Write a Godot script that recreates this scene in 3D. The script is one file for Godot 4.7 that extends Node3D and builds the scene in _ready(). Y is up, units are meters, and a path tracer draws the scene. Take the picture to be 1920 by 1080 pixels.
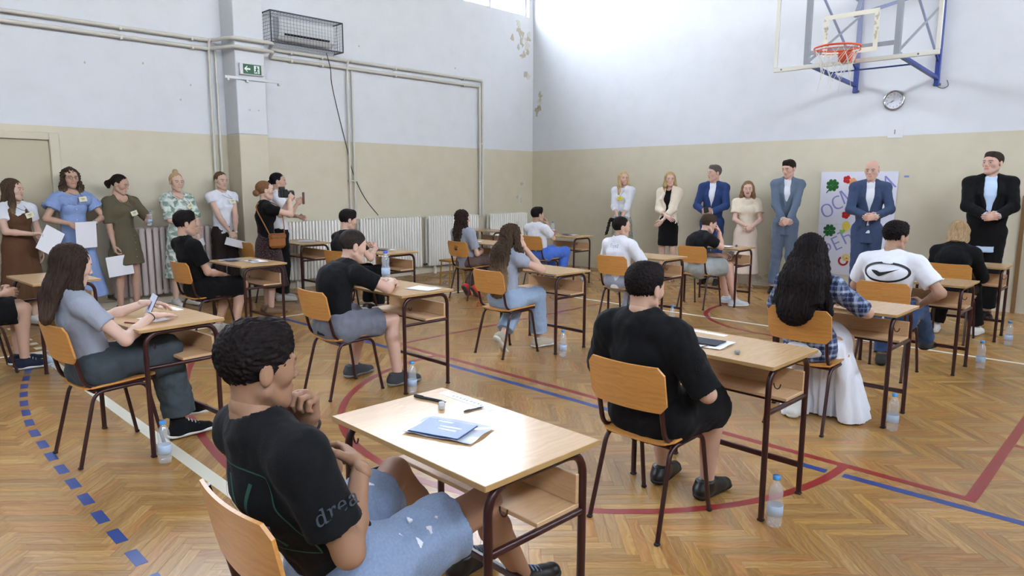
extends Node3D
# A school gymnasium set out with exam desks. x runs along the radiator wall towards the basket wall, z towards the camera's right, y up.

var names := {}
var M := {}
var rng := RandomNumberGenerator.new()
const WALL_Z := -9.6
const WALL_X := 10.4
const PAINT_H := 2.235

func _ready():
	rng.seed = 7
	setup_view()
	make_materials()
	build_room()
	build_court()
	build_fixtures()
	build_furniture()
	build_props()
	build_people()

# ---------------------------------------------------------------- camera, sky, light
func setup_view():
	var yaw := deg_to_rad(44.364)
	var pitch := deg_to_rad(8.585)
	var roll := deg_to_rad(0.137)
	var fwd := Vector3(cos(yaw), 0, -sin(yaw))
	var right := Vector3(sin(yaw), 0, cos(yaw))
	var f2 := fwd * cos(pitch) - Vector3.UP * sin(pitch)
	var u2 := Vector3.UP * cos(pitch) + fwd * sin(pitch)
	var r3 := right * cos(roll) + u2 * sin(roll)
	var u3 := u2 * cos(roll) - right * sin(roll)
	var cam := Camera3D.new()
	cam.name = "camera"
	cam.transform = Transform3D(Basis(r3, u3, -f2), Vector3(0, 1.569, 0))
	cam.fov = rad_to_deg(2.0 * atan(540.0 / 1285.0))
	cam.near = 0.05
	cam.far = 120.0
	add_child(cam)
	cam.current = true
	var sky_mat := ProceduralSkyMaterial.new()
	sky_mat.sky_top_color = Color(0.90, 0.94, 1.0)
	sky_mat.sky_horizon_color = Color(0.98, 0.99, 1.0)
	sky_mat.ground_horizon_color = Color(0.62, 0.62, 0.58)
	sky_mat.ground_bottom_color = Color(0.40, 0.40, 0.37)
	sky_mat.sky_energy_multiplier = 4.5
	sky_mat.ground_energy_multiplier = 2.4
	var sky := Sky.new()
	sky.sky_material = sky_mat
	var e := Environment.new()
	e.background_mode = Environment.BG_SKY
	e.sky = sky
	e.ambient_light_source = Environment.AMBIENT_SOURCE_DISABLED
	e.tonemap_mode = Environment.TONE_MAPPER_LINEAR
	e.tonemap_exposure = 1.0
	e.sdfgi_enabled = true
	e.ssao_enabled = true
	e.ssil_enabled = true
	var we := WorldEnvironment.new()
	we.name = "world_environment"
	we.environment = e
	add_child(we)

# ---------------------------------------------------------------- naming
func numbered(called: String) -> String:
	if not names.has(called):
		names[called] = 0
		return called
	names[called] += 1
	return "%s_%03d" % [called, names[called]]

func tag(o: Node, label: String, category := "", group := "", kind := "") -> Node:
	if label: o.set_meta("label", label)
	if category: o.set_meta("category", category)
	if group: o.set_meta("group", group)
	if kind: o.set_meta("kind", kind)
	return o

func thing(called: String, label: String, category: String, at := Vector3.ZERO, turn := 0.0, group := "") -> Node3D:
	var o := Node3D.new()
	o.name = numbered(called)
	add_child(o)
	o.position = at
	o.rotation.y = turn
	tag(o, label, category, group)
	return o

func obj(called: String, mesh: Mesh, mat: Material, parent: Node = null, at := Vector3.ZERO, rot := Vector3.ZERO) -> MeshInstance3D:
	var o := MeshInstance3D.new()
	o.mesh = mesh
	if mat: o.material_override = mat
	o.cast_shadow = GeometryInstance3D.SHADOW_CASTING_SETTING_ON
	if parent == null or parent == self:
		o.name = numbered(called)
		add_child(o)
	else:
		o.name = called
		parent.add_child(o, true)
	o.position = at
	o.rotation = rot
	return o

func struct(called: String, mesh: Mesh, mat: Material, at := Vector3.ZERO) -> MeshInstance3D:
	var o := obj(called, mesh, mat, self, at)
	o.set_meta("kind", "structure")
	return o

# ---------------------------------------------------------------- materials
func mat(c: Color, rough := 0.8, metal := 0.0, spec := 0.5) -> StandardMaterial3D:
	var m := StandardMaterial3D.new()
	m.albedo_color = c
	m.roughness = rough
	m.metallic = metal
	m.metallic_specular = spec
	return m

func noise_tex(freq: float, ramp: Array, size := 256, octaves := 4, normal := false, bump := 4.0, seed_ := 1) -> NoiseTexture2D:
	var n := FastNoiseLite.new()
	n.seed = seed_
	n.frequency = freq
	n.fractal_octaves = octaves
	var t := NoiseTexture2D.new()
	t.width = size
	t.height = size
	t.seamless = true
	t.noise = n
	if normal:
		t.as_normal_map = true
		t.bump_strength = bump
	elif ramp.size() > 0:
		var g := Gradient.new()
		g.offsets = PackedFloat32Array(ramp.map(func(r): return r[0]))
		g.colors = PackedColorArray(ramp.map(func(r): return r[1]))
		t.color_ramp = g
	return t

func img_mat(img: Image, rough := 0.8) -> StandardMaterial3D:
	img.generate_mipmaps()
	var m := mat(Color.WHITE, rough)
	m.albedo_texture = ImageTexture.create_from_image(img)
	return m

func cloth(c: Color, rough := 0.9, weave := 0.5, scale := 6.0) -> StandardMaterial3D:
	var m := mat(c, rough, 0.0, 0.3)
	m.normal_enabled = true
	m.normal_texture = M.weave_n
	m.normal_scale = weave
	m.uv1_triplanar = true
	m.uv1_scale = Vector3.ONE * scale
	m.rim_enabled = true
	m.rim = 0.15
	return m

func wood_image(w: int, h: int, light: Color, dark: Color, stretch: float, seed_: int) -> Image:
	var n := FastNoiseLite.new()
	n.seed = seed_
	n.frequency = 0.02
	n.fractal_octaves = 4
	var n2 := FastNoiseLite.new()
	n2.seed = seed_ + 5
	n2.frequency = 0.01
	var img := Image.create(w, h, false, Image.FORMAT_RGB8)
	for y in h:
		for x in w:
			var warp := n2.get_noise_2d(x * 0.5, y * 1.0) * 14.0
			var v := n.get_noise_2d(x / stretch, (y + warp) * 3.0) * 0.5 + 0.5
			var ring := sin((y + warp * 2.2) * 0.35) * 0.5 + 0.5
			var t := clampf(v * 0.75 + ring * 0.25, 0, 1)
			img.set_pixel(x, y, dark.lerp(light, t))
	return img

func make_materials():
	M.weave_n = noise_tex(0.09, [], 256, 3, true, 3.0, 11)
	M.fine_n = noise_tex(0.2, [], 256, 2, true, 2.0, 12)
	M.coarse_n = noise_tex(0.012, [], 512, 5, true, 3.0, 13)
	# floor
	var wi := wood_image(512, 256, Color(0.99, 0.97, 0.93), Color(0.78, 0.71, 0.62), 9.0, 3)
	wi.generate_mipmaps()
	M.grain = ImageTexture.create_from_image(wi)
	M.plank_all = mat(Color.WHITE, 0.26, 0.0, 0.5)
	M.plank_all.vertex_color_use_as_albedo = true
	M.plank_all.albedo_texture = M.grain
	M.joint = mat(Color(0.22, 0.13, 0.07), 0.7)
	M.line_red = mat(Color(0.53, 0.15, 0.14), 0.3)
	M.line_blue = mat(Color(0.13, 0.235, 0.49), 0.3)
	M.line_white = mat(Color(0.85, 0.83, 0.76), 0.35)
	# walls
	M.white_wall = mat(Color(0.85, 0.862, 0.88), 0.85)
	wall_tex(M.white_wall, [[0.0, Color(0.975, 0.975, 0.97)], [0.45, Color(0.99, 0.99, 0.99)], [1.0, Color(1, 1, 1)]], 0.35)
	M.beige_wall = mat(Color(0.805, 0.775, 0.69), 0.55)
	wall_tex(M.beige_wall, [[0.0, Color(0.97, 0.965, 0.955)], [0.5, Color(0.985, 0.985, 0.98)], [1.0, Color(1, 1, 1)]], 0.4)
	M.plain_white = mat(Color(0.84, 0.85, 0.86), 0.7)
	M.ceiling = mat(Color(0.80, 0.80, 0.79), 0.9)
	M.plaster = mat(Color(0.71, 0.68, 0.61), 0.95)
	M.plaster.normal_enabled = true
	M.plaster.normal_texture = M.coarse_n
	M.plaster.uv1_triplanar = true
	M.plaster.uv1_scale = Vector3.ONE * 3.0
	M.pipe = mat(Color(0.80, 0.79, 0.75), 0.4)
	M.radiator = mat(Color(0.91, 0.90, 0.87), 0.4)
	M.rad_old = mat(Color(0.76, 0.71, 0.69), 0.45)
	M.glass = mat(Color(0.92, 0.96, 0.97, 0.10), 0.03)
	M.glass.transparency = BaseMaterial3D.TRANSPARENCY_ALPHA
	M.window_frame = mat(Color(0.78, 0.79, 0.80), 0.4)
	# furniture
	var di := wood_image(512, 512, Color(0.80, 0.67, 0.51), Color(0.73, 0.58, 0.42), 14.0, 21)
	M.desk_top = img_mat(di, 0.20)
	M.desk_top.metallic_specular = 0.6
	M.desk_top.uv1_triplanar = true
	M.desk_top.uv1_scale = Vector3(1.2, 1.2, 1.2)
	M.desk_shelf = M.desk_top.duplicate()
	M.desk_shelf.roughness = 0.45
	M.desk_edge = mat(Color(0.66, 0.53, 0.34), 0.45)
	var pi_ := wood_image(512, 512, Color(0.80, 0.59, 0.32), Color(0.70, 0.47, 0.23), 10.0, 33)
	M.ply = img_mat(pi_, 0.32)
	M.ply.uv1_triplanar = true
	M.ply.uv1_scale = Vector3(1.5, 1.5, 1.5)
	M.maroon = mat(Color(0.185, 0.055, 0.06), 0.32, 0.0, 0.5)
	M.rubber = mat(Color(0.05, 0.05, 0.05), 0.7)
	M.paper = mat(Color(0.90, 0.90, 0.92), 0.85)
	M.black_plastic = mat(Color(0.03, 0.03, 0.035), 0.4)
	M.chrome = mat(Color(0.75, 0.75, 0.76), 0.2, 1.0)
	M.blue_steel = mat(Color(0.13, 0.22, 0.50), 0.45)
	M.grey_steel = mat(Color(0.40, 0.42, 0.45), 0.45)
	M.rim_orange = mat(Color(0.80, 0.28, 0.10), 0.4)
	M.acrylic = mat(Color(0.86, 0.88, 0.90, 0.16), 0.05)
	M.acrylic.transparency = BaseMaterial3D.TRANSPARENCY_ALPHA
	M.acrylic.metallic_specular = 0.1
	M.cord = mat(Color(0.78, 0.77, 0.74), 0.9)
	M.cage = mat(Color(0.22, 0.24, 0.28), 0.5)
	M.brass = mat(Color(0.60, 0.48, 0.25), 0.35, 1.0)

func wall_tex(m: StandardMaterial3D, ramp: Array, scale: float):
	m.albedo_texture = noise_tex(0.012, ramp, 512, 5, false, 1.0, 40)
	m.uv1_triplanar = true
	m.uv1_world_triplanar = true
	m.uv1_scale = Vector3.ONE * scale
	m.normal_enabled = true
	m.normal_texture = M.coarse_n
	m.normal_scale = 0.25

# ---------------------------------------------------------------- mesh helpers
func bevel_box(size: Vector3, b := 0.004) -> ArrayMesh:
	# a box with chamfered edges, centred on its origin
	var h := size * 0.5
	b = minf(b, minf(h.x, minf(h.y, h.z)) * 0.98)
	var st := SurfaceTool.new()
	st.begin(Mesh.PRIMITIVE_TRIANGLES)
	st.set_smooth_group(-1)
	var ax := [Vector3(1, 0, 0), Vector3(0, 1, 0), Vector3(0, 0, 1)]
	for i in 3:
		var j := (i + 1) % 3
		var k := (i + 2) % 3
		for s in [-1.0, 1.0]:
			var c: Vector3 = ax[i] * h[i] * s
			var u: Vector3 = ax[j] * (h[j] - b)
			var v: Vector3 = ax[k] * (h[k] - b)
			quad(st, c - u - v, c + u - v, c + u + v, c - u + v, ax[i] * s)
	for i in 3:
		var j := (i + 1) % 3
		var k := (i + 2) % 3
		for s in [-1.0, 1.0]:
			for t in [-1.0, 1.0]:
				var e: Vector3 = ax[i] * (h[i] - b)
				var p: Vector3 = ax[j] * h[j] * s + ax[k] * (h[k] - b) * t
				var q: Vector3 = ax[j] * (h[j] - b) * s + ax[k] * h[k] * t
				quad(st, p - e, p + e, q + e, q - e, ax[j] * s + ax[k] * t)
	for sx in [-1.0, 1.0]:
		for sy in [-1.0, 1.0]:
			for sz in [-1.0, 1.0]:
				var n := Vector3(sx, sy, sz)
				tri(st, Vector3(h.x * sx, (h.y - b) * sy, (h.z - b) * sz), Vector3((h.x - b) * sx, h.y * sy, (h.z - b) * sz), Vector3((h.x - b) * sx, (h.y - b) * sy, h.z * sz), n)
	st.generate_normals()
	return st.commit()

func tri(st: SurfaceTool, a: Vector3, b: Vector3, c: Vector3, out: Vector3):
	# clockwise seen from the side that `out` points to
	if (b - a).cross(c - a).dot(out) > 0.0:
		var t := b
		b = c
		c = t
	st.add_vertex(a)
	st.add_vertex(b)
	st.add_vertex(c)

func quad(st: SurfaceTool, a: Vector3, b: Vector3, c: Vector3, d: Vector3, out: Vector3):
	tri(st, a, b, c, out)
	tri(st, a, c, d, out)

func tube_into(st: SurfaceTool, path: Array, r, sides := 8, capped := true):
	# sweeps a circle (radius r, or one radius per point) along the path, smooth
	var n := path.size()
	var frames := []
	var side := Vector3.ZERO
	for i in n:
		var d: Vector3
		if i == 0: d = path[1] - path[0]
		elif i == n - 1: d = path[n - 1] - path[n - 2]
		else: d = (path[i + 1] - path[i]).normalized() + (path[i] - path[i - 1]).normalized()
		d = d.normalized()
		if side == Vector3.ZERO:
			side = d.cross(Vector3.UP if absf(d.y) < 0.9 else Vector3.RIGHT).normalized()
		else:
			side = (side - d * side.dot(d)).normalized()
		frames.append([side, d.cross(side).normalized(), d])
	st.set_smooth_group(0)
	for i in n - 1:
		var ra: float = r[i] if r is Array else r
		var rb: float = r[i + 1] if r is Array else r
		for k in sides:
			var a0 := TAU * k / sides
			var a1 := TAU * (k + 1) / sides
			var o0: Vector3 = frames[i][0] * cos(a0) + frames[i][1] * sin(a0)
			var o1: Vector3 = frames[i][0] * cos(a1) + frames[i][1] * sin(a1)
			var p0: Vector3 = frames[i + 1][0] * cos(a0) + frames[i + 1][1] * sin(a0)
			var p1: Vector3 = frames[i + 1][0] * cos(a1) + frames[i + 1][1] * sin(a1)
			quad(st, path[i] + o0 * ra, path[i] + o1 * ra, path[i + 1] + p1 * rb, path[i + 1] + p0 * rb, o0 + o1)
	if capped:
		st.set_smooth_group(-1)
		for e in [0, n - 1]:
			var re: float = r[e] if r is Array else r
			var dir: Vector3 = frames[e][2] * (-1.0 if e == 0 else 1.0)
			for k in sides:
				var a0 := TAU * k / sides
				var a1 := TAU * (k + 1) / sides
				tri(st, path[e], path[e] + (frames[e][0] * cos(a0) + frames[e][1] * sin(a0)) * re, path[e] + (frames[e][0] * cos(a1) + frames[e][1] * sin(a1)) * re, dir)

func tube(path: Array, r, sides := 8) -> ArrayMesh:
	var st := SurfaceTool.new()
	st.begin(Mesh.PRIMITIVE_TRIANGLES)
	tube_into(st, path, r, sides)
	st.generate_normals()
	return st.commit()

func rounded(pts: Array, rad: float, steps := 5) -> Array:
	# a polyline with its inner corners rounded
	var out := [pts[0]]
	for i in range(1, pts.size() - 1):
		var p: Vector3 = pts[i]
		var a: Vector3 = pts[i - 1] - p
		var b: Vector3 = pts[i + 1] - p
		var ra := minf(rad, minf(a.length(), b.length()) * 0.49)
		var s: Vector3 = p + a.normalized() * ra
		var e: Vector3 = p + b.normalized() * ra
		for k in steps + 1:
			var t := float(k) / steps
			out.append(s.lerp(p, t).lerp(p.lerp(e, t), t))
	out.append(pts[-1])
	return out

func lathe(profile: Array, sides := 20) -> ArrayMesh:
	# profile: Vector2(radius, height) from bottom to top
	var st := SurfaceTool.new()
	st.begin(Mesh.PRIMITIVE_TRIANGLES)
	st.set_smooth_group(0)
	for i in profile.size() - 1:
		var p: Vector2 = profile[i]
		var q: Vector2 = profile[i + 1]
		for k in sides:
			var a0 := TAU * k / sides
			var a1 := TAU * (k + 1) / sides
			var u0 := Vector3(cos(a0), 0, sin(a0))
			var u1 := Vector3(cos(a1), 0, sin(a1))
			var nn := (u0 + u1) * 0.5 * (q.y - p.y) + Vector3.UP * (p.x - q.x)
			if p.x > 0.00005: tri(st, u0 * p.x + Vector3.UP * p.y, u1 * p.x + Vector3.UP * p.y, u1 * q.x + Vector3.UP * q.y, nn)
			if q.x > 0.00005: tri(st, u0 * p.x + Vector3.UP * p.y, u1 * q.x + Vector3.UP * q.y, u0 * q.x + Vector3.UP * q.y, nn)
	st.generate_normals()
	return st.commit()

func extrude(poly: PackedVector2Array, depth: float) -> ArrayMesh:
	# a flat outline in x,y with thickness along z (front at +depth/2)
	var st := SurfaceTool.new()
	st.begin(Mesh.PRIMITIVE_TRIANGLES)
	st.set_smooth_group(-1)
	var idx := Geometry2D.triangulate_polygon(poly)
	for s in [1.0, -1.0]:
		for i in range(0, idx.size(), 3):
			var a := poly[idx[i]]
			var b := poly[idx[i + 1]]
			var c := poly[idx[i + 2]]
			tri(st, Vector3(a.x, a.y, s * depth / 2), Vector3(b.x, b.y, s * depth / 2), Vector3(c.x, c.y, s * depth / 2), Vector3(0, 0, s))
	var area := 0.0
	for i in poly.size():
		area += poly[i].cross(poly[(i + 1) % poly.size()])
	for i in poly.size():
		var a := poly[i]
		var b := poly[(i + 1) % poly.size()]
		var nn := Vector3(b.y - a.y, a.x - b.x, 0) * (1.0 if area > 0 else -1.0)
		quad(st, Vector3(a.x, a.y, -depth / 2), Vector3(b.x, b.y, -depth / 2), Vector3(b.x, b.y, depth / 2), Vector3(a.x, a.y, depth / 2), nn)
	st.generate_normals()
	return st.commit()

func text_mesh(s: String, size: float, depth := 0.001, serif := false, bold := false) -> TextMesh:
	var t := TextMesh.new()
	var f := SystemFont.new()
	f.font_names = PackedStringArray(["Droid Serif" if serif else "Droid Sans"])
	if bold: f.font_weight = 700
	t.font = f
	t.text = s
	t.font_size = 32
	t.pixel_size = size / 32.0
	t.depth = depth
	return t

# ---------------------------------------------------------------- the room
func slab(parent: Node, called: String, m: Material, lo: Vector3, hi: Vector3, bevel := 0.0) -> MeshInstance3D:
	var me: Mesh
	if bevel > 0.0:
		me = bevel_box(hi - lo, bevel)
	else:
		var b := BoxMesh.new()
		b.size = hi - lo
		me = b
	return obj(called, me, m, parent, (lo + hi) * 0.5)

func setting(called: String, label := "") -> Node3D:
	var o := Node3D.new()
	o.name = called
	add_child(o)
	tag(o, label, "", "", "structure")
	return o

func build_room():
	var x0 := -7.7
	var z1 := 3.5
	var top := 7.2
	var sill := 4.80
	var head := 6.20
	var left := setting("wall_left", "long wall painted beige below and white above with radiators")
	slab(left, "lower_paint", M.beige_wall, Vector3(x0 - 0.3, -0.2, WALL_Z - 0.3), Vector3(WALL_X + 0.3, PAINT_H, WALL_Z))
	slab(left, "upper_paint", M.white_wall, Vector3(x0 - 0.3, PAINT_H, WALL_Z - 0.3), Vector3(WALL_X + 0.3, sill, WALL_Z))
	slab(left, "wall_above_windows", M.white_wall, Vector3(x0 - 0.3, head, WALL_Z - 0.3), Vector3(WALL_X + 0.3, top + 0.3, WALL_Z))
	slab(left, "end_pier", M.white_wall, Vector3(10.28, sill, WALL_Z - 0.3), Vector3(WALL_X + 0.3, head, WALL_Z))
	slab(left, "end_pier", M.white_wall, Vector3(x0 - 0.3, sill, WALL_Z - 0.3), Vector3(x0 + 0.25, head, WALL_Z))
	slab(left, "pilaster", M.white_wall, Vector3(4.16, PAINT_H, WALL_Z), Vector3(4.57, sill + 2.2, -9.2), 0.008)
	slab(left, "pilaster", M.beige_wall, Vector3(4.16, 0, WALL_Z), Vector3(4.57, PAINT_H, -9.2), 0.008)
	var back := setting("wall_back", "end wall painted beige below and white above with basket")
	slab(back, "lower_paint", M.beige_wall, Vector3(WALL_X, -0.2, WALL_Z), Vector3(WALL_X + 0.3, PAINT_H, z1))
	slab(back, "upper_paint", M.white_wall, Vector3(WALL_X, PAINT_H, WALL_Z), Vector3(WALL_X + 0.3, top + 0.3, z1))
	var right := setting("wall_right", "long wall opposite the radiators with high windows")
	slab(right, "lower_paint", M.beige_wall, Vector3(x0 - 0.3, -0.2, z1), Vector3(WALL_X + 0.3, PAINT_H, z1 + 0.3))
	slab(right, "upper_paint", M.white_wall, Vector3(x0 - 0.3, PAINT_H, z1), Vector3(WALL_X + 0.3, sill, z1 + 0.3))
	slab(right, "wall_above_windows", M.white_wall, Vector3(x0 - 0.3, head, z1), Vector3(WALL_X + 0.3, top + 0.3, z1 + 0.3))
	slab(right, "end_pier", M.white_wall, Vector3(10.28, sill, z1), Vector3(WALL_X + 0.3, head, z1 + 0.3))
	slab(right, "end_pier", M.white_wall, Vector3(x0 - 0.3, sill, z1), Vector3(x0 + 0.25, head, z1 + 0.3))
	var front := setting("wall_front", "end wall behind the camera painted beige and white")
	slab(front, "lower_paint", M.beige_wall, Vector3(x0 - 0.3, -0.2, WALL_Z), Vector3(x0, PAINT_H, z1))
	slab(front, "upper_paint", M.white_wall, Vector3(x0 - 0.3, PAINT_H, WALL_Z), Vector3(x0, top + 0.3, z1))
	var ce := BoxMesh.new()
	ce.size = Vector3(WALL_X - x0 + 0.6, 0.3, z1 - WALL_Z + 0.6)
	struct("ceiling", ce, M.ceiling, Vector3((WALL_X + x0) / 2, top + 0.15, (z1 + WALL_Z) / 2))
	# strips of high windows on both long walls, six windows of three panes each
	var n := 1
	for side in [WALL_Z, z1]:
		var zc: float = side - 0.12 if side < 0 else side + 0.12
		for i in 6:
			var xr := 10.28 - i * 2.94
			window(n, xr - 2.94, xr, sill, head, zc)
			n += 1
	# wooden skirting is absent; a shallow plaster plinth runs along both visible walls
	var b1 := BoxMesh.new()
	b1.size = Vector3(WALL_X - x0, 0.09, 0.02)
	struct("baseboard_left", b1, M.beige_wall, Vector3((WALL_X + x0) / 2, 0.045, WALL_Z + 0.01))
	var b2 := BoxMesh.new()
	b2.size = Vector3(0.012, 0.05, z1 - WALL_Z - 0.03)
	struct("baseboard_back", b2, M.beige_wall, Vector3(WALL_X - 0.006, 0.025, (z1 + WALL_Z) / 2))
	# door at the far left, its frame up to the paint line
	var door := setting("door_1", "beige flush door in a painted frame behind the women")
	slab(door, "door_leaf", mat(Color(0.72, 0.68, 0.58), 0.5), Vector3(1.16, 0.01, WALL_Z + 0.001), Vector3(2.05, 2.07, WALL_Z + 0.02), 0.003)
	slab(door, "door_frame", M.beige_wall, Vector3(2.05, 0, WALL_Z + 0.001), Vector3(2.15, PAINT_H - 0.08, WALL_Z + 0.06), 0.006)
	slab(door, "door_frame", M.beige_wall, Vector3(0.0, 2.07, WALL_Z + 0.001), Vector3(2.05, PAINT_H - 0.08, WALL_Z + 0.06), 0.006)
	slab(door, "door_leaf", mat(Color(0.72, 0.68, 0.58), 0.5), Vector3(0.1, 0.01, WALL_Z + 0.001), Vector3(1.15, 2.07, WALL_Z + 0.02), 0.003)
	slab(door, "door_handle", M.chrome, Vector3(1.20, 1.0, WALL_Z + 0.02), Vector3(1.32, 1.02, WALL_Z + 0.06), 0.005)
	# wooden post of a wall-bar frame at the right edge
	var post := bevel_box(Vector3(0.03, 1.45, 0.045), 0.005)
	tag(struct("trim_1", post, mat(Color(0.48, 0.36, 0.22), 0.5), Vector3(WALL_X - 0.016, 0.725, -1.42)), "brown wooden upright on the beige wall at the right edge")
	# flaked paint and bare plaster where the two walls meet
	for d in [[Vector3(10.02, 4.45, 0), 0.26, 0.24, 0, 16], [Vector3(10.14, 4.20, 0), 0.12, 0.16, 0, 8], [Vector3(10.22, 3.72, 0), 0.07, 0.06, 0, 4], [Vector3(0, 3.22, -9.42), 0.04, 0.26, 1, 8], [Vector3(0, 2.98, -9.47), 0.02, 0.12, 1, 3], [Vector3(10.0, 1.30, 0), 0.06, 0.08, 0, 4], [Vector3(10.13, 1.58, 0), 0.04, 0.05, 0, 2]]:
		var fr := RandomNumberGenerator.new()
		fr.seed = int(d[0].y * 100)
		for q in d[4]:
			var at := Vector2(fr.randf_range(-1, 1) * d[1], fr.randf_range(-1, 1) * d[2])
			var o := obj("bare_plaster", flake(fr.randf_range(0.03, 0.09), fr.randf_range(0.03, 0.10), fr.randi()), M.plaster if q % 3 else M.pipe, left if d[3] == 0 else back)
			if d[3] == 0:
				o.position = Vector3(minf(d[0].x + at.x, 10.33), d[0].y + at.y, WALL_Z + 0.0005 + q * 0.0002)
			else:
				o.position = Vector3(WALL_X - 0.0005 - q * 0.0002, d[0].y + at.y, maxf(d[0].z + at.x, -9.52))
				o.rotation.y = -PI / 2
	# small knocks and plugged holes in the white paint
	for p in [Vector3(6.35, 3.72, 0), Vector3(8.35, 3.62, 0), Vector3(3.15, 3.07, 0), Vector3(3.72, 2.86, 0), Vector3(3.58, 2.66, 0), Vector3(2.5, 3.0, 0)]:
		obj("bare_plaster", flake(0.014, 0.018, int(p.x * 77)), M.plaster, left, Vector3(p.x, p.y, WALL_Z + 0.002))
	for p in [Vector3(0, 0.17, -4.55), Vector3(0, 0.12, -4.72), Vector3(0, 0.14, -2.9), Vector3(0, 3.1, -1.2)]:
		var o2 := obj("bare_plaster", flake(0.10, 0.06, int(p.z * -99)), M.plaster, back, Vector3(WALL_X - 0.002, p.y, p.z))
		o2.rotation.y = -PI / 2

func flake(w: float, h: float, seed_: int) -> ArrayMesh:
	var r2 := RandomNumberGenerator.new()
	r2.seed = seed_
	var poly := PackedVector2Array()
	for k in 34:
		var a := TAU * k / 34
		var rr := 0.45 + 0.40 * r2.randf() + 0.15 * sin(a * 3.0 + seed_)
		poly.append(Vector2(cos(a) * w * rr, sin(a) * h * rr))
	return extrude(poly, 0.006)

func window(n: int, xa: float, xb: float, ya: float, yb: float, z: float):
	var w := setting("window_%d" % n)
	var f := 0.05
	for y in [ya + f / 2, yb - f / 2]:
		obj("window_frame", bevel_box(Vector3(xb - xa, f, 0.07), 0.004), M.window_frame, w, Vector3((xa + xb) / 2, y, z))
	for i in 4:
		var x := lerpf(xa, xb, i / 3.0)
		obj("window_mullion", bevel_box(Vector3(f if i in [1, 2] else f * 0.5, yb - ya - 2 * f, 0.07), 0.004), M.window_frame, w, Vector3(clampf(x, xa + f * 0.25, xb - f * 0.25), (ya + yb) / 2, z))
	for i in 3:
		var pw := (xb - xa) / 3.0
		var b := BoxMesh.new()
		b.size = Vector3(pw - f, yb - ya - 2 * f, 0.004)
		var p := obj("pane", b, M.glass, w, Vector3(xa + pw * (i + 0.5), (ya + yb) / 2, z))
		p.cast_shadow = GeometryInstance3D.SHADOW_CASTING_SETTING_ON

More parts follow.
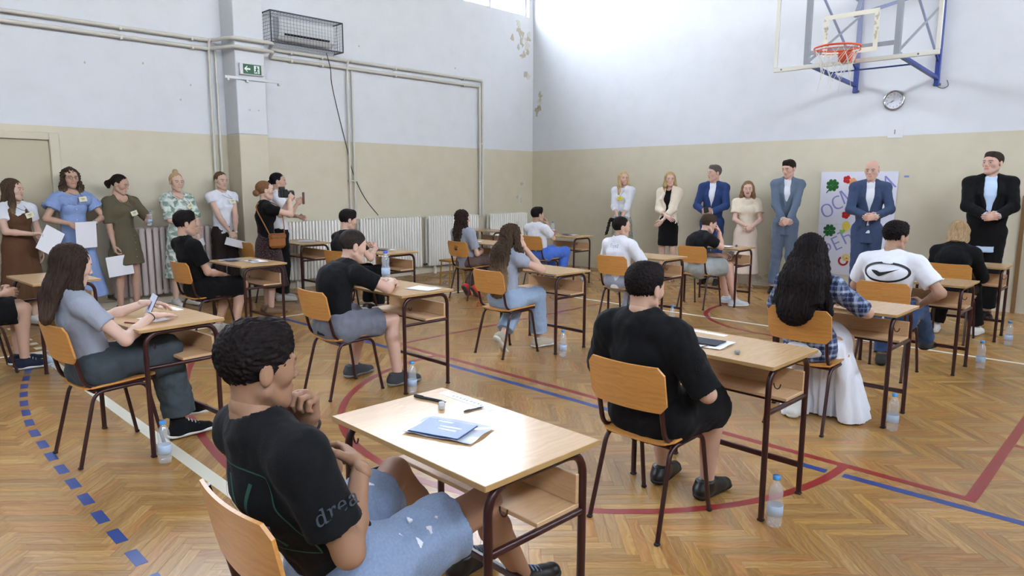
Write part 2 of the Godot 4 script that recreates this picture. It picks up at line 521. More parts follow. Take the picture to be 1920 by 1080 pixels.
# ---------------------------------------------------------------- the floor
func build_court():
	var fl := setting("floor", "herringbone parquet floor with court markings")
	slab(fl, "subfloor", M.joint, Vector3(-8.0, -0.2, -9.9), Vector3(10.7, -0.003, 3.8))
	# herringbone: zigzag strips along z; the nearest 300 blocks are single pieces
	var W := 0.0525
	var L := W * 7.0
	var s := sqrt(0.5)
	var U := Vector3(s, 0, s)
	var V := Vector3(-s, 0, s)
	var tones := [Color(0.46, 0.280, 0.105), Color(0.41, 0.243, 0.088), Color(0.51, 0.325, 0.130), Color(0.45, 0.246, 0.092), Color(0.42, 0.270, 0.112), Color(0.49, 0.295, 0.100)]
	var blocks := []
	for t in range(-70, 70):
		for k in range(-330, 330):
			for kind in 2:
				var a := k * W + t * L
				var b := k * W - t * L
				var cu := a + L / 2
				var cv := b + W / 2
				if kind == 1:
					cu = a + L + W / 2
					cv = b + W - L / 2
				var c := U * cu + V * cv
				if c.x < -0.3 or c.x > 10.55 or c.z < -9.8 or c.z > 1.2: continue
				if c.x + c.z < -9.0: continue
				blocks.append([c, kind])
	var cam := Vector3(0, 1.57, 0)
	var fwd := Vector3(0.70, 0, -0.70)
	for b in blocks:
		var to: Vector3 = b[0] - cam
		var dep := to.dot(Vector3(cos(0.774), 0, -sin(0.774)) * 0.989 - Vector3.UP * 0.149)
		var lat := absf(to.dot(Vector3(sin(0.774), 0, cos(0.774))))
		var low: bool = dep > 0.5 and lat / dep < 0.745 and (1.57 * 0.989 + (to.dot(Vector3(cos(0.774), 0, -sin(0.774)))) * -0.149) / dep < 0.425
		b.append(to.length() + (0.0 if low else 50.0))
	blocks.sort_custom(func(p, q): return p[2] < q[2])
	var single := []
	var variants := []
	for v in 12:
		var st1 := SurfaceTool.new()
		st1.begin(Mesh.PRIMITIVE_TRIANGLES)
		block_into(st1, Transform3D(), L, W, tones[v % 6] * (0.9 + 0.02 * v), Vector2(v * 0.137, v * 0.31))
		st1.generate_normals()
		variants.append(st1.commit())
	var st := SurfaceTool.new()
	st.begin(Mesh.PRIMITIVE_TRIANGLES)
	for i in blocks.size():
		var b: Array = blocks[i]
		var ang := -PI / 4 if b[1] == 0 else PI / 4
		if i < 300:
			var o := obj("parquet_block", variants[rng.randi() % 12], M.plank_all, fl, b[0])
			o.rotation.y = ang
		else:
			var tone: Color = tones[rng.randi() % 6] * rng.randf_range(0.86, 1.10)
			block_into(st, Transform3D(Basis(Vector3.UP, ang), b[0]), L, W, tone, Vector2(rng.randf(), rng.randf()), b[2] < 4.5)
	st.generate_normals()
	var rest := obj("parquet_blocks", st.commit(), M.plank_all, fl)
	rest.set_meta("kind", "stuff")
	# court markings, paint about half a millimetre thick
	strip(fl, M.line_white, Vector3(7.43, 0, -7.60), Vector3(7.43, 0, 1.5), 0.05)
	strip(fl, M.line_white, Vector3(-1.0, 0, -7.575), Vector3(7.405, 0, -7.575), 0.05)
	strip(fl, M.line_white, Vector3(1.375, 0, -7.55), Vector3(1.375, 0, 1.5), 0.075)
	strip(fl, M.line_blue, Vector3(3.80, 0, -7.55), Vector3(3.80, 0, -1.275), 0.055)
	strip(fl, M.line_blue, Vector3(3.81, 0, -1.19), Vector3(3.90, 0, 1.2), 0.055)
	strip(fl, M.line_red, Vector3(3.955, 0, -5.45), Vector3(3.955, 0, -0.60), 0.055)
	strip(fl, M.line_red, Vector3(3.98, 0, -0.625), Vector3(7.40, 0, -0.625), 0.055)
	strip(fl, M.line_red, Vector3(3.98, 0, -5.45), Vector3(7.40, 0, -5.45), 0.05)
	strip(fl, M.line_red, Vector3(5.0, 0, -0.595), Vector3(5.0, 0, -0.40), 0.04)
	arc(fl, M.line_red, Vector3(3.93, 0, -3.03), 1.80, PI / 2, 3 * PI / 2, 0.05)
	arc(fl, M.line_red, Vector3(8.2, 0, -3.03), 1.22, PI / 2 - 0.2, 3 * PI / 2 + 0.2, 0.05)
	arc(fl, M.line_red, Vector3(8.2, 0, -3.03), 6.73, PI * 0.80, PI * 1.24, 0.05)
	var pts := [Vector2(1.30, -7.35), Vector2(1.23, -7.10), Vector2(1.16, -6.85), Vector2(1.10, -6.60), Vector2(1.04, -6.35), Vector2(0.99, -6.10), Vector2(0.945, -5.845), Vector2(0.91, -5.59), Vector2(0.88, -5.335), Vector2(0.86, -5.08), Vector2(0.85, -4.82), Vector2(0.84, -4.565), Vector2(0.835, -4.31), Vector2(0.83, -4.055), Vector2(0.825, -3.80), Vector2(0.82, -3.54), Vector2(0.82, -3.285), Vector2(0.82, -3.03), Vector2(0.82, -2.77), Vector2(0.82, -2.51)]
	for i in pts.size():
		var d: Vector2 = (pts[mini(i + 1, pts.size() - 1)] - pts[maxi(i - 1, 0)]).normalized()
		var o := obj("line_dash", bevel_box(Vector3(0.05, 0.0008, 0.15), 0.0003), M.line_blue, fl, Vector3(pts[i].x, 0.0004, pts[i].y))
		o.rotation.y = atan2(d.x, d.y)
	for i in 6:
		obj("line_dash", bevel_box(Vector3(0.075, 0.0008, 0.11), 0.0003), M.line_white, fl, Vector3(1.42, 0.0004, -7.76 - i * 0.252))

func block_into(st: SurfaceTool, xf: Transform3D, L: float, W: float, tone: Color, uv: Vector2, eased := true):
	# one parquet block with eased edges: top at y = 0, joints 3 mm deep
	var gap := 0.0004 if eased else 0.0
	var l := L / 2 - gap
	var w := W / 2 - gap
	var e := 0.0007 if eased else 0.0
	var lo := [Vector3(-l, -0.003, -w), Vector3(l, -0.003, -w), Vector3(l, -0.003, w), Vector3(-l, -0.003, w)]
	var mid := [Vector3(-l, -0.0004, -w), Vector3(l, -0.0004, -w), Vector3(l, -0.0004, w), Vector3(-l, -0.0004, w)]
	var hi := [Vector3(-l + e, 0, -w + e), Vector3(l - e, 0, -w + e), Vector3(l - e, 0, w - e), Vector3(-l + e, 0, w - e)]
	st.set_smooth_group(-1)
	var put := func(p: Vector3):
		st.set_color(tone)
		st.set_uv(Vector2(p.x / 0.8, p.z / 0.4) + uv)
		st.add_vertex(xf * p)
	var f := func(a: Vector3, b: Vector3, c: Vector3, d: Vector3, out: Vector3):
		if (b - a).cross(c - a).dot(out) > 0.0:
			for p in [a, d, c, a, c, b]: put.call(p)
		else:
			for p in [a, b, c, a, c, d]: put.call(p)
	f.call(hi[0], hi[1], hi[2], hi[3], Vector3.UP)
	if not eased: return
	for i in 4:
		var j := (i + 1) % 4
		var out: Vector3 = (mid[i] + mid[j]) * Vector3(1, 0, 1)
		f.call(mid[i], mid[j], hi[j], hi[i], out + Vector3.UP)

func strip(parent: Node, m: Material, a: Vector3, b: Vector3, w: float):
	var o := obj("court_line", bevel_box(Vector3(w, 0.0008, a.distance_to(b)), 0.0003), m, parent, (a + b) / 2 + Vector3.UP * 0.0004)
	o.rotation.y = atan2(b.x - a.x, b.z - a.z)

func arc(parent: Node, m: Material, c: Vector3, r: float, from: float, to: float, w: float):
	var st := SurfaceTool.new()
	st.begin(Mesh.PRIMITIVE_TRIANGLES)
	st.set_smooth_group(-1)
	var n := 72
	for i in n:
		var a0 := lerpf(from, to, float(i) / n)
		var a1 := lerpf(from, to, float(i + 1) / n)
		var d0 := Vector3(cos(a0), 0, sin(a0))
		var d1 := Vector3(cos(a1), 0, sin(a1))
		var h := Vector3.UP * 0.0008
		quad(st, d0 * (r - w / 2) + h, d0 * (r + w / 2) + h, d1 * (r + w / 2) + h, d1 * (r - w / 2) + h, Vector3.UP)
		quad(st, d0 * (r + w / 2), d1 * (r + w / 2), d1 * (r + w / 2) + h, d0 * (r + w / 2) + h, d0)
		quad(st, d0 * (r - w / 2), d1 * (r - w / 2), d1 * (r - w / 2) + h, d0 * (r - w / 2) + h, -d0)
	st.generate_normals()
	obj("court_line", st.commit(), m, parent, c)

# ---------------------------------------------------------------- things on the walls
func build_fixtures():
	pipes()
	radiators()
	air_conditioner()
	exit_sign()
	basket()
	clock()
	poster()
	var br := thing("angle_bracket", "white steel angle bar fixed across the pilaster below the exit sign", "bracket", Vector3(4.40, 2.96, -9.18))
	obj("bar", bevel_box(Vector3(0.80, 0.035, 0.02), 0.003), M.plain_white, br)
	for x in [-0.36, 0.36, -0.1]:
		obj("foot", bevel_box(Vector3(0.03, 0.03, 0.06), 0.003), M.plain_white, br, Vector3(x, -0.03, -0.01))
	var pl := thing("wall_plate", "small white oval plate screwed to the pilaster", "plate", Vector3(4.39, 2.56, -9.197))
	var poly := PackedVector2Array()
	for k in 24:
		var a := TAU * k / 24
		poly.append(Vector2(signf(cos(a)) * 0.06 + cos(a) * 0.025, sin(a) * 0.022))
	obj("plate", extrude(poly, 0.006), M.plain_white, pl)
	for x in [-0.06, 0.06]:
		obj("screw", bevel_box(Vector3(0.01, 0.01, 0.006), 0.002), M.grey_steel, pl, Vector3(x, 0, 0.004))
	var ja := thing("junction_cover", "thin square cover plate on the white wall under the clock", "cover plate", Vector3(WALL_X - 0.006, 2.285, -2.925), -PI / 2)
	obj("cover", bevel_box(Vector3(0.19, 0.16, 0.010), 0.002), M.plain_white, ja)
	obj("print", bevel_box(Vector3(0.012, 0.06, 0.001), 0.0003), mat(Color(0.45, 0.45, 0.47)), ja, Vector3(-0.005, 0.0, 0.0055))
	# black cable hanging down the wall beside the pipes
	var cab := []
	for p in [Vector3(5.70, 3.52, -9.49), Vector3(5.76, 3.30, -9.49), Vector3(5.83, 3.1, -9.585), Vector3(5.92, 2.7, -9.588), Vector3(6.06, 2.15, -9.588), Vector3(6.16, 1.75, -9.588), Vector3(6.36, 1.36, -9.588), Vector3(6.62, 1.06, -9.585)]:
		cab.append(p)
	tag(obj("cable", tube(smooth_path(cab, 5), 0.006, 6), M.black_plastic), "thin dark cable hanging down the wall from the cage to the radiator", "cable")

func smooth_path(p: Array, n: int) -> Array:
	var out := []
	for i in p.size() - 1:
		var a: Vector3 = p[maxi(i - 1, 0)]
		var d: Vector3 = p[mini(i + 2, p.size() - 1)]
		for k in n:
			out.append(p[i].cubic_interpolate(p[i + 1], a, d, float(k) / n))
	out.append(p[-1])
	return out

func pipes():
	var t := thing("heating_pipes", "pair of cream heating pipes running along the radiator wall with risers", "pipes")
	var k := 0
	for y in [3.46, 3.35]:
		var zz := WALL_Z + 0.06
		var path := rounded([Vector3(-3.0, y - 0.02, zz), Vector3(3.98, y, zz), Vector3(4.12, y, -9.13), Vector3(4.66, y, -9.13), Vector3(4.82, y, zz), Vector3(8.96 - k * 0.07, y, zz), Vector3(8.96 - k * 0.07, 0.98, zz)], 0.05, 4)
		obj("main_pipe", tube(path, 0.024, 10), M.pipe, t)
		k += 1
	for x in [3.96, 6.08]:
		obj("riser", tube(rounded([Vector3(x + 0.06, 3.46, WALL_Z + 0.1), Vector3(x, 3.46, WALL_Z + 0.1), Vector3(x, 3.30, WALL_Z + 0.06), Vector3(x, 1.0, WALL_Z + 0.05)], 0.04, 4), 0.018, 8), M.pipe, t)
		obj("riser", tube([Vector3(x + 0.09, 3.35, WALL_Z + 0.05), Vector3(x + 0.09, 1.0, WALL_Z + 0.05)], 0.018, 8), M.pipe, t)
		obj("clamp", bevel_box(Vector3(0.15, 0.02, 0.05), 0.003), M.pipe, t, Vector3(x + 0.045, 1.62, WALL_Z + 0.05))
	for x in [1.6, 2.9, 3.75, 5.15, 5.65, 7.0, 8.5]:
		for y in [3.46, 3.35]:
			obj("clamp", bevel_box(Vector3(0.03, 0.05, 0.085), 0.003), M.pipe, t, Vector3(x, y - 0.012, WALL_Z + 0.045))
	obj("clamp", bevel_box(Vector3(0.12, 0.03, 0.05), 0.003), M.pipe, t, Vector3(8.925, 2.32, WALL_Z + 0.05))

func radiators():
	# one cast section: two columns joined by hubs
	var st := SurfaceTool.new()
	st.begin(Mesh.PRIMITIVE_TRIANGLES)
	for z in [-0.045, 0.045]:
		tube_into(st, rounded([Vector3(0, 0.05, z * 0.3), Vector3(0, 0.02, z), Vector3(0, 0.88, z), Vector3(0, 0.85, z * 0.3)], 0.05, 3), [0.018, 0.020, 0.0215, 0.0225, 0.0225, 0.0225, 0.0225, 0.0215, 0.020, 0.018], 8)
	for y in [0.05, 0.85]:
		tube_into(st, [Vector3(-0.026, y, 0), Vector3(0.026, y, 0)], 0.026, 8)
	st.generate_normals()
	var sec := st.commit()
	var places := [[2.60, 3.76, "old white cast-iron radiator behind the women at the far left"], [4.90, 5.80, "white radiator behind the woman with the camera"], [6.18, 7.38, "white radiator right of the hanging cable"], [7.57, 8.75, "white radiator behind the curly-haired girl"], [9.06, 10.06, "white radiator nearest the corner of the hall"]]
	for i in places.size():
		var p: Array = places[i]
		var t := thing("radiator", p[2], "radiator", Vector3(p[0], 0.13, WALL_Z + 0.13), 0.0, "radiators along the wall")
		var m: Material = M.rad_old if i == 0 else M.radiator
		var pitch := 0.082 if i == 0 else 0.054
		var n := int((p[1] - p[0]) / pitch) + 1
		for k in n:
			var o := obj("section", sec, m, t, Vector3(k * pitch, 0, 0))
			o.scale = Vector3(pitch / 0.0525, 1, 1)
		obj("valve", tube([Vector3(-0.10, 0.05, 0), Vector3(-0.02, 0.05, 0)], 0.016, 8), M.black_plastic, t)
		obj("feed_pipe", tube(rounded([Vector3(n * pitch - 0.04, 0.85, 0), Vector3(n * pitch + 0.05, 0.85, 0), Vector3(n * pitch + 0.06, 0.87, -0.08)], 0.03, 3), 0.012, 8), M.pipe, t)
		for x in [0.15, n * pitch - 0.2]:
			obj("foot", bevel_box(Vector3(0.03, 0.13, 0.05), 0.004), m, t, Vector3(x, -0.065, 0))

func air_conditioner():
	var t := thing("air_conditioner", "white wall air conditioner inside the dark wire cage", "air conditioner", Vector3(5.36, 3.75, WALL_Z + 0.001))
	var prof := PackedVector2Array([Vector2(0, -0.13), Vector2(0.10, -0.15), Vector2(0.17, -0.10), Vector2(0.20, 0.02), Vector2(0.19, 0.13), Vector2(0.16, 0.15), Vector2(0, 0.15)])
	var body := obj("body", extrude(prof, 0.88), M.plain_white, t)
	body.rotation.y = -PI / 2
	body.position = Vector3(0, 0, 0)
	obj("air_outlet", bevel_box(Vector3(0.72, 0.028, 0.02), 0.003), M.black_plastic, t, Vector3(0, -0.075, 0.178), Vector3(0.5, 0, 0))
	for k in 14:
		obj("louvre", bevel_box(Vector3(0.006, 0.024, 0.012), 0.001), M.grey_steel, t, Vector3(-0.33 + k * 0.05, -0.075, 0.188), Vector3(0.5, 0, 0))
	var c := thing("wire_cage", "dark steel wire cage guarding the air conditioner on the wall", "cage", Vector3(5.33, 3.74, WALL_Z))
	var a := Vector3(-0.57, -0.21, 0.0)
	var b := Vector3(0.57, 0.21, 0.255)
	for y in [a.y, b.y]:
		obj("frame_bar", bevel_box(Vector3(1.15, 0.016, 0.016), 0.002), M.cage, c, Vector3(0, y, b.z))
		for x in [a.x, b.x]:
			obj("frame_bar", bevel_box(Vector3(0.016, 0.016, 0.255), 0.002), M.cage, c, Vector3(x, y, 0.1275))
	for x in [a.x, b.x]:
		obj("frame_bar", bevel_box(Vector3(0.016, 0.43, 0.016), 0.002), M.cage, c, Vector3(x, 0, b.z))
	var st := SurfaceTool.new()
	st.begin(Mesh.PRIMITIVE_TRIANGLES)
	for k in range(1, 23):
		var x := lerpf(a.x, b.x, k / 23.0)
		tube_into(st, [Vector3(x, a.y, 0.0), Vector3(x, a.y, b.z), Vector3(x, b.y, b.z), Vector3(x, b.y, 0)], 0.0022, 4)
	for k in range(1, 9):
		var y := lerpf(a.y, b.y, k / 9.0)
		tube_into(st, [Vector3(a.x, y, 0), Vector3(a.x, y, b.z), Vector3(b.x, y, b.z), Vector3(b.x, y, 0)], 0.0022, 4)
	for k in range(1, 5):
		var z := b.z * k / 5.0
		for x in [a.x, b.x]: tube_into(st, [Vector3(x, a.y, z), Vector3(x, b.y, z)], 0.0022, 4)
		for y in [a.y, b.y]: tube_into(st, [Vector3(a.x, y, z), Vector3(b.x, y, z)], 0.0022, 4)
	st.generate_normals()
	obj("wire_grid", st.commit(), M.cage, c).set_meta("kind", "stuff")
	obj("hook", tube(rounded([Vector3(b.x - 0.15, a.y, b.z), Vector3(b.x - 0.15, a.y - 0.05, b.z), Vector3(b.x - 0.17, a.y - 0.07, b.z)], 0.02, 3), 0.005, 6), M.cage, c)

func exit_sign():
	var t := thing("exit_sign", "green emergency exit sign with arrow and running figure on the pilaster", "exit sign", Vector3(4.365, 3.085, -9.2))
	obj("housing", bevel_box(Vector3(0.33, 0.15, 0.05), 0.006), M.plain_white, t, Vector3(0, 0, 0.026))
	var gm := mat(Color(0.02, 0.30, 0.16), 0.4)
	gm.emission_enabled = true
	gm.emission = Color(0.01, 0.20, 0.10)
	gm.emission_energy_multiplier = 0.25
	obj("sign_panel", bevel_box(Vector3(0.25, 0.125, 0.008), 0.002), gm, t, Vector3(0, 0, 0.054))
	var wm := mat(Color(0.9, 0.95, 0.92), 0.5)
	obj("arrow", extrude(PackedVector2Array([Vector2(-0.115, 0), Vector2(-0.07, 0.042), Vector2(-0.07, 0.026), Vector2(-0.085, 0.012), Vector2(-0.03, 0.012), Vector2(-0.03, -0.012), Vector2(-0.085, -0.012), Vector2(-0.07, -0.026), Vector2(-0.07, -0.042)]), 0.002), wm, t, Vector3(0, 0, 0.059))
	obj("doorway", bevel_box(Vector3(0.075, 0.10, 0.002), 0.0005), wm, t, Vector3(0.06, 0, 0.0585))
	# running figure in green on the white doorway
	var fm := gm
	var fig := SurfaceTool.new()
	fig.begin(Mesh.PRIMITIVE_TRIANGLES)
	for seg in [[Vector2(0.062, 0.018), Vector2(0.056, -0.008), 0.009], [Vector2(0.056, -0.008), Vector2(0.072, -0.026), 0.006], [Vector2(0.072, -0.026), Vector2(0.068, -0.044), 0.005], [Vector2(0.056, -0.008), Vector2(0.046, -0.028), 0.006], [Vector2(0.046, -0.028), Vector2(0.03, -0.03), 0.005], [Vector2(0.062, 0.016), Vector2(0.08, 0.004), 0.0045], [Vector2(0.062, 0.016), Vector2(0.044, 0.006), 0.0045], [Vector2(0.057, 0.033), Vector2(0.0575, 0.034), 0.009]]:
		var pa := Vector3(seg[0].x, seg[0].y, 0.0605)
		var pb := Vector3(seg[1].x, seg[1].y, 0.0605)
		var dd: Vector3 = (pb - pa).normalized()
		var nn: Vector3 = Vector3(-dd.y, dd.x, 0) * seg[2]
		quad(fig, pa - dd * seg[2] - nn, pb + dd * seg[2] - nn, pb + dd * seg[2] + nn, pa - dd * seg[2] + nn, Vector3(0, 0, 1))
	fig.generate_normals()
	obj("running_figure", fig.commit(), fm, t)
	var led := mat(Color(0.95, 0.55, 0.15), 0.4)
	led.emission_enabled = true
	led.emission = Color(1.0, 0.5, 0.15)
	led.emission_energy_multiplier = 0.8
	for x in [-0.147, 0.147]:
		obj("indicator_lamp", bevel_box(Vector3(0.008, 0.008, 0.006), 0.002), led, t, Vector3(x, -0.01, 0.053))

func bar(parent: Node, called: String, a: Vector3, b: Vector3, w: float, m: Material) -> MeshInstance3D:
	var o := obj(called, bevel_box(Vector3(w, w, a.distance_to(b)), 0.003), m, parent)
	var d := (b - a).normalized()
	o.transform = Transform3D(Basis.looking_at(d, Vector3.UP if absf(d.y) < 0.95 else Vector3.RIGHT), (a + b) / 2)
	return o

func basket():
	var bx := 8.58
	var zc := -2.95
	var t := thing("basketball_hoop", "basketball backboard with orange rim on blue steel wall brackets", "basketball hoop", Vector3(0, 0, 0))
	var y0 := 2.95
	var y1 := 4.03
	obj("backboard", bevel_box(Vector3(0.012, y1 - y0 - 0.04, 1.76), 0.002), M.acrylic, t, Vector3(bx, (y0 + y1) / 2, zc))
	for y in [y0 + 0.025, y1 - 0.025]:
		obj("board_frame", bevel_box(Vector3(0.03, 0.05, 1.80), 0.004), M.pipe, t, Vector3(bx, y, zc))
	for z in [zc - 0.88, zc + 0.88]:
		obj("board_frame", bevel_box(Vector3(0.03, y1 - y0 - 0.1, 0.045), 0.004), M.pipe, t, Vector3(bx, (y0 + y1) / 2, z))
	for z in [zc - 0.8, zc - 0.1, zc + 0.7]:
		obj("bolt", bevel_box(Vector3(0.012, 0.02, 0.02), 0.005), M.grey_steel, t, Vector3(bx - 0.018, y0 + 0.025, z))
	# painted target rectangle
	for y in [3.09, 3.50]:
		obj("target_line", bevel_box(Vector3(0.002, 0.05, 0.60), 0.0005), M.line_white, t, Vector3(bx - 0.0075, y, zc - 0.02))
	for z in [zc - 0.295, zc + 0.255]:
		obj("target_line", bevel_box(Vector3(0.002, 0.36, 0.05), 0.0005), M.line_white, t, Vector3(bx - 0.0075, 3.295, z))
	var gum := RandomNumberGenerator.new()
	gum.seed = 4
	for k in 16:
		var zz: float = zc - 0.295 if k % 2 == 0 else zc + 0.255
		var o := obj("worn_patch", flake(0.012 + gum.randf() * 0.01, 0.02 + gum.randf() * 0.02, k), M.plaster, t, Vector3(bx - 0.0095, 3.12 + gum.randf() * 0.36, zz + gum.randf_range(-0.02, 0.02)))
		o.rotation.y = -PI / 2
		o.scale.z = 0.25
	for z in [-3.47, -2.48]:
		bar(t, "board_upright", Vector3(bx + 0.05, y0 + 0.02, z), Vector3(bx + 0.05, y1 + 0.3, z), 0.06, M.grey_steel)
		bar(t, "wall_post", Vector3(WALL_X - 0.035, 2.84, z), Vector3(WALL_X - 0.035, 4.75, z), 0.055, M.blue_steel)
		bar(t, "support_arm", Vector3(WALL_X - 0.06, 2.94, z), Vector3(bx + 0.05, 3.02, z), 0.045, M.blue_steel)
		bar(t, "support_arm", Vector3(WALL_X - 0.06, 4.05, z), Vector3(bx + 0.05, 4.15, z), 0.045, M.blue_steel)
		bar(t, "brace", Vector3(WALL_X - 0.06, 3.85, z), Vector3(bx + 0.1, 3.05, z), 0.025, M.grey_steel)
		bar(t, "brace", Vector3(WALL_X - 0.06, 3.15, z), Vector3(bx + 0.1, 4.05, z), 0.025, M.blue_steel)
		obj("wall_bolt", bevel_box(Vector3(0.02, 0.03, 0.09), 0.004), M.grey_steel, t, Vector3(WALL_X - 0.011, 2.86, z))
	bar(t, "cross_bar", Vector3(bx + 0.05, 3.14, -3.47), Vector3(bx + 0.05, 3.14, -2.48), 0.045, M.grey_steel)
	bar(t, "cross_bar", Vector3(9.3, 2.985, -3.47), Vector3(9.3, 2.985, -2.48), 0.018, M.blue_steel)
	bar(t, "brace", Vector3(WALL_X - 0.08, 4.05, -3.47), Vector3(bx + 0.08, 3.50, -2.95), 0.045, M.blue_steel)
	bar(t, "brace", Vector3(WALL_X - 0.08, 4.05, -2.48), Vector3(bx + 0.08, 3.50, -2.95), 0.04, M.blue_steel)
	obj("tie_hook", tube(smooth_path([Vector3(WALL_X - 0.05, 2.84, -2.48), Vector3(WALL_X - 0.07, 2.80, -2.40), Vector3(WALL_X - 0.07, 2.83, -2.34), Vector3(WALL_X - 0.06, 2.90, -2.36)], 4), 0.006, 6), M.grey_steel, t)
	# rim and net
	var c := Vector3(8.18, 3.08, zc - 0.01)
	var ring := []
	for k in 33:
		var a := TAU * k / 32
		ring.append(c + Vector3(cos(a) * 0.235, 0, sin(a) * 0.235))
	obj("rim", tube(ring, 0.011, 8), M.rim_orange, t)
	var ring2 := []
	for k in 33:
		var a := TAU * k / 32
		ring2.append(c + Vector3(cos(a) * 0.235, -0.035, sin(a) * 0.235))
	obj("rim_guard", tube(ring2, 0.005, 6), M.rim_orange, t)
	obj("rim_bracket", bevel_box(Vector3(0.15, 0.12, 0.15), 0.01), M.rim_orange, t, Vector3(bx - 0.09, 3.02, zc - 0.01))
	var st := SurfaceTool.new()
	st.begin(Mesh.PRIMITIVE_TRIANGLES)
	var nr := RandomNumberGenerator.new()
	nr.seed = 9
	var n := 12
	for k in n:
		var a0 := TAU * k / n
		for s in [-1.0, 1.0]:
			var p := []
			var len_: int = 5 if k % 3 != 1 else 4
			for j in len_:
				var a: float = a0 + s * 0.26 * (j % 2)
				var rr: float = [0.235, 0.20, 0.17, 0.15, 0.155][j]
				p.append(c + Vector3(cos(a) * rr, -0.085 * j, sin(a) * rr))
			if k % 2 == 0 and s > 0:
				p.append(p[-1] + Vector3(nr.randf_range(-0.03, 0.03), -0.12, nr.randf_range(-0.03, 0.03)))
			tube_into(st, p, 0.0035, 4)
	st.generate_normals()
	obj("net", st.commit(), M.cord, t)

func clock():
	var t := thing("wall_clock", "round silver-rimmed clock with white face on the basket wall", "clock", Vector3(WALL_X - 0.001, 2.70, -2.97), -PI / 2)
	var rim := lathe([Vector2(0.0, 0.0), Vector2(0.13, 0.0), Vector2(0.135, 0.02), Vector2(0.128, 0.036), Vector2(0.113, 0.036), Vector2(0.108, 0.02), Vector2(0.0, 0.02)], 40)
	obj("rim", rim, M.chrome, t, Vector3.ZERO, Vector3(PI / 2, 0, 0))
	var face := CylinderMesh.new()
	face.top_radius = 0.108
	face.bottom_radius = 0.108
	face.height = 0.004
	obj("face", face, mat(Color(0.86, 0.87, 0.9), 0.5), t, Vector3(0, 0, 0.022), Vector3(PI / 2, 0, 0))
	var ink := mat(Color(0.06, 0.06, 0.07), 0.6)
	for k in range(1, 13):
		var a := TAU * k / 12
		obj("numeral", text_mesh(str(k), 0.026, 0.001), ink, t, Vector3(sin(a) * 0.085, cos(a) * 0.085, 0.0245))
	for h in [[deg_to_rad(231), 0.05, 0.006], [deg_to_rad(246), 0.075, 0.004], [0.02, 0.09, 0.0015]]:
		var o := obj("hand", bevel_box(Vector3(h[2], h[1], 0.001), 0.0003), ink, t)
		o.rotation.z = -h[0]
		o.position = Vector3(sin(h[0]) * h[1] * 0.45, cos(h[0]) * h[1] * 0.45, 0.026)

func heart(s: float) -> PackedVector2Array:
	var p := PackedVector2Array()
	for k in 24:
		var a := TAU * k / 24
		p.append(Vector2(16 * pow(sin(a), 3), 13 * cos(a) - 5 * cos(2 * a) - 2 * cos(3 * a) - cos(4 * a) + 16.0) * s / 32.0)
	return p

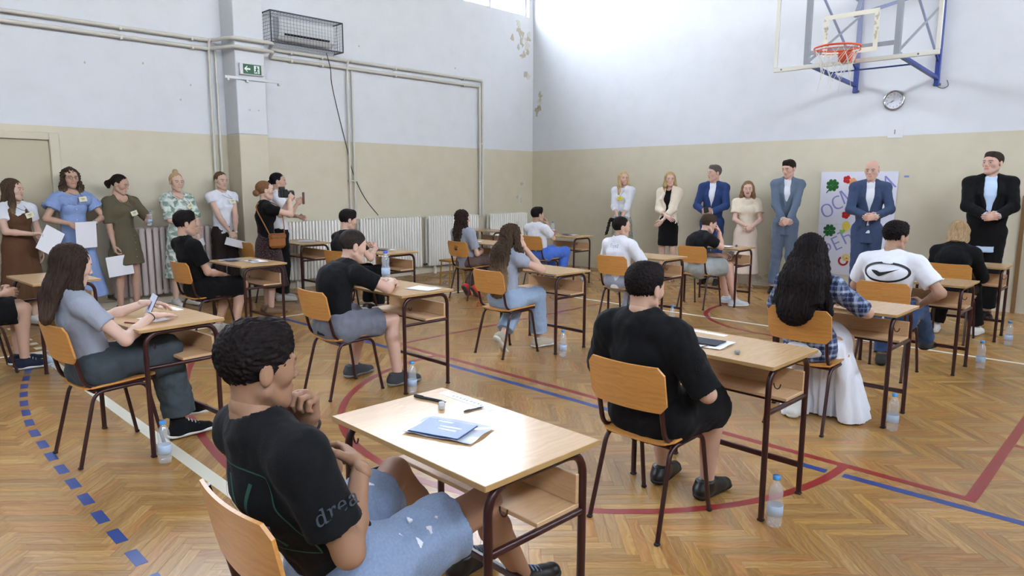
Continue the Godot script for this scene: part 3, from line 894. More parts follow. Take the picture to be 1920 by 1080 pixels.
func poster():
	# hand-made poster of white sheets: letters and paper cut-outs
	var t := thing("poster", "large white hand-lettered poster with clovers and flowers taped to the wall", "poster", Vector3(WALL_X - 0.008, 0.29, -3.36), -PI / 2)
	obj("sheet", extrude(PackedVector2Array([Vector2(-0.48, 0), Vector2(0.50, -0.01), Vector2(0.52, 1.47), Vector2(-0.50, 1.47)]), 0.004), mat(Color(0.84, 0.84, 0.89), 0.8), t)
	obj("sheet_joint", bevel_box(Vector3(0.99, 0.004, 0.001), 0.0003), mat(Color(0.74, 0.74, 0.80), 0.8), t, Vector3(0, 0.72, 0.0025))
	var ink := mat(Color(0.52, 0.53, 0.76), 0.8)
	for l in [["О", -0.38, 0.91, 0.42], ["С", -0.255, 1.02, 0.42], ["М", -0.11, 1.13, 0.42], ["А", 0.40, 1.31, 0.42], ["Р", -0.33, 0.34, 0.5], ["Е", -0.22, 0.44, 0.5], ["Ћ", -0.10, 0.54, 0.5]]:
		obj("letter", text_mesh(l[0], 0.26, 0.001), ink, t, Vector3(l[1], l[2], 0.003), Vector3(0, 0, l[3]))
	var green := mat(Color(0.06, 0.36, 0.13), 0.8)
	for c in [Vector2(-0.33, 1.28), Vector2(-0.33, 0.63)]:
		for k in 4:
			obj("clover_leaf", extrude(heart(0.10), 0.002), green, t, Vector3(c.x, c.y, 0.0035 + k * 0.0004), Vector3(0, 0, PI / 4 + k * PI / 2))
		bar(t, "clover_stem", Vector3(c.x, c.y, 0.004), Vector3(c.x - 0.08, c.y - 0.11, 0.004), 0.012, green)
	for f in [[Vector2(-0.135, 1.36), Color(0.66, 0.06, 0.07)], [Vector2(-0.06, 1.33), Color(0.85, 0.60, 0.42)], [Vector2(-0.12, 0.86), Color(0.66, 0.06, 0.07)]]:
		var fm := mat(f[1], 0.8)
		for k in 5:
			var a := TAU * k / 5
			var pl := PackedVector2Array()
			for q in 12: pl.append(Vector2(cos(TAU * q / 12), sin(TAU * q / 12)) * 0.028)
			obj("petal", extrude(pl, 0.002), fm, t, Vector3(f[0].x + cos(a) * 0.03, f[0].y + sin(a) * 0.03, 0.0035 + k * 0.0004))
	var pear := PackedVector2Array()
	for q in 20: pear.append(Vector2(cos(TAU * q / 20) * 0.055, sin(TAU * q / 20) * 0.075))
	obj("fruit_cutout", extrude(pear, 0.002), mat(Color(0.83, 0.75, 0.32), 0.8), t, Vector3(-0.105, 0.70, 0.0036))
	obj("leaf_cutout", extrude(heart(0.08), 0.002), mat(Color(0.55, 0.72, 0.38), 0.8), t, Vector3(-0.15, 0.58, 0.0036))
	var hs := PackedVector2Array()
	for q in 17: hs.append(Vector2(cos(lerpf(-4.1, 0.9, q / 16.0)), sin(lerpf(-4.1, 0.9, q / 16.0))) * 0.072)
	for q in 17: hs.append(Vector2(cos(lerpf(0.9, -4.1, q / 16.0)), sin(lerpf(0.9, -4.1, q / 16.0))) * 0.045)
	obj("horseshoe_cutout", extrude(hs, 0.002), mat(Color(0.62, 0.08, 0.06), 0.8), t, Vector3(-0.11, 0.20, 0.0036))
	for k in 5:
		var a := TAU * k / 5
		obj("petal", extrude(heart(0.05), 0.002), mat(Color(0.87, 0.75, 0.35), 0.8), t, Vector3(-0.075 + cos(a) * 0.01, 0.25 + sin(a) * 0.01, 0.0042 + k * 0.0003), Vector3(0, 0, a - PI / 2))
	obj("tape", bevel_box(Vector3(0.06, 0.025, 0.001), 0.0003), mat(Color(0.45, 0.55, 0.75), 0.5), t, Vector3(0.62, 1.40, 0.001))

# ---------------------------------------------------------------- desks and chairs
const DESKS := {
	"D1": [1.204, -1.277, 1.1, "school desk nearest the camera with a blue booklet, in front of the seated boy"],
	"D2": [2.958, -1.251, 1.45, "school desk with dark booklet and grey eraser, beside the boy in black seen from behind"],
	"D4": [4.728, -1.236, 0.76, "school desk in front of the girl in the plaid shirt"],
	"D5": [6.498, -1.216, 0.96, "school desk in front of the boy with the oval print on his back"],
	"D6": [8.237, -1.220, -1.0, "school desk in front of the girl with the blond bob"],
	"D3": [1.219, -4.093, -4.58, "school desk under the hands of the girl in the grey top"],
	"D8": [2.975, -4.035, 0.22, "school desk in front of the boy in grey shorts"],
	"D7": [4.702, -4.037, 1.1, "school desk in front of the long-haired girl in jeans"],
	"D9": [6.50, -4.03, 0.0, "school desk in front of the girl with the braid"],
	"D10": [8.22, -4.02, 0.0, "school desk in front of the boy covering his mouth"],
	"D11": [1.21, -6.60, -3.0, "school desk at the left edge in front of the woman in brown"],
	"D12": [2.945, -6.63, -2.0, "school desk with a pen, in front of the boy in profile near the women"],
	"D13": [4.67, -6.63, -2.5, "school desk in front of the boy by the radiators"],
	"D14": [6.47, -6.70, 0.0, "school desk with papers in front of the curly-haired girl"],
	"D15": [8.27, -6.74, -2.0, "school desk with a bottle on top, in front of the boy in blue trousers"],
	"E1": [4.62, -8.56, 0.0, "empty school desk by the radiator beside the woman with the camera"],
	"E2": [8.28, -8.56, 0.0, "empty school desk against the radiators near the corner"],
}
# chair centre on the floor, turn in degrees, label
const CHAIRS := {
	"S1": [0.90, -1.60, 0.0, "wooden school chair under the boy nearest the camera"],
	"S2": [2.69, -1.695, 0.0, "wooden school chair under the boy in black seen from behind"],
	"S3": [1.12, -4.44, -6.0, "wooden school chair under the girl in the grey top"],
	"S4": [4.55, -1.68, 0.0, "wooden school chair under the girl in the plaid shirt"],
	"S5": [6.22, -1.68, 0.0, "wooden school chair under the boy with the oval back print"],
	"S6": [8.10, -1.63, 0.0, "wooden school chair under the girl with the blond bob"],
	"S7": [4.49, -4.46, 1.0, "wooden school chair under the long-haired girl in jeans"],
	"S8": [2.75, -4.50, 0.0, "wooden school chair under the boy in grey shorts"],
	"S9": [6.35, -4.45, 0.0, "wooden school chair under the girl with the braid"],
	"S10": [8.03, -4.43, 0.0, "wooden school chair under the boy covering his mouth"],
	"S11": [0.86, -7.05, 0.0, "school chair cut by the left edge of the picture"],
	"S12": [2.76, -7.10, -4.0, "dark-legged school chair under the boy in profile near the women"],
	"S13": [4.48, -7.06, -3.0, "wooden school chair under the boy by the radiators"],
	"S14": [6.39, -7.06, 0.0, "wooden school chair under the curly-haired girl"],
	"S15": [7.84, -7.02, 0.0, "wooden school chair under the boy in blue trousers"],
	"E1": [4.28, -8.92, 0.0, "empty wooden chair behind the woman with the camera"],
	"E2": [5.32, -8.20, 0.0, "empty wooden chair behind the boy by the radiators"],
}

func desk_center(k: String) -> Vector3:
	return desk_point(k, 0.247, -0.40, 0.0)

func desk_point(k: String, a: float, c: float, y := 0.76) -> Vector3:
	# a: depth from the student's edge, c: 0 at the edge nearest the camera, -0.8 at the far edge
	var d: Array = DESKS[k]
	var t := deg_to_rad(d[2])
	return Vector3(d[0] + a * cos(t) - c * sin(t), y, d[1] + a * sin(t) + c * cos(t))

func build_furniture():
	var first: Node3D = null
	for k in DESKS:
		var d: Array = DESKS[k]
		var o: Node3D
		if first == null:
			first = make_desk(d[3])
			o = first
		else:
			o = first.duplicate()
			o.name = numbered("school_desk")
			add_child(o)
			o.set_meta("label", d[3])
		o.position = desk_center(k)
		o.rotation.y = -deg_to_rad(d[2])
	var ch: Node3D = null
	for k in CHAIRS:
		var c: Array = CHAIRS[k]
		var o: Node3D
		if ch == null:
			ch = make_chair(c[3])
			o = ch
		else:
			o = ch.duplicate()
			o.name = numbered("school_chair")
			add_child(o)
			o.set_meta("label", c[3])
		o.position = Vector3(c[0], 0, c[1])
		o.rotation.y = -deg_to_rad(c[2])

func make_desk(label: String) -> Node3D:
	# local x: from the student's edge to the far edge, z: along the desk
	var t := thing("school_desk", label, "desk", Vector3.ZERO, 0.0, "exam desks")
	var top := obj("tabletop", bevel_box(Vector3(0.494, 0.018, 0.80), 0.002), M.desk_top, t, Vector3(0, 0.751, 0))
	for z in [-0.4, 0.4]:
		obj("edge_band", bevel_box(Vector3(0.494, 0.0176, 0.003), 0.0008), M.desk_edge, top, Vector3(0, 0, z))
	for x in [-0.247, 0.247]:
		obj("edge_band", bevel_box(Vector3(0.003, 0.0176, 0.80), 0.0008), M.desk_edge, top, Vector3(x, 0, 0))
	for z in [-0.366, 0.366]:
		var p := rounded([Vector3(-0.207, 0.0, z), Vector3(-0.207, 0.727, z), Vector3(0.207, 0.727, z), Vector3(0.207, 0.0, z)], 0.085, 7)
		var fr := obj("leg_frame", tube(p, 0.014, 10), M.maroon, t)
		for x in [-0.207, 0.207]:
			obj("foot_cap", bevel_box(Vector3(0.03, 0.012, 0.03), 0.004), M.rubber, fr, Vector3(x, 0.006, z))
		obj("side_rail", tube([Vector3(-0.207, 0.525, z), Vector3(0.207, 0.525, z)], 0.012, 8), M.maroon, t)
		var hk := []
		for q in 9:
			var a := PI * q / 8.0
			hk.append(Vector3(-0.165, 0.665 - sin(a) * 0.025, z + (0.02 - cos(a) * 0.016) * signf(z)))
		obj("bag_hook", tube(hk, 0.003, 6), M.maroon, t)
	obj("stretcher", bevel_box(Vector3(0.022, 0.028, 0.72), 0.004), M.maroon, t, Vector3(0.207, 0.155, 0))
	obj("shelf_rail", bevel_box(Vector3(0.02, 0.02, 0.72), 0.003), M.maroon, t, Vector3(0.035, 0.524, 0))
	obj("shelf", bevel_box(Vector3(0.205, 0.016, 0.728), 0.002), M.desk_shelf, t, Vector3(0.100, 0.5425, 0))
	obj("shelf_back", bevel_box(Vector3(0.016, 0.10, 0.728), 0.002), M.desk_shelf, t, Vector3(0.186, 0.6008, 0))
	return t

func ply_panel(w: float, h: float, th: float, bend: float, rad: float) -> ArrayMesh:
	# bent plywood with rounded corners, in local z (width) and y (height), bending towards -x at its middle
	var st := SurfaceTool.new()
	st.begin(Mesh.PRIMITIVE_TRIANGLES)
	var nz := 14
	var ny := 8
	var pt := func(i: int, j: int, s: float) -> Vector3:
		var z := lerpf(-w / 2, w / 2, float(i) / nz)
		var v := lerpf(-h / 2, h / 2, float(j) / ny)
		var edge := maxf(absf(z) - (w / 2 - rad), 0.0)
		var lim := h / 2 - (rad - sqrt(maxf(rad * rad - edge * edge, 0.0)))
		v = clampf(v, -lim, lim)
		var x := -bend * (1.0 - pow(2.0 * z / w, 2)) + s * th / 2
		return Vector3(x, v, z)
	st.set_smooth_group(0)
	for i in nz:
		for j in ny:
			for s in [-1.0, 1.0]:
				quad(st, pt.call(i, j, s), pt.call(i + 1, j, s), pt.call(i + 1, j + 1, s), pt.call(i, j + 1, s), Vector3(s, 0, 0))
	st.set_smooth_group(-1)
	for i in nz:
		for j in [0, ny]:
			quad(st, pt.call(i, j, -1.0), pt.call(i + 1, j, -1.0), pt.call(i + 1, j, 1.0), pt.call(i, j, 1.0), Vector3(0, -1.0 if j == 0 else 1.0, 0))
	for j in ny:
		for i in [0, nz]:
			quad(st, pt.call(i, j, -1.0), pt.call(i, j + 1, -1.0), pt.call(i, j + 1, 1.0), pt.call(i, j, 1.0), Vector3(0, 0, -1.0 if i == 0 else 1.0))
	st.generate_normals()
	return st.commit()

func make_chair(label: String) -> Node3D:
	# local x: forwards
	var t := thing("school_chair", label, "chair", Vector3.ZERO, 0.0, "school chairs at the desks")
	var seat := obj("seat", ply_panel(0.38, 0.39, 0.011, 0.012, 0.05), M.ply, t, Vector3(0.025, 0.448, 0))
	seat.rotation = Vector3(0, 0, PI / 2 + 0.03)
	var back := obj("backrest", ply_panel(0.40, 0.215, 0.010, 0.022, 0.035), M.ply, t, Vector3(-0.226, 0.70, 0))
	back.rotation.z = 0.20
	for s in [-1.0, 1.0]:
		var z: float = s * 0.168
		var up := rounded([Vector3(-0.243, 0.785, z * 0.99), Vector3(-0.165, 0.44, z), Vector3(0.20, 0.428, z)], 0.07, 6)
		obj("back_upright", tube(up, 0.0115, 8), M.maroon, t)
		var lg := rounded([Vector3(-0.232, 0.0, s * 0.187), Vector3(-0.125, 0.412, s * 0.172), Vector3(0.155, 0.416, s * 0.172), Vector3(0.228, 0.0, s * 0.187)], 0.06, 6)
		var l := obj("leg_pair", tube(lg, 0.0112, 8), M.maroon, t)
		for x in [-0.232, 0.228]:
			obj("foot_cap", bevel_box(Vector3(0.024, 0.014, 0.024), 0.004), M.rubber, l, Vector3(x, 0.007, s * 0.187))
		for y in [0.655, 0.745]:
			obj("rivet", bevel_box(Vector3(0.006, 0.012, 0.012), 0.003), M.grey_steel, back, Vector3(0.008, y - 0.70, s * 0.16))
	for x in [-0.125, 0.13]:
		obj("cross_rail", tube([Vector3(x, 0.415, -0.172), Vector3(x, 0.415, 0.172)], 0.009, 8), M.maroon, t)
	return t

# ---------------------------------------------------------------- things on and beside the desks
func make_bottle(at: Vector3, label: String, cap := Color(0.25, 0.55, 0.80), scale_ := 1.0) -> Node3D:
	var t := thing("water_bottle", label, "bottle", at, rng.randf() * TAU, "plastic water bottles")
	var prof := [Vector2(0, 0.004), Vector2(0.022, 0.0), Vector2(0.030, 0.006), Vector2(0.0315, 0.03), Vector2(0.0300, 0.045), Vector2(0.0315, 0.055), Vector2(0.0315, 0.095), Vector2(0.026, 0.118), Vector2(0.0285, 0.135), Vector2(0.030, 0.150), Vector2(0.0265, 0.168), Vector2(0.0155, 0.188), Vector2(0.0125, 0.195), Vector2(0.0125, 0.206), Vector2(0, 0.206)]
	obj("bottle_body", lathe(prof, 24), M.pet, t)
	obj("cap", lathe([Vector2(0, 0.0), Vector2(0.0150, 0.0), Vector2(0.0155, 0.003), Vector2(0.0150, 0.016), Vector2(0, 0.0165)], 20), mat(cap, 0.45), t, Vector3(0, 0.203, 0))
	obj("label_band", lathe([Vector2(0.0318, 0.050), Vector2(0.0322, 0.0502), Vector2(0.0322, 0.0948), Vector2(0.0318, 0.095)], 24), M.bottle_label, t)
	t.scale = Vector3.ONE * scale_
	return t

func sheet(w: float, h: float, seed_: int, lift := 0.006, curl := 1.0) -> ArrayMesh:
	# a sheet of paper lying in x,z that is not quite flat; two sides and a visible thickness
	var n := FastNoiseLite.new()
	n.seed = seed_
	n.frequency = 6.0
	var st := SurfaceTool.new()
	st.begin(Mesh.PRIMITIVE_TRIANGLES)
	st.set_smooth_group(0)
	var k := 10
	var pt := func(i: int, j: int, y: float) -> Vector3:
		var x := lerpf(-w / 2, w / 2, float(i) / k)
		var z := lerpf(-h / 2, h / 2, float(j) / k)
		var e := pow(maxf(absf(2 * x / w), absf(2 * z / h)), 4)
		return Vector3(x, y + 0.0008 + lift * curl * e * (0.5 + 0.5 * n.get_noise_2d(x, z)), z)
	for i in k:
		for j in k:
			for s in [0.0, 0.0004]:
				quad(st, pt.call(i, j, s), pt.call(i + 1, j, s), pt.call(i + 1, j + 1, s), pt.call(i, j + 1, s), Vector3(0, 1 if s > 0 else -1, 0))
	st.generate_normals()
	return st.commit()

func on_desk(k: String, called: String, label: String, category: String, a: float, c: float, turn: float, group := "", lift := 0.0) -> Node3D:
	return thing(called, label, category, desk_point(k, a, c, 0.7602 + lift), turn - deg_to_rad(DESKS[k][2]), group)

func build_props():
	M.pet = mat(Color(0.88, 0.93, 0.97, 0.20), 0.04)
	M.pet.transparency = BaseMaterial3D.TRANSPARENCY_ALPHA
	M.bottle_label = mat(Color(0.70, 0.78, 0.88, 0.75), 0.4)
	M.bottle_label.transparency = BaseMaterial3D.TRANSPARENCY_ALPHA
	for b in [["D3", 0.05, 0.09, "water bottle by the desk leg of the girl in the grey top"], ["D2", 0.04, 0.03, "water bottle by the desk leg right of the boy in black"], ["D8", 0.10, -0.03, "water bottle at the desk leg of the boy in grey shorts"], ["D7", 0.05, 0.05, "water bottle under the desk of the girl in jeans"], ["D4", 0.04, 0.02, "water bottle by the desk leg of the girl in the plaid shirt"], ["D5", 0.48, 0.07, "water bottle by the desk of the boy with the oval print"], ["D6", -0.03, 0.09, "water bottle by the desk at the right edge"], ["D9", 0.14, 0.04, "water bottle by the desk of the girl with the braid"], ["D11", 0.13, -0.20, "water bottle under the desk at the left edge"], ["D15", 0.30, -0.05, "water bottle on the floor below the desk of the boy in blue trousers"]]:
		var p := desk_point(b[0], b[1], b[2], 0.0)
		make_bottle(p, b[3], Color(0.25, 0.55, 0.80), 1.12)
	make_bottle(desk_point("D8", 0.39, -0.755, 0.7602), "water bottle with a blue cap standing on the desk of the boy in grey shorts", Color(0.15, 0.30, 0.75), 1.15)
	make_bottle(desk_point("D15", 0.15, -0.55, 0.76), "water bottle standing on the desk of the boy in blue trousers", Color(0.2, 0.3, 0.5), 1.0)
	# nearest desk
	var blue := mat(Color(0.28, 0.40, 0.62), 0.35)
	var s1 := on_desk("D1", "plastic_folder", "crumpled clear plastic sleeve under the blue booklet on the nearest desk", "folder", 0.20, -0.40, 0.35)
	obj("sleeve", sheet(0.17, 0.26, 3, 0.012, 1.0), mat(Color(0.80, 0.83, 0.88), 0.15), s1)
	var s2 := on_desk("D1", "exam_booklet", "blue exam booklet with white title lines on the nearest desk", "booklet", 0.185, -0.41, 0.35, "", 0.006)
	obj("cover", bevel_box(Vector3(0.135, 0.004, 0.185), 0.001), blue, s2, Vector3(0, 0.004, 0))
	obj("cover_border", bevel_box(Vector3(0.139, 0.003, 0.189), 0.001), mat(Color(0.10, 0.16, 0.34), 0.4), s2, Vector3(0, 0.0035, 0))
	for q in [[0.012, 0.02, 0.085], [-0.012, 0.02, 0.07], [0.05, -0.02, 0.06]]:
		obj("title_line", bevel_box(Vector3(0.012, 0.0006, q[2]), 0.0002), M.paper, s2, Vector3(q[0], 0.0062, q[1]))
	pen("D1", 0.355, -0.70, 0.25, Color(0.02, 0.02, 0.025), 0.006, 0.15, "black ballpoint pen on the nearest desk")
	pen("D1", 0.40, -0.50, 1.45, Color(0.03, 0.03, 0.04), 0.0035, 0.085, "short black pencil on the nearest desk")
	eraser("D1", 0.33, -0.60, 0.9, Vector3(0.05, 0.018, 0.022), Color(0.72, 0.72, 0.70), "grey-white eraser between pen and pencil on the nearest desk")
	name_strip("D1", 0.455, -0.60, "", "lettered paper strip taped at the far edge of the nearest desk", 0.30)
	# desk of the boy in black
	var s3 := on_desk("D2", "paper_sheets", "white paper sheets under the dark booklet on the second desk", "paper", 0.20, -0.47, 0.1)
	obj("paper", sheet(0.20, 0.27, 5, 0.01), M.paper, s3)
	var s4 := on_desk("D2", "exam_booklet", "dark blue-grey booklet on white sheets on the second desk", "booklet", 0.215, -0.47, 0.1, "", 0.004)
	obj("cover", bevel_box(Vector3(0.13, 0.005, 0.18), 0.001), mat(Color(0.10, 0.12, 0.19), 0.45), s4, Vector3(0, 0.004, 0))
	obj("title_line", bevel_box(Vector3(0.01, 0.0005, 0.07), 0.0002), mat(Color(0.35, 0.35, 0.36)), s4, Vector3(0, 0.0067, 0))
	pen("D2", 0.33, -0.74, 0.5, Color(0.03, 0.03, 0.03), 0.005, 0.15, "black pen at the far corner of the second desk")
	pen("D2", 0.10, -0.42, 1.5, Color(0.35, 0.28, 0.16), 0.004, 0.13, "pencil lying along the near side of the white sheets")
	eraser("D2", 0.115, -0.235, 0.3, Vector3(0.028, 0.016, 0.022), Color(0.55, 0.56, 0.55), "small grey eraser alone on the second desk")
	name_strip("D2", 0.44, -0.62, "", "white name strip at the far edge of the second desk", 0.30)
	# desk of the girl in the grey top
	var s5 := on_desk("D3", "identity_booklet", "open booklet with a small portrait held up by the girl's fingers", "booklet", 0.24, -0.41, -0.25, "", 0.06)
	var pg := obj("page", bevel_box(Vector3(0.004, 0.125, 0.17), 0.001), mat(Color(0.78, 0.79, 0.86), 0.6), s5, Vector3(0, 0.012, 0), Vector3(0, 0, -0.45))
	obj("portrait", bevel_box(Vector3(0.001, 0.055, 0.05), 0.0003), mat(Color(0.36, 0.42, 0.60), 0.5), pg, Vector3(-0.0025, -0.01, 0.0))
	obj("portrait_face", bevel_box(Vector3(0.001, 0.026, 0.02), 0.0003), mat(Color(0.12, 0.09, 0.09), 0.5), pg, Vector3(-0.0032, -0.01, 0.0))
	obj("cover", bevel_box(Vector3(0.003, 0.128, 0.174), 0.001), mat(Color(0.08, 0.10, 0.2), 0.5), pg, Vector3(0.004, 0, 0))
	var s6 := on_desk("D3", "paper_sheet", "small white printed sheet beside the girl's hand", "paper", 0.20, -0.28, 0.15)
	obj("paper", sheet(0.11, 0.20, 8, 0.003), M.paper, s6)
	name_strip("D3", 0.44, -0.60, "", "white name strip at the far edge of the left girl's desk", 0.28)
	pen("D3", 0.06, -0.23, 0.45, Color(0.45, 0.12, 0.08), 0.004, 0.12, "red pencil by the girl's wrist")
	eraser("D3", 0.10, -0.195, 0.3, Vector3(0.03, 0.014, 0.022), Color(0.80, 0.80, 0.82), "white eraser beside the red pencil")
	# farther desks
	var far := [["D8", 0.33, -0.17, 0.2, "white folded sheet on the desk of the boy in grey shorts"], ["D5", 0.30, -0.35, 0.1, "white sheets under a phone on the desk of the boy with the oval print"], ["D9", 0.25, -0.62, 0.2, "white sheets on the desk of the girl with the braid"], ["D10", 0.27, -0.35, 0.0, "white sheet on the desk of the boy covering his mouth"], ["D12", 0.18, -0.58, 0.1, "white sheets at the far side of the boy's desk near the women"], ["D12", 0.32, -0.32, -0.1, "white sheet with a pen on the boy's desk near the women"], ["D13", 0.30, -0.40, 0.1, "white sheets on the desk of the boy by the radiators"], ["D14", 0.12, -0.55, 0.2, "white sheets on the desk of the curly-haired girl"], ["D15", 0.36, -0.35, 0.1, "papers on the desk of the boy in blue trousers"], ["E1", 0.30, -0.35, 0.1, "white sheet on the empty desk by the radiator"]]
	for f in far:
		var o := on_desk(f[0], "paper_sheet", f[4], "paper", f[1], f[2], f[3], "papers on the farther desks")
		obj("paper", sheet(0.17, 0.24, int(f[1] * 100), 0.008), M.paper, o)
	var ph := on_desk("D5", "phone", "dark phone lying on white sheets on a desk at the right", "phone", 0.28, -0.38, 0.1, "", 0.004)
	obj("case", bevel_box(Vector3(0.08, 0.007, 0.16), 0.002), M.black_plastic, ph, Vector3(0, 0.004, 0))
	var bk := on_desk("D12", "exam_booklet", "dark booklet on the white sheets of the boy's desk near the women", "booklet", 0.17, -0.57, 0.1, "", 0.009)
	obj("cover", bevel_box(Vector3(0.13, 0.004, 0.18), 0.001), mat(Color(0.35, 0.37, 0.45), 0.5), bk, Vector3(0, 0.005, 0))
	pen("D12", 0.30, -0.33, 0.4, Color(0.03, 0.04, 0.10), 0.004, 0.14, "dark pen on the boy's desk near the women", 0.003)
	var bk2 := on_desk("D13", "exam_booklet", "dark booklet on the sheets of the boy by the radiators", "booklet", 0.28, -0.42, 0.1, "", 0.009)
	obj("cover", bevel_box(Vector3(0.11, 0.004, 0.16), 0.001), mat(Color(0.12, 0.13, 0.16), 0.5), bk2, Vector3(0, 0.005, 0))
	var bk3 := on_desk("D14", "exam_booklet", "blue booklet on the desk of the curly-haired girl", "booklet", 0.10, -0.68, 0.3)
	obj("cover", bevel_box(Vector3(0.12, 0.006, 0.17), 0.001), mat(Color(0.16, 0.18, 0.36), 0.5), bk3, Vector3(0, 0.004, 0))
	var bk4 := on_desk("D15", "exam_booklet", "dark booklet on the desk of the boy in blue trousers", "booklet", 0.33, -0.42, 0.1, "", 0.009)
	obj("cover", bevel_box(Vector3(0.12, 0.004, 0.16), 0.001), mat(Color(0.15, 0.16, 0.28), 0.5), bk4, Vector3(0, 0.005, 0))
	# yellow step stool by the radiators
	var st := thing("step_stool", "small yellow stool by the radiators behind the curly-haired girl's chair", "stool", Vector3(7.02, 0, -8.2))
	var ym := mat(Color(0.72, 0.52, 0.10), 0.5)
	obj("stool_top", bevel_box(Vector3(0.30, 0.03, 0.26), 0.005), ym, st, Vector3(0, 0.385, 0))
	for x in [-0.12, 0.12]:
		for z in [-0.10, 0.10]:
			obj("leg", tube([Vector3(x * 1.2, 0, z * 1.2), Vector3(x, 0.375, z)], 0.011, 8), ym, st)

func pen(k: String, a: float, c: float, turn: float, col: Color, r: float, len_: float, label: String, lift := 0.0):
	var t := on_desk(k, "pen", label, "pen", a, c, turn, "", r + lift)
	obj("barrel", tube([Vector3(0, 0, -len_ / 2), Vector3(0, 0, len_ * 0.36)], r, 8), mat(col, 0.35), t)
	obj("tip", tube([Vector3(0, 0, len_ * 0.36), Vector3(0, 0, len_ * 0.46), Vector3(0, 0, len_ * 0.5)], [r * 0.9, r * 0.5, r * 0.2], 8), M.grey_steel, t)
	obj("clip", bevel_box(Vector3(r * 0.5, r * 0.5, len_ * 0.25), 0.0005), mat(col * 1.4, 0.3), t, Vector3(0, r * 1.05, -len_ * 0.34))

func eraser(k: String, a: float, c: float, turn: float, size: Vector3, col: Color, label: String):
	var t := on_desk(k, "eraser", label, "eraser", a, c, turn)
	obj("rubber", bevel_box(size, 0.003), mat(col, 0.7), t, Vector3(0, size.y / 2, 0))
	obj("sleeve", bevel_box(Vector3(size.x * 0.55, size.y * 1.06, size.z * 1.05), 0.002), mat(col * 0.8, 0.5), t, Vector3(-size.x * 0.1, size.y / 2, 0))

func name_strip(k: String, a: float, c: float, words: String, label: String, w: float):
	var t := on_desk(k, "name_strip", label, "paper strip", a, c, 0.0)
	obj("strip", bevel_box(Vector3(0.045, 0.0006, w), 0.0002), M.paper, t, Vector3(0, 0.0004, 0))
	if words == "":
		# handwriting too small to read: a row of pen strokes
		for q in 9:
			obj("pen_stroke", bevel_box(Vector3(0.010, 0.0003, 0.004), 0.0001), mat(Color(0.35, 0.38, 0.45), 0.7), t, Vector3(rng.randf_range(-0.003, 0.003), 0.0009, -0.08 + q * 0.02), Vector3(0, rng.randf_range(-0.5, 0.5), 0))
		return
	var o := obj("lettering", text_mesh(words, 0.030, 0.0004), mat(Color(0.25, 0.38, 0.62), 0.7), t, Vector3(0, 0.0010, 0))
	o.rotation = Vector3(-PI / 2, -PI / 2, 0)

# ---------------------------------------------------------------- figures: smooth-joined capsules meshed as surface nets
var jobs := []
var done := []
var lock := Mutex.new()
var T := {}

# a tapered capsule: ends, radii, blend, flattening (direction, factor), flat ends (1: at a, 2: at b), cut (true: carves)
func cap(a: Vector3, b: Vector3, ra: float, rb: float, k := 0.03, sq := Vector3.ZERO, f := 1.0, flat := 0, carve := false) -> Array:
	return [0, a, b, ra, rb, k, sq, f, flat, carve]

func ell(c: Vector3, r: Vector3, k := 0.02, carve := false) -> Array:
	return [1, c, r, 0.0, 0.0, k, Vector3.ZERO, 1.0, 0, carve]

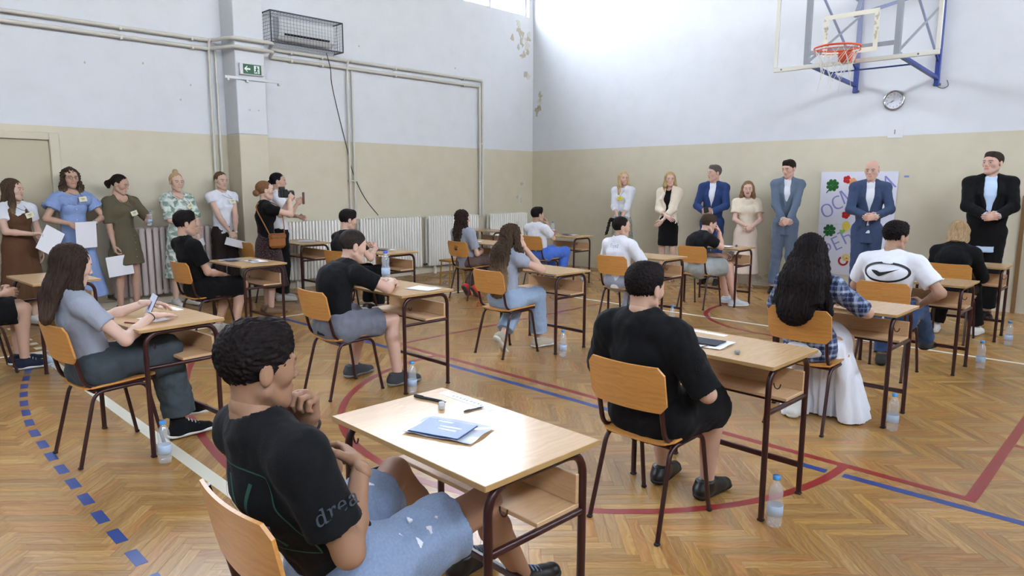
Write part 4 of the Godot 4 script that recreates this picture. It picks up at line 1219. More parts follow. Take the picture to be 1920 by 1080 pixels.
func net(prims: Array, cell: float, cuts := [], disp := {}) -> Array:
	# returns [vertices, normals, indices]
	var lo := Vector3.ONE * 1e9
	var hi := -lo
	for p in prims:
		if p[9]: continue
		var a: Vector3 = p[1]
		if p[0] == 1:
			var r: Vector3 = p[2]
			lo = lo.min(a - r)
			hi = hi.max(a + r)
		else:
			var b: Vector3 = p[2]
			var rr := Vector3.ONE * maxf(p[3], p[4])
			lo = lo.min(a - rr).min(b - rr)
			hi = hi.max(a + rr).max(b + rr)
	lo -= Vector3.ONE * (cell * 2.5 + 0.012)
	hi += Vector3.ONE * (cell * 2.5 + 0.012)
	var nx := int((hi.x - lo.x) / cell) + 2
	var ny := int((hi.y - lo.y) / cell) + 2
	var nz := int((hi.z - lo.z) / cell) + 2
	var g := PackedFloat32Array()
	g.resize(nx * ny * nz)
	g.fill(1.0)
	for p in prims:
		var a: Vector3 = p[1]
		var k: float = p[5]
		var carve: bool = p[9]
		var pl: Vector3
		var ph: Vector3
		var m := k * 0.6 + cell * 3.0
		if p[0] == 1:
			pl = a - p[2] - Vector3.ONE * m
			ph = a + p[2] + Vector3.ONE * m
		else:
			var b0: Vector3 = p[2]
			var rr := Vector3.ONE * (maxf(p[3], p[4]) + m)
			pl = (a - rr).min(b0 - rr)
			ph = (a + rr).max(b0 + rr)
		var x0 := clampi(int((pl.x - lo.x) / cell), 0, nx - 1)
		var x1 := clampi(int((ph.x - lo.x) / cell) + 1, 0, nx - 1)
		var y0 := clampi(int((pl.y - lo.y) / cell), 0, ny - 1)
		var y1 := clampi(int((ph.y - lo.y) / cell) + 1, 0, ny - 1)
		var z0 := clampi(int((pl.z - lo.z) / cell), 0, nz - 1)
		var z1 := clampi(int((ph.z - lo.z) / cell) + 1, 0, nz - 1)
		var ik := 0.25 / k
		var is_ell: bool = p[0] == 1
		var ba := Vector3.ZERO
		var inv := 0.0
		var ra: float = p[3]
		var dr := 0.0
		var sq: Vector3 = p[6]
		var sf: float = p[7] - 1.0
		var flat: int = p[8]
		var dir := Vector3.ZERO
		var ln := 0.0
		var ir := Vector3.ONE
		var mr := 1.0
		if is_ell:
			var r: Vector3 = p[2]
			ir = Vector3.ONE / r
			mr = minf(r.x, minf(r.y, r.z))
		else:
			ba = p[2] - a
			ln = ba.length()
			inv = 1.0 / maxf(ba.length_squared(), 1e-9)
			dir = ba / maxf(ln, 1e-5)
			dr = p[4] - ra
		for z in range(z0, z1 + 1):
			for y in range(y0, y1 + 1):
				var i := (z * ny + y) * nx + x0
				var pa := lo + Vector3(x0, y, z) * cell - a
				for x in range(x0, x1 + 1):
					var d: float
					if is_ell:
						d = ((pa * ir).length() - 1.0) * mr
					else:
						var t := clampf(pa.dot(ba) * inv, 0.0, 1.0)
						var q := pa - ba * t
						if sf != 0.0: q += sq * (q.dot(sq) * sf)
						d = q.length() - ra - dr * t
						if flat != 0:
							var s := pa.dot(dir)
							if flat & 1: d = maxf(d, -s)
							if flat & 2: d = maxf(d, s - ln)
					var e := g[i]
					if carve:
						d = -d
						var h := k - absf(d - e)
						d = maxf(d, e)
						if h > 0.0: d += h * h * ik
						g[i] = d
					else:
						var h := k - absf(d - e)
						d = minf(d, e)
						if h > 0.0: d -= h * h * ik
						g[i] = d
					i += 1
					pa.x += cell
	for c in cuts:
		var cp: Vector3 = c[0]
		var cn: Vector3 = c[1]
		var step := cn.x * cell
		for z in nz:
			for y in ny:
				var i := (z * ny + y) * nx
				var d := (lo + Vector3(0, y, z) * cell - cp).dot(cn)
				for x in nx:
					if d > g[i]: g[i] = d
					d += step
					i += 1
	# one vertex in each cell that the surface crosses
	var idx := PackedInt32Array()
	idx.resize(nx * ny * nz)
	idx.fill(-1)
	var V := PackedVector3Array()
	var N := PackedVector3Array()
	var cells := PackedInt32Array()
	var sy := nx
	var sz := nx * ny
	var lim := cell * 4.0
	for z in nz - 1:
		for y in ny - 1:
			var i := (z * ny + y) * nx - 1
			for x in nx - 1:
				i += 1
				var v0 := g[i]
				if v0 > lim or v0 < -lim: continue
				var v1 := g[i + 1]
				var v2 := g[i + sy]
				var v3 := g[i + sy + 1]
				var v4 := g[i + sz]
				var v5 := g[i + sz + 1]
				var v6 := g[i + sz + sy]
				var v7 := g[i + sz + sy + 1]
				var neg := int(v0 < 0) + int(v1 < 0) + int(v2 < 0) + int(v3 < 0) + int(v4 < 0) + int(v5 < 0) + int(v6 < 0) + int(v7 < 0)
				if neg == 0 or neg == 8: continue
				var s := Vector3.ZERO
				var n := 0
				if (v0 < 0) != (v1 < 0): s += Vector3(v0 / (v0 - v1), 0, 0); n += 1
				if (v2 < 0) != (v3 < 0): s += Vector3(v2 / (v2 - v3), 1, 0); n += 1
				if (v4 < 0) != (v5 < 0): s += Vector3(v4 / (v4 - v5), 0, 1); n += 1
				if (v6 < 0) != (v7 < 0): s += Vector3(v6 / (v6 - v7), 1, 1); n += 1
				if (v0 < 0) != (v2 < 0): s += Vector3(0, v0 / (v0 - v2), 0); n += 1
				if (v1 < 0) != (v3 < 0): s += Vector3(1, v1 / (v1 - v3), 0); n += 1
				if (v4 < 0) != (v6 < 0): s += Vector3(0, v4 / (v4 - v6), 1); n += 1
				if (v5 < 0) != (v7 < 0): s += Vector3(1, v5 / (v5 - v7), 1); n += 1
				if (v0 < 0) != (v4 < 0): s += Vector3(0, 0, v0 / (v0 - v4)); n += 1
				if (v1 < 0) != (v5 < 0): s += Vector3(1, 0, v1 / (v1 - v5)); n += 1
				if (v2 < 0) != (v6 < 0): s += Vector3(0, 1, v2 / (v2 - v6)); n += 1
				if (v3 < 0) != (v7 < 0): s += Vector3(1, 1, v3 / (v3 - v7)); n += 1
				idx[i] = V.size()
				V.append(lo + (Vector3(x, y, z) + s / n) * cell)
				N.append(Vector3(v1 + v3 + v5 + v7 - v0 - v2 - v4 - v6, v2 + v3 + v6 + v7 - v0 - v1 - v4 - v5, v4 + v5 + v6 + v7 - v0 - v1 - v2 - v3).normalized())
				cells.append(i)
	var I := PackedInt32Array()
	for ci in cells:
		var v0 := g[ci]
		var a := idx[ci]
		var neg := v0 < 0
		if neg != (g[ci + 1] < 0):
			var b := idx[ci - sy]
			var c := idx[ci - sy - sz]
			var d := idx[ci - sz]
			if b >= 0 and c >= 0 and d >= 0:
				if neg: I.append_array(PackedInt32Array([a, c, b, a, d, c]))
				else: I.append_array(PackedInt32Array([a, b, c, a, c, d]))
		if neg != (g[ci + sy] < 0):
			var b := idx[ci - 1]
			var c := idx[ci - 1 - sz]
			var d := idx[ci - sz]
			if b >= 0 and c >= 0 and d >= 0:
				if neg: I.append_array(PackedInt32Array([a, b, c, a, c, d]))
				else: I.append_array(PackedInt32Array([a, c, b, a, d, c]))
		if neg != (g[ci + sz] < 0):
			var b := idx[ci - 1]
			var c := idx[ci - 1 - sy]
			var d := idx[ci - sy]
			if b >= 0 and c >= 0 and d >= 0:
				if neg: I.append_array(PackedInt32Array([a, c, b, a, d, c]))
				else: I.append_array(PackedInt32Array([a, b, c, a, c, d]))
	if disp.has("amp"):
		var nz2 := FastNoiseLite.new()
		nz2.seed = disp.get("seed", 1)
		nz2.frequency = 1.0
		nz2.fractal_octaves = disp.get("oct", 2)
		var sc: Vector3 = disp.get("scale", Vector3.ONE * 12.0)
		var amp: float = disp.amp
		for i in V.size():
			V[i] += N[i] * (nz2.get_noise_3dv(V[i] * sc) * amp)
	if disp.has("pleat"):
		# folds of a skirt: deeper towards the hem
		var pc: Vector3 = disp.pleat[0]
		var cnt: float = disp.pleat[1]
		var pa2: float = disp.pleat[2]
		var top: float = disp.pleat[3]
		for i in V.size():
			var w := clampf((top - V[i].y) / 0.6, 0.0, 1.0)
			var an := atan2(V[i].x - pc.x, V[i].z - pc.z)
			var dd := sin(an * cnt + sin(an * 3.0) * 1.3) * pa2 * w
			V[i] += Vector3(N[i].x, 0, N[i].z) * dd
	if not disp.is_empty():
		N.fill(Vector3.ZERO)
		for i in range(0, I.size(), 3):
			var fa := I[i]
			var fb := I[i + 1]
			var fc := I[i + 2]
			var fn := (V[fc] - V[fa]).cross(V[fb] - V[fa])
			N[fa] += fn
			N[fb] += fn
			N[fc] += fn
		for i in N.size(): N[i] = N[i].normalized()
	return [V, N, I]

func add_job(prims: Array, cell: float, cuts := [], disp := {}) -> int:
	jobs.append([prims, cell, cuts, disp])
	return jobs.size() - 1

func work(i: int):
	var j: Array = jobs[i]
	var r := net(j[0], j[1], j[2], j[3])
	lock.lock()
	done[i] = r
	lock.unlock()

func run_jobs():
	done.resize(jobs.size())
	var id := WorkerThreadPool.add_group_task(work, jobs.size(), -1, true)
	WorkerThreadPool.wait_for_group_task_completion(id)

func surface(mesh: ArrayMesh, V: PackedVector3Array, N: PackedVector3Array, C, I: PackedInt32Array):
	var arr := []
	arr.resize(Mesh.ARRAY_MAX)
	arr[Mesh.ARRAY_VERTEX] = V
	arr[Mesh.ARRAY_NORMAL] = N
	if C != null: arr[Mesh.ARRAY_COLOR] = C
	arr[Mesh.ARRAY_INDEX] = I
	mesh.add_surface_from_arrays(Mesh.PRIMITIVE_TRIANGLES, arr)

func filled(n: int, c: Color) -> PackedColorArray:
	var a := PackedColorArray()
	a.resize(n)
	a.fill(c)
	return a

func flipped(I: PackedInt32Array) -> PackedInt32Array:
	var o := I.duplicate()
	for i in range(0, o.size(), 3):
		o[i + 1] = I[i + 2]
		o[i + 2] = I[i + 1]
	return o

# ---- head, hands and shoes are made once and set on every figure
func head_prims(female: bool) -> Array:
	var jw := 0.9 if female else 1.0
	var P := [
		ell(Vector3(0, 0.032, -0.016), Vector3(0.074, 0.086, 0.094)),
		ell(Vector3(0, 0.034, 0.020), Vector3(0.064, 0.060, 0.066), 0.02),
		cap(Vector3(0, -0.005, 0.030), Vector3(0, -0.074, 0.038), 0.060, 0.042 * jw, 0.03),
		cap(Vector3(0, -0.04, -0.022), Vector3(0, -0.125, -0.028), 0.046 if female else 0.049, 0.044 if female else 0.048, 0.025),
		cap(Vector3(0, -0.100, 0.064), Vector3(0, -0.101, 0.066), 0.018 * jw, 0.018 * jw, 0.02),
		cap(Vector3(-0.036, 0.021, 0.072), Vector3(0.036, 0.021, 0.072), 0.011 if female else 0.013, 0.011 if female else 0.013, 0.014),
		ell(Vector3(0, -0.063, 0.066), Vector3(0.030, 0.022, 0.022), 0.018),
	]
	for s in [-1.0, 1.0]:
		P.append(cap(Vector3(s * 0.050 * jw, -0.058, -0.002), Vector3(s * 0.012, -0.098, 0.056), 0.021, 0.019, 0.028))
		P.append(cap(Vector3(s * 0.041, -0.020, 0.050), Vector3(s * 0.042, -0.022, 0.048), 0.024, 0.024, 0.022))
		P.append(ell(Vector3(s * 0.031, 0.003, 0.096), Vector3(0.017, 0.010, 0.0135), 0.014, true))
	P.append(cap(Vector3(0, 0.012, 0.082), Vector3(0, -0.027, 0.101), 0.0075, 0.0108, 0.009))
	for s in [-1.0, 1.0]:
		P.append(cap(Vector3(s * 0.010, -0.032, 0.092), Vector3(s * 0.011, -0.033, 0.091), 0.0085, 0.0085, 0.006))
		P.append(ell(Vector3(s * 0.031, 0.002, 0.0755), Vector3(0.0135, 0.0110, 0.0125), 0.002))
		P.append(cap(Vector3(s * 0.019, 0.0095, 0.0805), Vector3(s * 0.043, 0.0085, 0.0765), 0.0050, 0.0050, 0.004))
		P.append(cap(Vector3(s * 0.020, -0.0065, 0.0795), Vector3(s * 0.042, -0.0060, 0.0760), 0.0042, 0.0042, 0.004))
		P.append(ell(Vector3(s * 0.078, -0.008, -0.012), Vector3(0.009, 0.031, 0.019), 0.007))
		P.append(ell(Vector3(s * 0.0885, -0.004, -0.008), Vector3(0.006, 0.017, 0.009), 0.006, true))
	P.append(cap(Vector3(-0.017, -0.0575, 0.0835), Vector3(0.017, -0.0575, 0.0835), 0.0052, 0.0052, 0.005))
	P.append(cap(Vector3(-0.014, -0.0685, 0.0825), Vector3(0.014, -0.0685, 0.0825), 0.0060, 0.0060, 0.005))
	P.append(cap(Vector3(-0.021, -0.0628, 0.0895), Vector3(0.021, -0.0628, 0.0895), 0.0022, 0.0022, 0.003, Vector3.ZERO, 1.0, 0, true))
	return P

func head_ids(V: PackedVector3Array) -> PackedInt32Array:
	# 0 skin, 1 eye white, 2 iris, 3 brow, 4 lips, 5 lash line
	var r := PackedInt32Array()
	r.resize(V.size())
	for i in V.size():
		var p := V[i]
		if p.z < 0.05: continue
		var ax := absf(p.x)
		var ex := ax - 0.031
		var ey := p.y - 0.002
		if absf(ex) < 0.0120 and absf(ey) < 0.0062 and (Vector3(ax, p.y, p.z) - Vector3(0.031, 0.002, 0.0755)).length() < 0.0142:
			r[i] = 2 if ex * ex + ey * ey < 0.000032 else 1
			if ey > 0.0036: r[i] = 5
		elif ax > 0.012 and ax < 0.052 and absf(p.y - (0.0255 - absf(ax - 0.034) * 0.18)) < 0.0042: r[i] = 3
		elif ax < 0.022 and p.z > 0.076 and p.y < -0.0520 + ax * 0.1 and p.y > -0.0745 + ax * 0.25: r[i] = 4
	return r

func hand_prims(curl: Array, thumb: float, spread := 1.0) -> Array:
	# right hand: wrist at the origin, fingers along +z, palm facing -y, thumb on the +x side
	var P := [
		cap(Vector3(0, 0, -0.03), Vector3(0, 0, 0.015), 0.026, 0.026, 0.02, Vector3.UP, 1.25),
		cap(Vector3(0.022, -0.002, 0.022), Vector3(0.026, -0.001, 0.078), 0.017, 0.015, 0.02, Vector3.UP, 1.15),
		cap(Vector3(0.0, 0, 0.022), Vector3(0.0, 0.001, 0.082), 0.019, 0.016, 0.02, Vector3.UP, 1.2),
		cap(Vector3(-0.020, -0.001, 0.022), Vector3(-0.026, -0.002, 0.074), 0.017, 0.014, 0.02, Vector3.UP, 1.15),
	]
	var xs := [0.030, 0.010, -0.010, -0.029]
	var ls := [0.90, 1.0, 0.95, 0.76]
	for f in 4:
		var p := Vector3(xs[f], 0.001, [0.078, 0.082, 0.079, 0.072][f])
		var ang := 0.0
		var fan: float = xs[f] * 3.0 * spread
		for j in 3:
			ang += curl[j] * (1.0 + (f - 1.5) * 0.06)
			var d := Vector3(sin(fan) * cos(ang), -sin(ang), cos(ang) * cos(fan))
			var q: Vector3 = p + d * [0.045, 0.027, 0.021][j] * ls[f]
			var ra: float = [0.0092, 0.0084, 0.0076][j]
			P.append(cap(p, q, ra, ra - 0.0008, 0.004))
			p = q
	var tp := Vector3(0.024, -0.006, 0.018)
	var dirs := [Vector3(0.75, -0.25 - thumb * 0.4, 0.60), Vector3(0.45 - thumb * 0.5, -0.2 - thumb * 0.6, 0.85), Vector3(0.25 - thumb * 0.7, -0.15 - thumb * 0.5, 0.95)]
	for j in 3:
		var q: Vector3 = tp + dirs[j].normalized() * [0.040, 0.030, 0.025][j]
		var ra: float = [0.0135, 0.0105, 0.0095][j]
		P.append(cap(tp, q, ra, ra - 0.0012, 0.008 if j == 0 else 0.004))
		tp = q
	return P

func shoe_prims(style: String) -> Array:
	# ankle at the origin, sole 0.085 below, toe along +z
	var tall := 0.05 if style == "high" else 0.005
	if style == "pump":
		return [cap(Vector3(0, -0.052, -0.045), Vector3(0, -0.064, 0.13), 0.034, 0.026, 0.02, Vector3.UP, 1.2), ell(Vector3(0, -0.03, 0.03), Vector3(0.026, 0.03, 0.075), 0.01, true)]
	if style == "dress":
		return [cap(Vector3(0, -0.05, -0.045), Vector3(0, -0.062, 0.16), 0.036, 0.030, 0.02, Vector3.UP, 1.3), cap(Vector3(0, -0.04, -0.03), Vector3(0, 0.0, -0.02), 0.042, 0.042, 0.03, Vector3.RIGHT, 1.05, 2), cap(Vector3(0, -0.03, 0.0), Vector3(0, -0.052, 0.09), 0.036, 0.032, 0.03)]
	return [cap(Vector3(0, -0.045, -0.045), Vector3(0, -0.054, 0.155), 0.040, 0.036, 0.02, Vector3.UP, 1.15), cap(Vector3(0, -0.03, -0.028), Vector3(0, tall, -0.022), 0.046, 0.044, 0.03, Vector3.RIGHT, 1.0, 2), cap(Vector3(0, -0.012, 0.0), Vector3(0, -0.045, 0.10), 0.040, 0.034, 0.03)]

func sole_prims(style: String) -> Array:
	if style == "pump":
		return [cap(Vector3(0, -0.078, 0.04), Vector3(0, -0.080, 0.13), 0.030, 0.026, 0.01, Vector3.UP, 5.0), cap(Vector3(0, -0.084, -0.055), Vector3(0, -0.05, -0.06), 0.008, 0.016, 0.01)]
	var f := 2.8 if style == "dress" else 1.9
	var r := 0.036 if style == "dress" else 0.043
	return [cap(Vector3(0, -0.085 + r / f, -0.045), Vector3(0, -0.085 + r * 0.93 / f, 0.155), r, r * 0.93, 0.01, Vector3.UP, f)]

func build_templates():
	var want := {}
	for f in [false, true]:
		want["head_f" if f else "head_m"] = add_job(head_prims(f), 0.0035)
	want["hand_rest"] = add_job(hand_prims([0.30, 0.40, 0.30], 0.25), 0.0034)
	want["hand_flat"] = add_job(hand_prims([0.10, 0.12, 0.10], 0.0, 1.3), 0.0034)
	want["hand_hold"] = add_job(hand_prims([0.75, 0.80, 0.55], 0.8, 0.6), 0.0034)
	want["hand_fist"] = add_job(hand_prims([1.25, 1.45, 0.95], 1.0, 0.4), 0.0034)
	for s in ["sneaker", "high", "dress", "pump"]:
		var cuts := [[Vector3(0, -0.083, 0), Vector3(0, -1, 0)]]
		want["shoe_" + s] = add_job(shoe_prims(s), 0.006, cuts)
		want["sole_" + s] = add_job(sole_prims(s), 0.006, cuts)
	run_jobs()
	for k in want: T[k] = done[want[k]]
	T.ids_head_m = head_ids(T.head_m[0])
	T.ids_head_f = head_ids(T.head_f[0])
	for k in want:
		if k.begins_with("shoe") or k.begins_with("sole"):
			var me := ArrayMesh.new()
			surface(me, T[k][0], T[k][1], null, T[k][2])
			T[k] = me
	jobs.clear()
	done.clear()

# ---------------------------------------------------------------- one figure
# Own axes of a figure: z forwards, x to its left, y up; origin on the floor.
var pending := []

func sit(o := {}) -> Dictionary:
	var J := {"P": Vector3(0, 0.53, -0.04), "N": Vector3(0, 0.985, -0.10), "KL": Vector3(0.11, 0.52, 0.33), "KR": Vector3(-0.11, 0.52, 0.33), "AL": Vector3(0.11, 0.085, 0.30), "AR": Vector3(-0.11, 0.085, 0.30), "hunch": 0.02, "H": 1.0, "hemdrop": 0.09, "sit": true}
	J.merge(o, true)
	return J

func stand(h: float, o := {}) -> Dictionary:
	var hs: float = o.get("hs", 1.0)
	var J := {"P": Vector3(0, h * 0.535, 0), "N": Vector3(0, h - 0.285 * hs, -0.015), "KL": Vector3(0.095, h * 0.285, 0.02), "KR": Vector3(-0.095, h * 0.285, 0.02), "AL": Vector3(0.10, 0.085, -0.02), "AR": Vector3(-0.10, 0.085, -0.02), "hunch": 0.015, "H": h / 1.75, "hemdrop": 0.12, "sit": false}
	J.merge(o, true)
	return J

func elbow(s: Vector3, w: Vector3, l1: float, l2: float, hint: Vector3) -> Vector3:
	var d := w - s
	var L := clampf(d.length(), 0.05, (l1 + l2) * 0.999)
	var dn := d.normalized()
	var x := (l1 * l1 - l2 * l2 + L * L) / (2 * L)
	var h := sqrt(maxf(l1 * l1 - x * x, 0.0))
	var up := (hint - dn * hint.dot(dn)).normalized()
	return s + dn * x + up * h

func complete(J: Dictionary):
	var b: float = J.get("bulk", 1.0)
	var fem: bool = J.get("fem", false)
	var up: Vector3 = (J.N - J.P).normalized()
	var side: Vector3 = J.get("side", Vector3(1, 0, 0))
	side = (side - up * side.dot(up)).normalized()
	var front := side.cross(up).normalized()
	J.up = up
	J.side = side
	J.front = front
	var sw: float = J.get("shoulder", (0.150 if fem else 0.172) * lerpf(1.0, b, 0.6))
	J.W = J.P.lerp(J.N, 0.34) - front * J.hunch * 0.6
	J.C = J.P.lerp(J.N, 0.70) - front * J.hunch
	J.SLp = J.get("SLp", J.N + side * sw - up * 0.05)
	J.SRp = J.get("SRp", J.N - side * sw - up * 0.05)
	var hw: float = (0.072 if fem else 0.085) * lerpf(1.0, b, 0.5)
	J.HL = J.get("HL", J.P + side * hw - Vector3(0, 0.02, 0))
	J.HR = J.get("HR", J.P - side * hw - Vector3(0, 0.02, 0))
	var l1: float = 0.285 * J.get("arm", J.H)
	var l2: float = 0.25 * J.get("arm", J.H)
	if not J.has("WL"): J.WL = J.SLp + Vector3(0.05, -0.50 * J.H, 0.05)
	if not J.has("WR"): J.WR = J.SRp + Vector3(-0.05, -0.50 * J.H, 0.05)
	# a hand cannot be farther away than the arm is long
	for s in ["L", "R"]:
		var S: Vector3 = J["S" + s + "p"]
		var w: Vector3 = J["W" + s]
		if (w - S).length() > (l1 + l2) * 0.995: J["W" + s] = S + (w - S).normalized() * (l1 + l2) * 0.995
	if not J.has("EL"): J.EL = elbow(J.SLp, J.WL, l1, l2, J.get("hintL", Vector3(0.6, -0.3, -0.8)))
	if not J.has("ER"): J.ER = elbow(J.SRp, J.WR, l1, l2, J.get("hintR", Vector3(-0.6, -0.3, -0.8)))
	if not J.has("head"): J.head = J.N + (up * 0.09 + Vector3(0, 0.075, 0.02)) * J.get("hs", 1.0)

func torso(J: Dictionary, g: float, up_to := 1.0) -> Array:
	var b: float = J.get("bulk", 1.0)
	var fem: bool = J.get("fem", false)
	var f: Vector3 = J.front
	var wr := (0.105 if fem else 0.120) * b + g
	var cr := (0.122 if fem else 0.140) * b + g
	var hr := (0.130 if fem else 0.124) * b + g
	var sf := 1.32 / lerpf(1.0, b, 0.5)
	var R := [
		cap(J.P, J.W, hr, wr, 0.05, f, sf),
		cap(J.W, J.C, wr, cr, 0.05, f, sf + 0.06),
		cap(J.C, J.N - J.up * 0.03, cr, 0.062 + g, 0.05, f, sf),
		cap(J.SLp, J.N + J.side * 0.03, 0.052 + g, 0.050 + g, 0.05),
		cap(J.SRp, J.N - J.side * 0.03, 0.052 + g, 0.050 + g, 0.05),
	]
	if fem:
		for s in [-1.0, 1.0]:
			R.append(cap(J.C + f * 0.055 + J.side * s * 0.062 - J.up * 0.01, J.C + f * 0.06 + J.side * s * 0.064 - J.up * 0.015, 0.055 + g, 0.055 + g, 0.04))
	if J.has("belly"):
		R.append(ell(J.W + f * 0.05 - J.up * 0.02, Vector3(0.17, 0.17, 0.13) * J.belly + Vector3.ONE * g, 0.06))
	return R

func put(parent: Node, called: String, prims: Array, cell: float, m: Material, cuts := [], disp := {}, extra := [], col = null, label := "", strands := {}):
	pending.append({"parent": parent, "name": called, "job": add_job(prims, cell, cuts, disp), "mat": m, "extra": extra, "col": col, "label": label, "strands": strands})

func rot_basis(yaw: float, pitch: float, roll: float) -> Basis:
	return Basis(Vector3.UP, deg_to_rad(yaw)) * Basis(Vector3.RIGHT, deg_to_rad(pitch)) * Basis(Vector3.BACK, deg_to_rad(roll))

func hand_basis(F: Vector3, palm: Vector3) -> Basis:
	var z := F.normalized()
	var y := -(palm - z * palm.dot(z)).normalized()
	return Basis(y.cross(z), y, z)

func place(tpl: Array, xf: Transform3D, mirror := false) -> Array:
	var V: PackedVector3Array = tpl[0]
	var N: PackedVector3Array = tpl[1]
	var I: PackedInt32Array = tpl[2]
	var m := Transform3D(Basis.from_scale(Vector3(-1, 1, 1)), Vector3.ZERO)
	if mirror:
		V = m * V
		N = m * N
		I = flipped(I)
	V = xf * V
	N = Transform3D(xf.basis.orthonormalized(), Vector3.ZERO) * N
	return [V, N, I]

# spec: J (joints), skin, hair, look [yaw, pitch, roll], hands, wear (garments), cell
func person(label: String, at: Vector3, turn: float, J: Dictionary, S: Dictionary, group := "") -> Node3D:
	J.fem = S.get("fem", false)
	J.bulk = S.get("bulk", 1.0)
	complete(J)
	var t := thing("person", label, "person", at, turn, group)
	var cell: float = S.get("cell", 0.013)
	var b: float = J.bulk
	var ls: float = (0.92 if J.fem else 1.0) * lerpf(1.0, b, 0.6)
	var skin: Color = S.get("skin", Color(0.55, 0.33, 0.23))
	# body
	var R := torso(J, -0.006)
	R.append(cap(J.HL, J.HR, 0.075 * b, 0.075 * b, 0.05))
	for s in ["L", "R"]:
		R.append(cap(J["S" + s + "p"], J["E" + s], 0.046 * ls, 0.037 * ls, 0.03))
		R.append(cap(J["E" + s], J["E" + s].lerp(J["W" + s], 0.35), 0.037 * ls, 0.036 * ls, 0.02))
		R.append(cap(J["E" + s].lerp(J["W" + s], 0.35), J["W" + s], 0.036 * ls, 0.0245 * ls, 0.02))
		R.append(cap(J["H" + s], J["K" + s], 0.080 * ls, 0.055 * ls, 0.03))
		var cf: Vector3 = J["K" + s].lerp(J["A" + s], 0.30) - Vector3(0, 0, 0.012)
		R.append(cap(J["K" + s], cf, 0.053 * ls, 0.054 * ls, 0.02))
		R.append(cap(cf, J["A" + s], 0.054 * ls, 0.034 * ls, 0.02))
	var hs: float = J.get("hs", 1.0) * (0.96 if J.fem else 1.0)
	var look: Array = S.get("look", [0, 0, 0])
	var hb := rot_basis(look[0], look[1], look[2])
	var hx := Transform3D(hb.scaled(Vector3(hs * S.get("head_wide", 1.0), hs, hs)), J.head)
	hx.basis = hb * Basis.from_scale(Vector3(hs * S.get("head_wide", 1.0), hs, hs))
	R.append(cap(J.N - J.up * 0.02, hx * Vector3(0, -0.10, -0.028), (0.044 if J.fem else 0.049) * hs * lerpf(1.0, b, 0.4), (0.045 if J.fem else 0.050) * hs, 0.018))
	var extra := []
	var key := "head_f" if J.fem else "head_m"
	var hd := place(T[key], hx)
	var ids: PackedInt32Array = T["ids_" + key]
	var cols := filled(ids.size(), skin)
	var brow: Color = S.get("brow", Color(0.03, 0.02, 0.015))
	var lip: Color = S.get("lips", skin.lerp(Color(0.45, 0.10, 0.09), 0.45))
	var pal := [skin, Color(0.42, 0.39, 0.37), Color(0.03, 0.02, 0.015), brow.lerp(skin, 0.25), lip, skin * 0.55]
	for i in ids.size():
		if ids[i] > 0: cols[i] = pal[ids[i]]
	extra.append([hd[0], hd[1], cols, hd[2]])
	for s in ["L", "R"]:
		var h: Array = S.get("hand" + s, ["hand_rest", null, null])
		var F: Vector3 = (J["W" + s] - J["E" + s]).normalized() if h[1] == null else h[1]
		var pd: Vector3 = (Vector3(-1 if s == "L" else 1, -0.2, -0.1)) if h[2] == null else h[2]
		var q: float = (0.90 if J.fem else 1.0) * J.get("hand", 1.0)
		var hp := place(T[h[0]], Transform3D(hand_basis(F, pd).scaled_local(Vector3.ONE * q), J["W" + s] + F.normalized() * 0.008), s == "L")
		extra.append([hp[0], hp[1], filled(hp[0].size(), skin), hp[2]])
	put(t, "body", R, cell * 1.15, M.skin, [], {}, extra, skin)
	if S.has("hair"): hair(t, S.hair, hx, cell)
	for w in S.get("wear", []): garment(t, w, J, cell)
	return t

func leg_axis(J: Dictionary, s: String, f: float) -> Vector3:
	# a point along the leg: 0 hip, 1 knee, 2 ankle
	return J["H" + s].lerp(J["K" + s], f) if f <= 1.0 else J["K" + s].lerp(J["A" + s], f - 1.0)

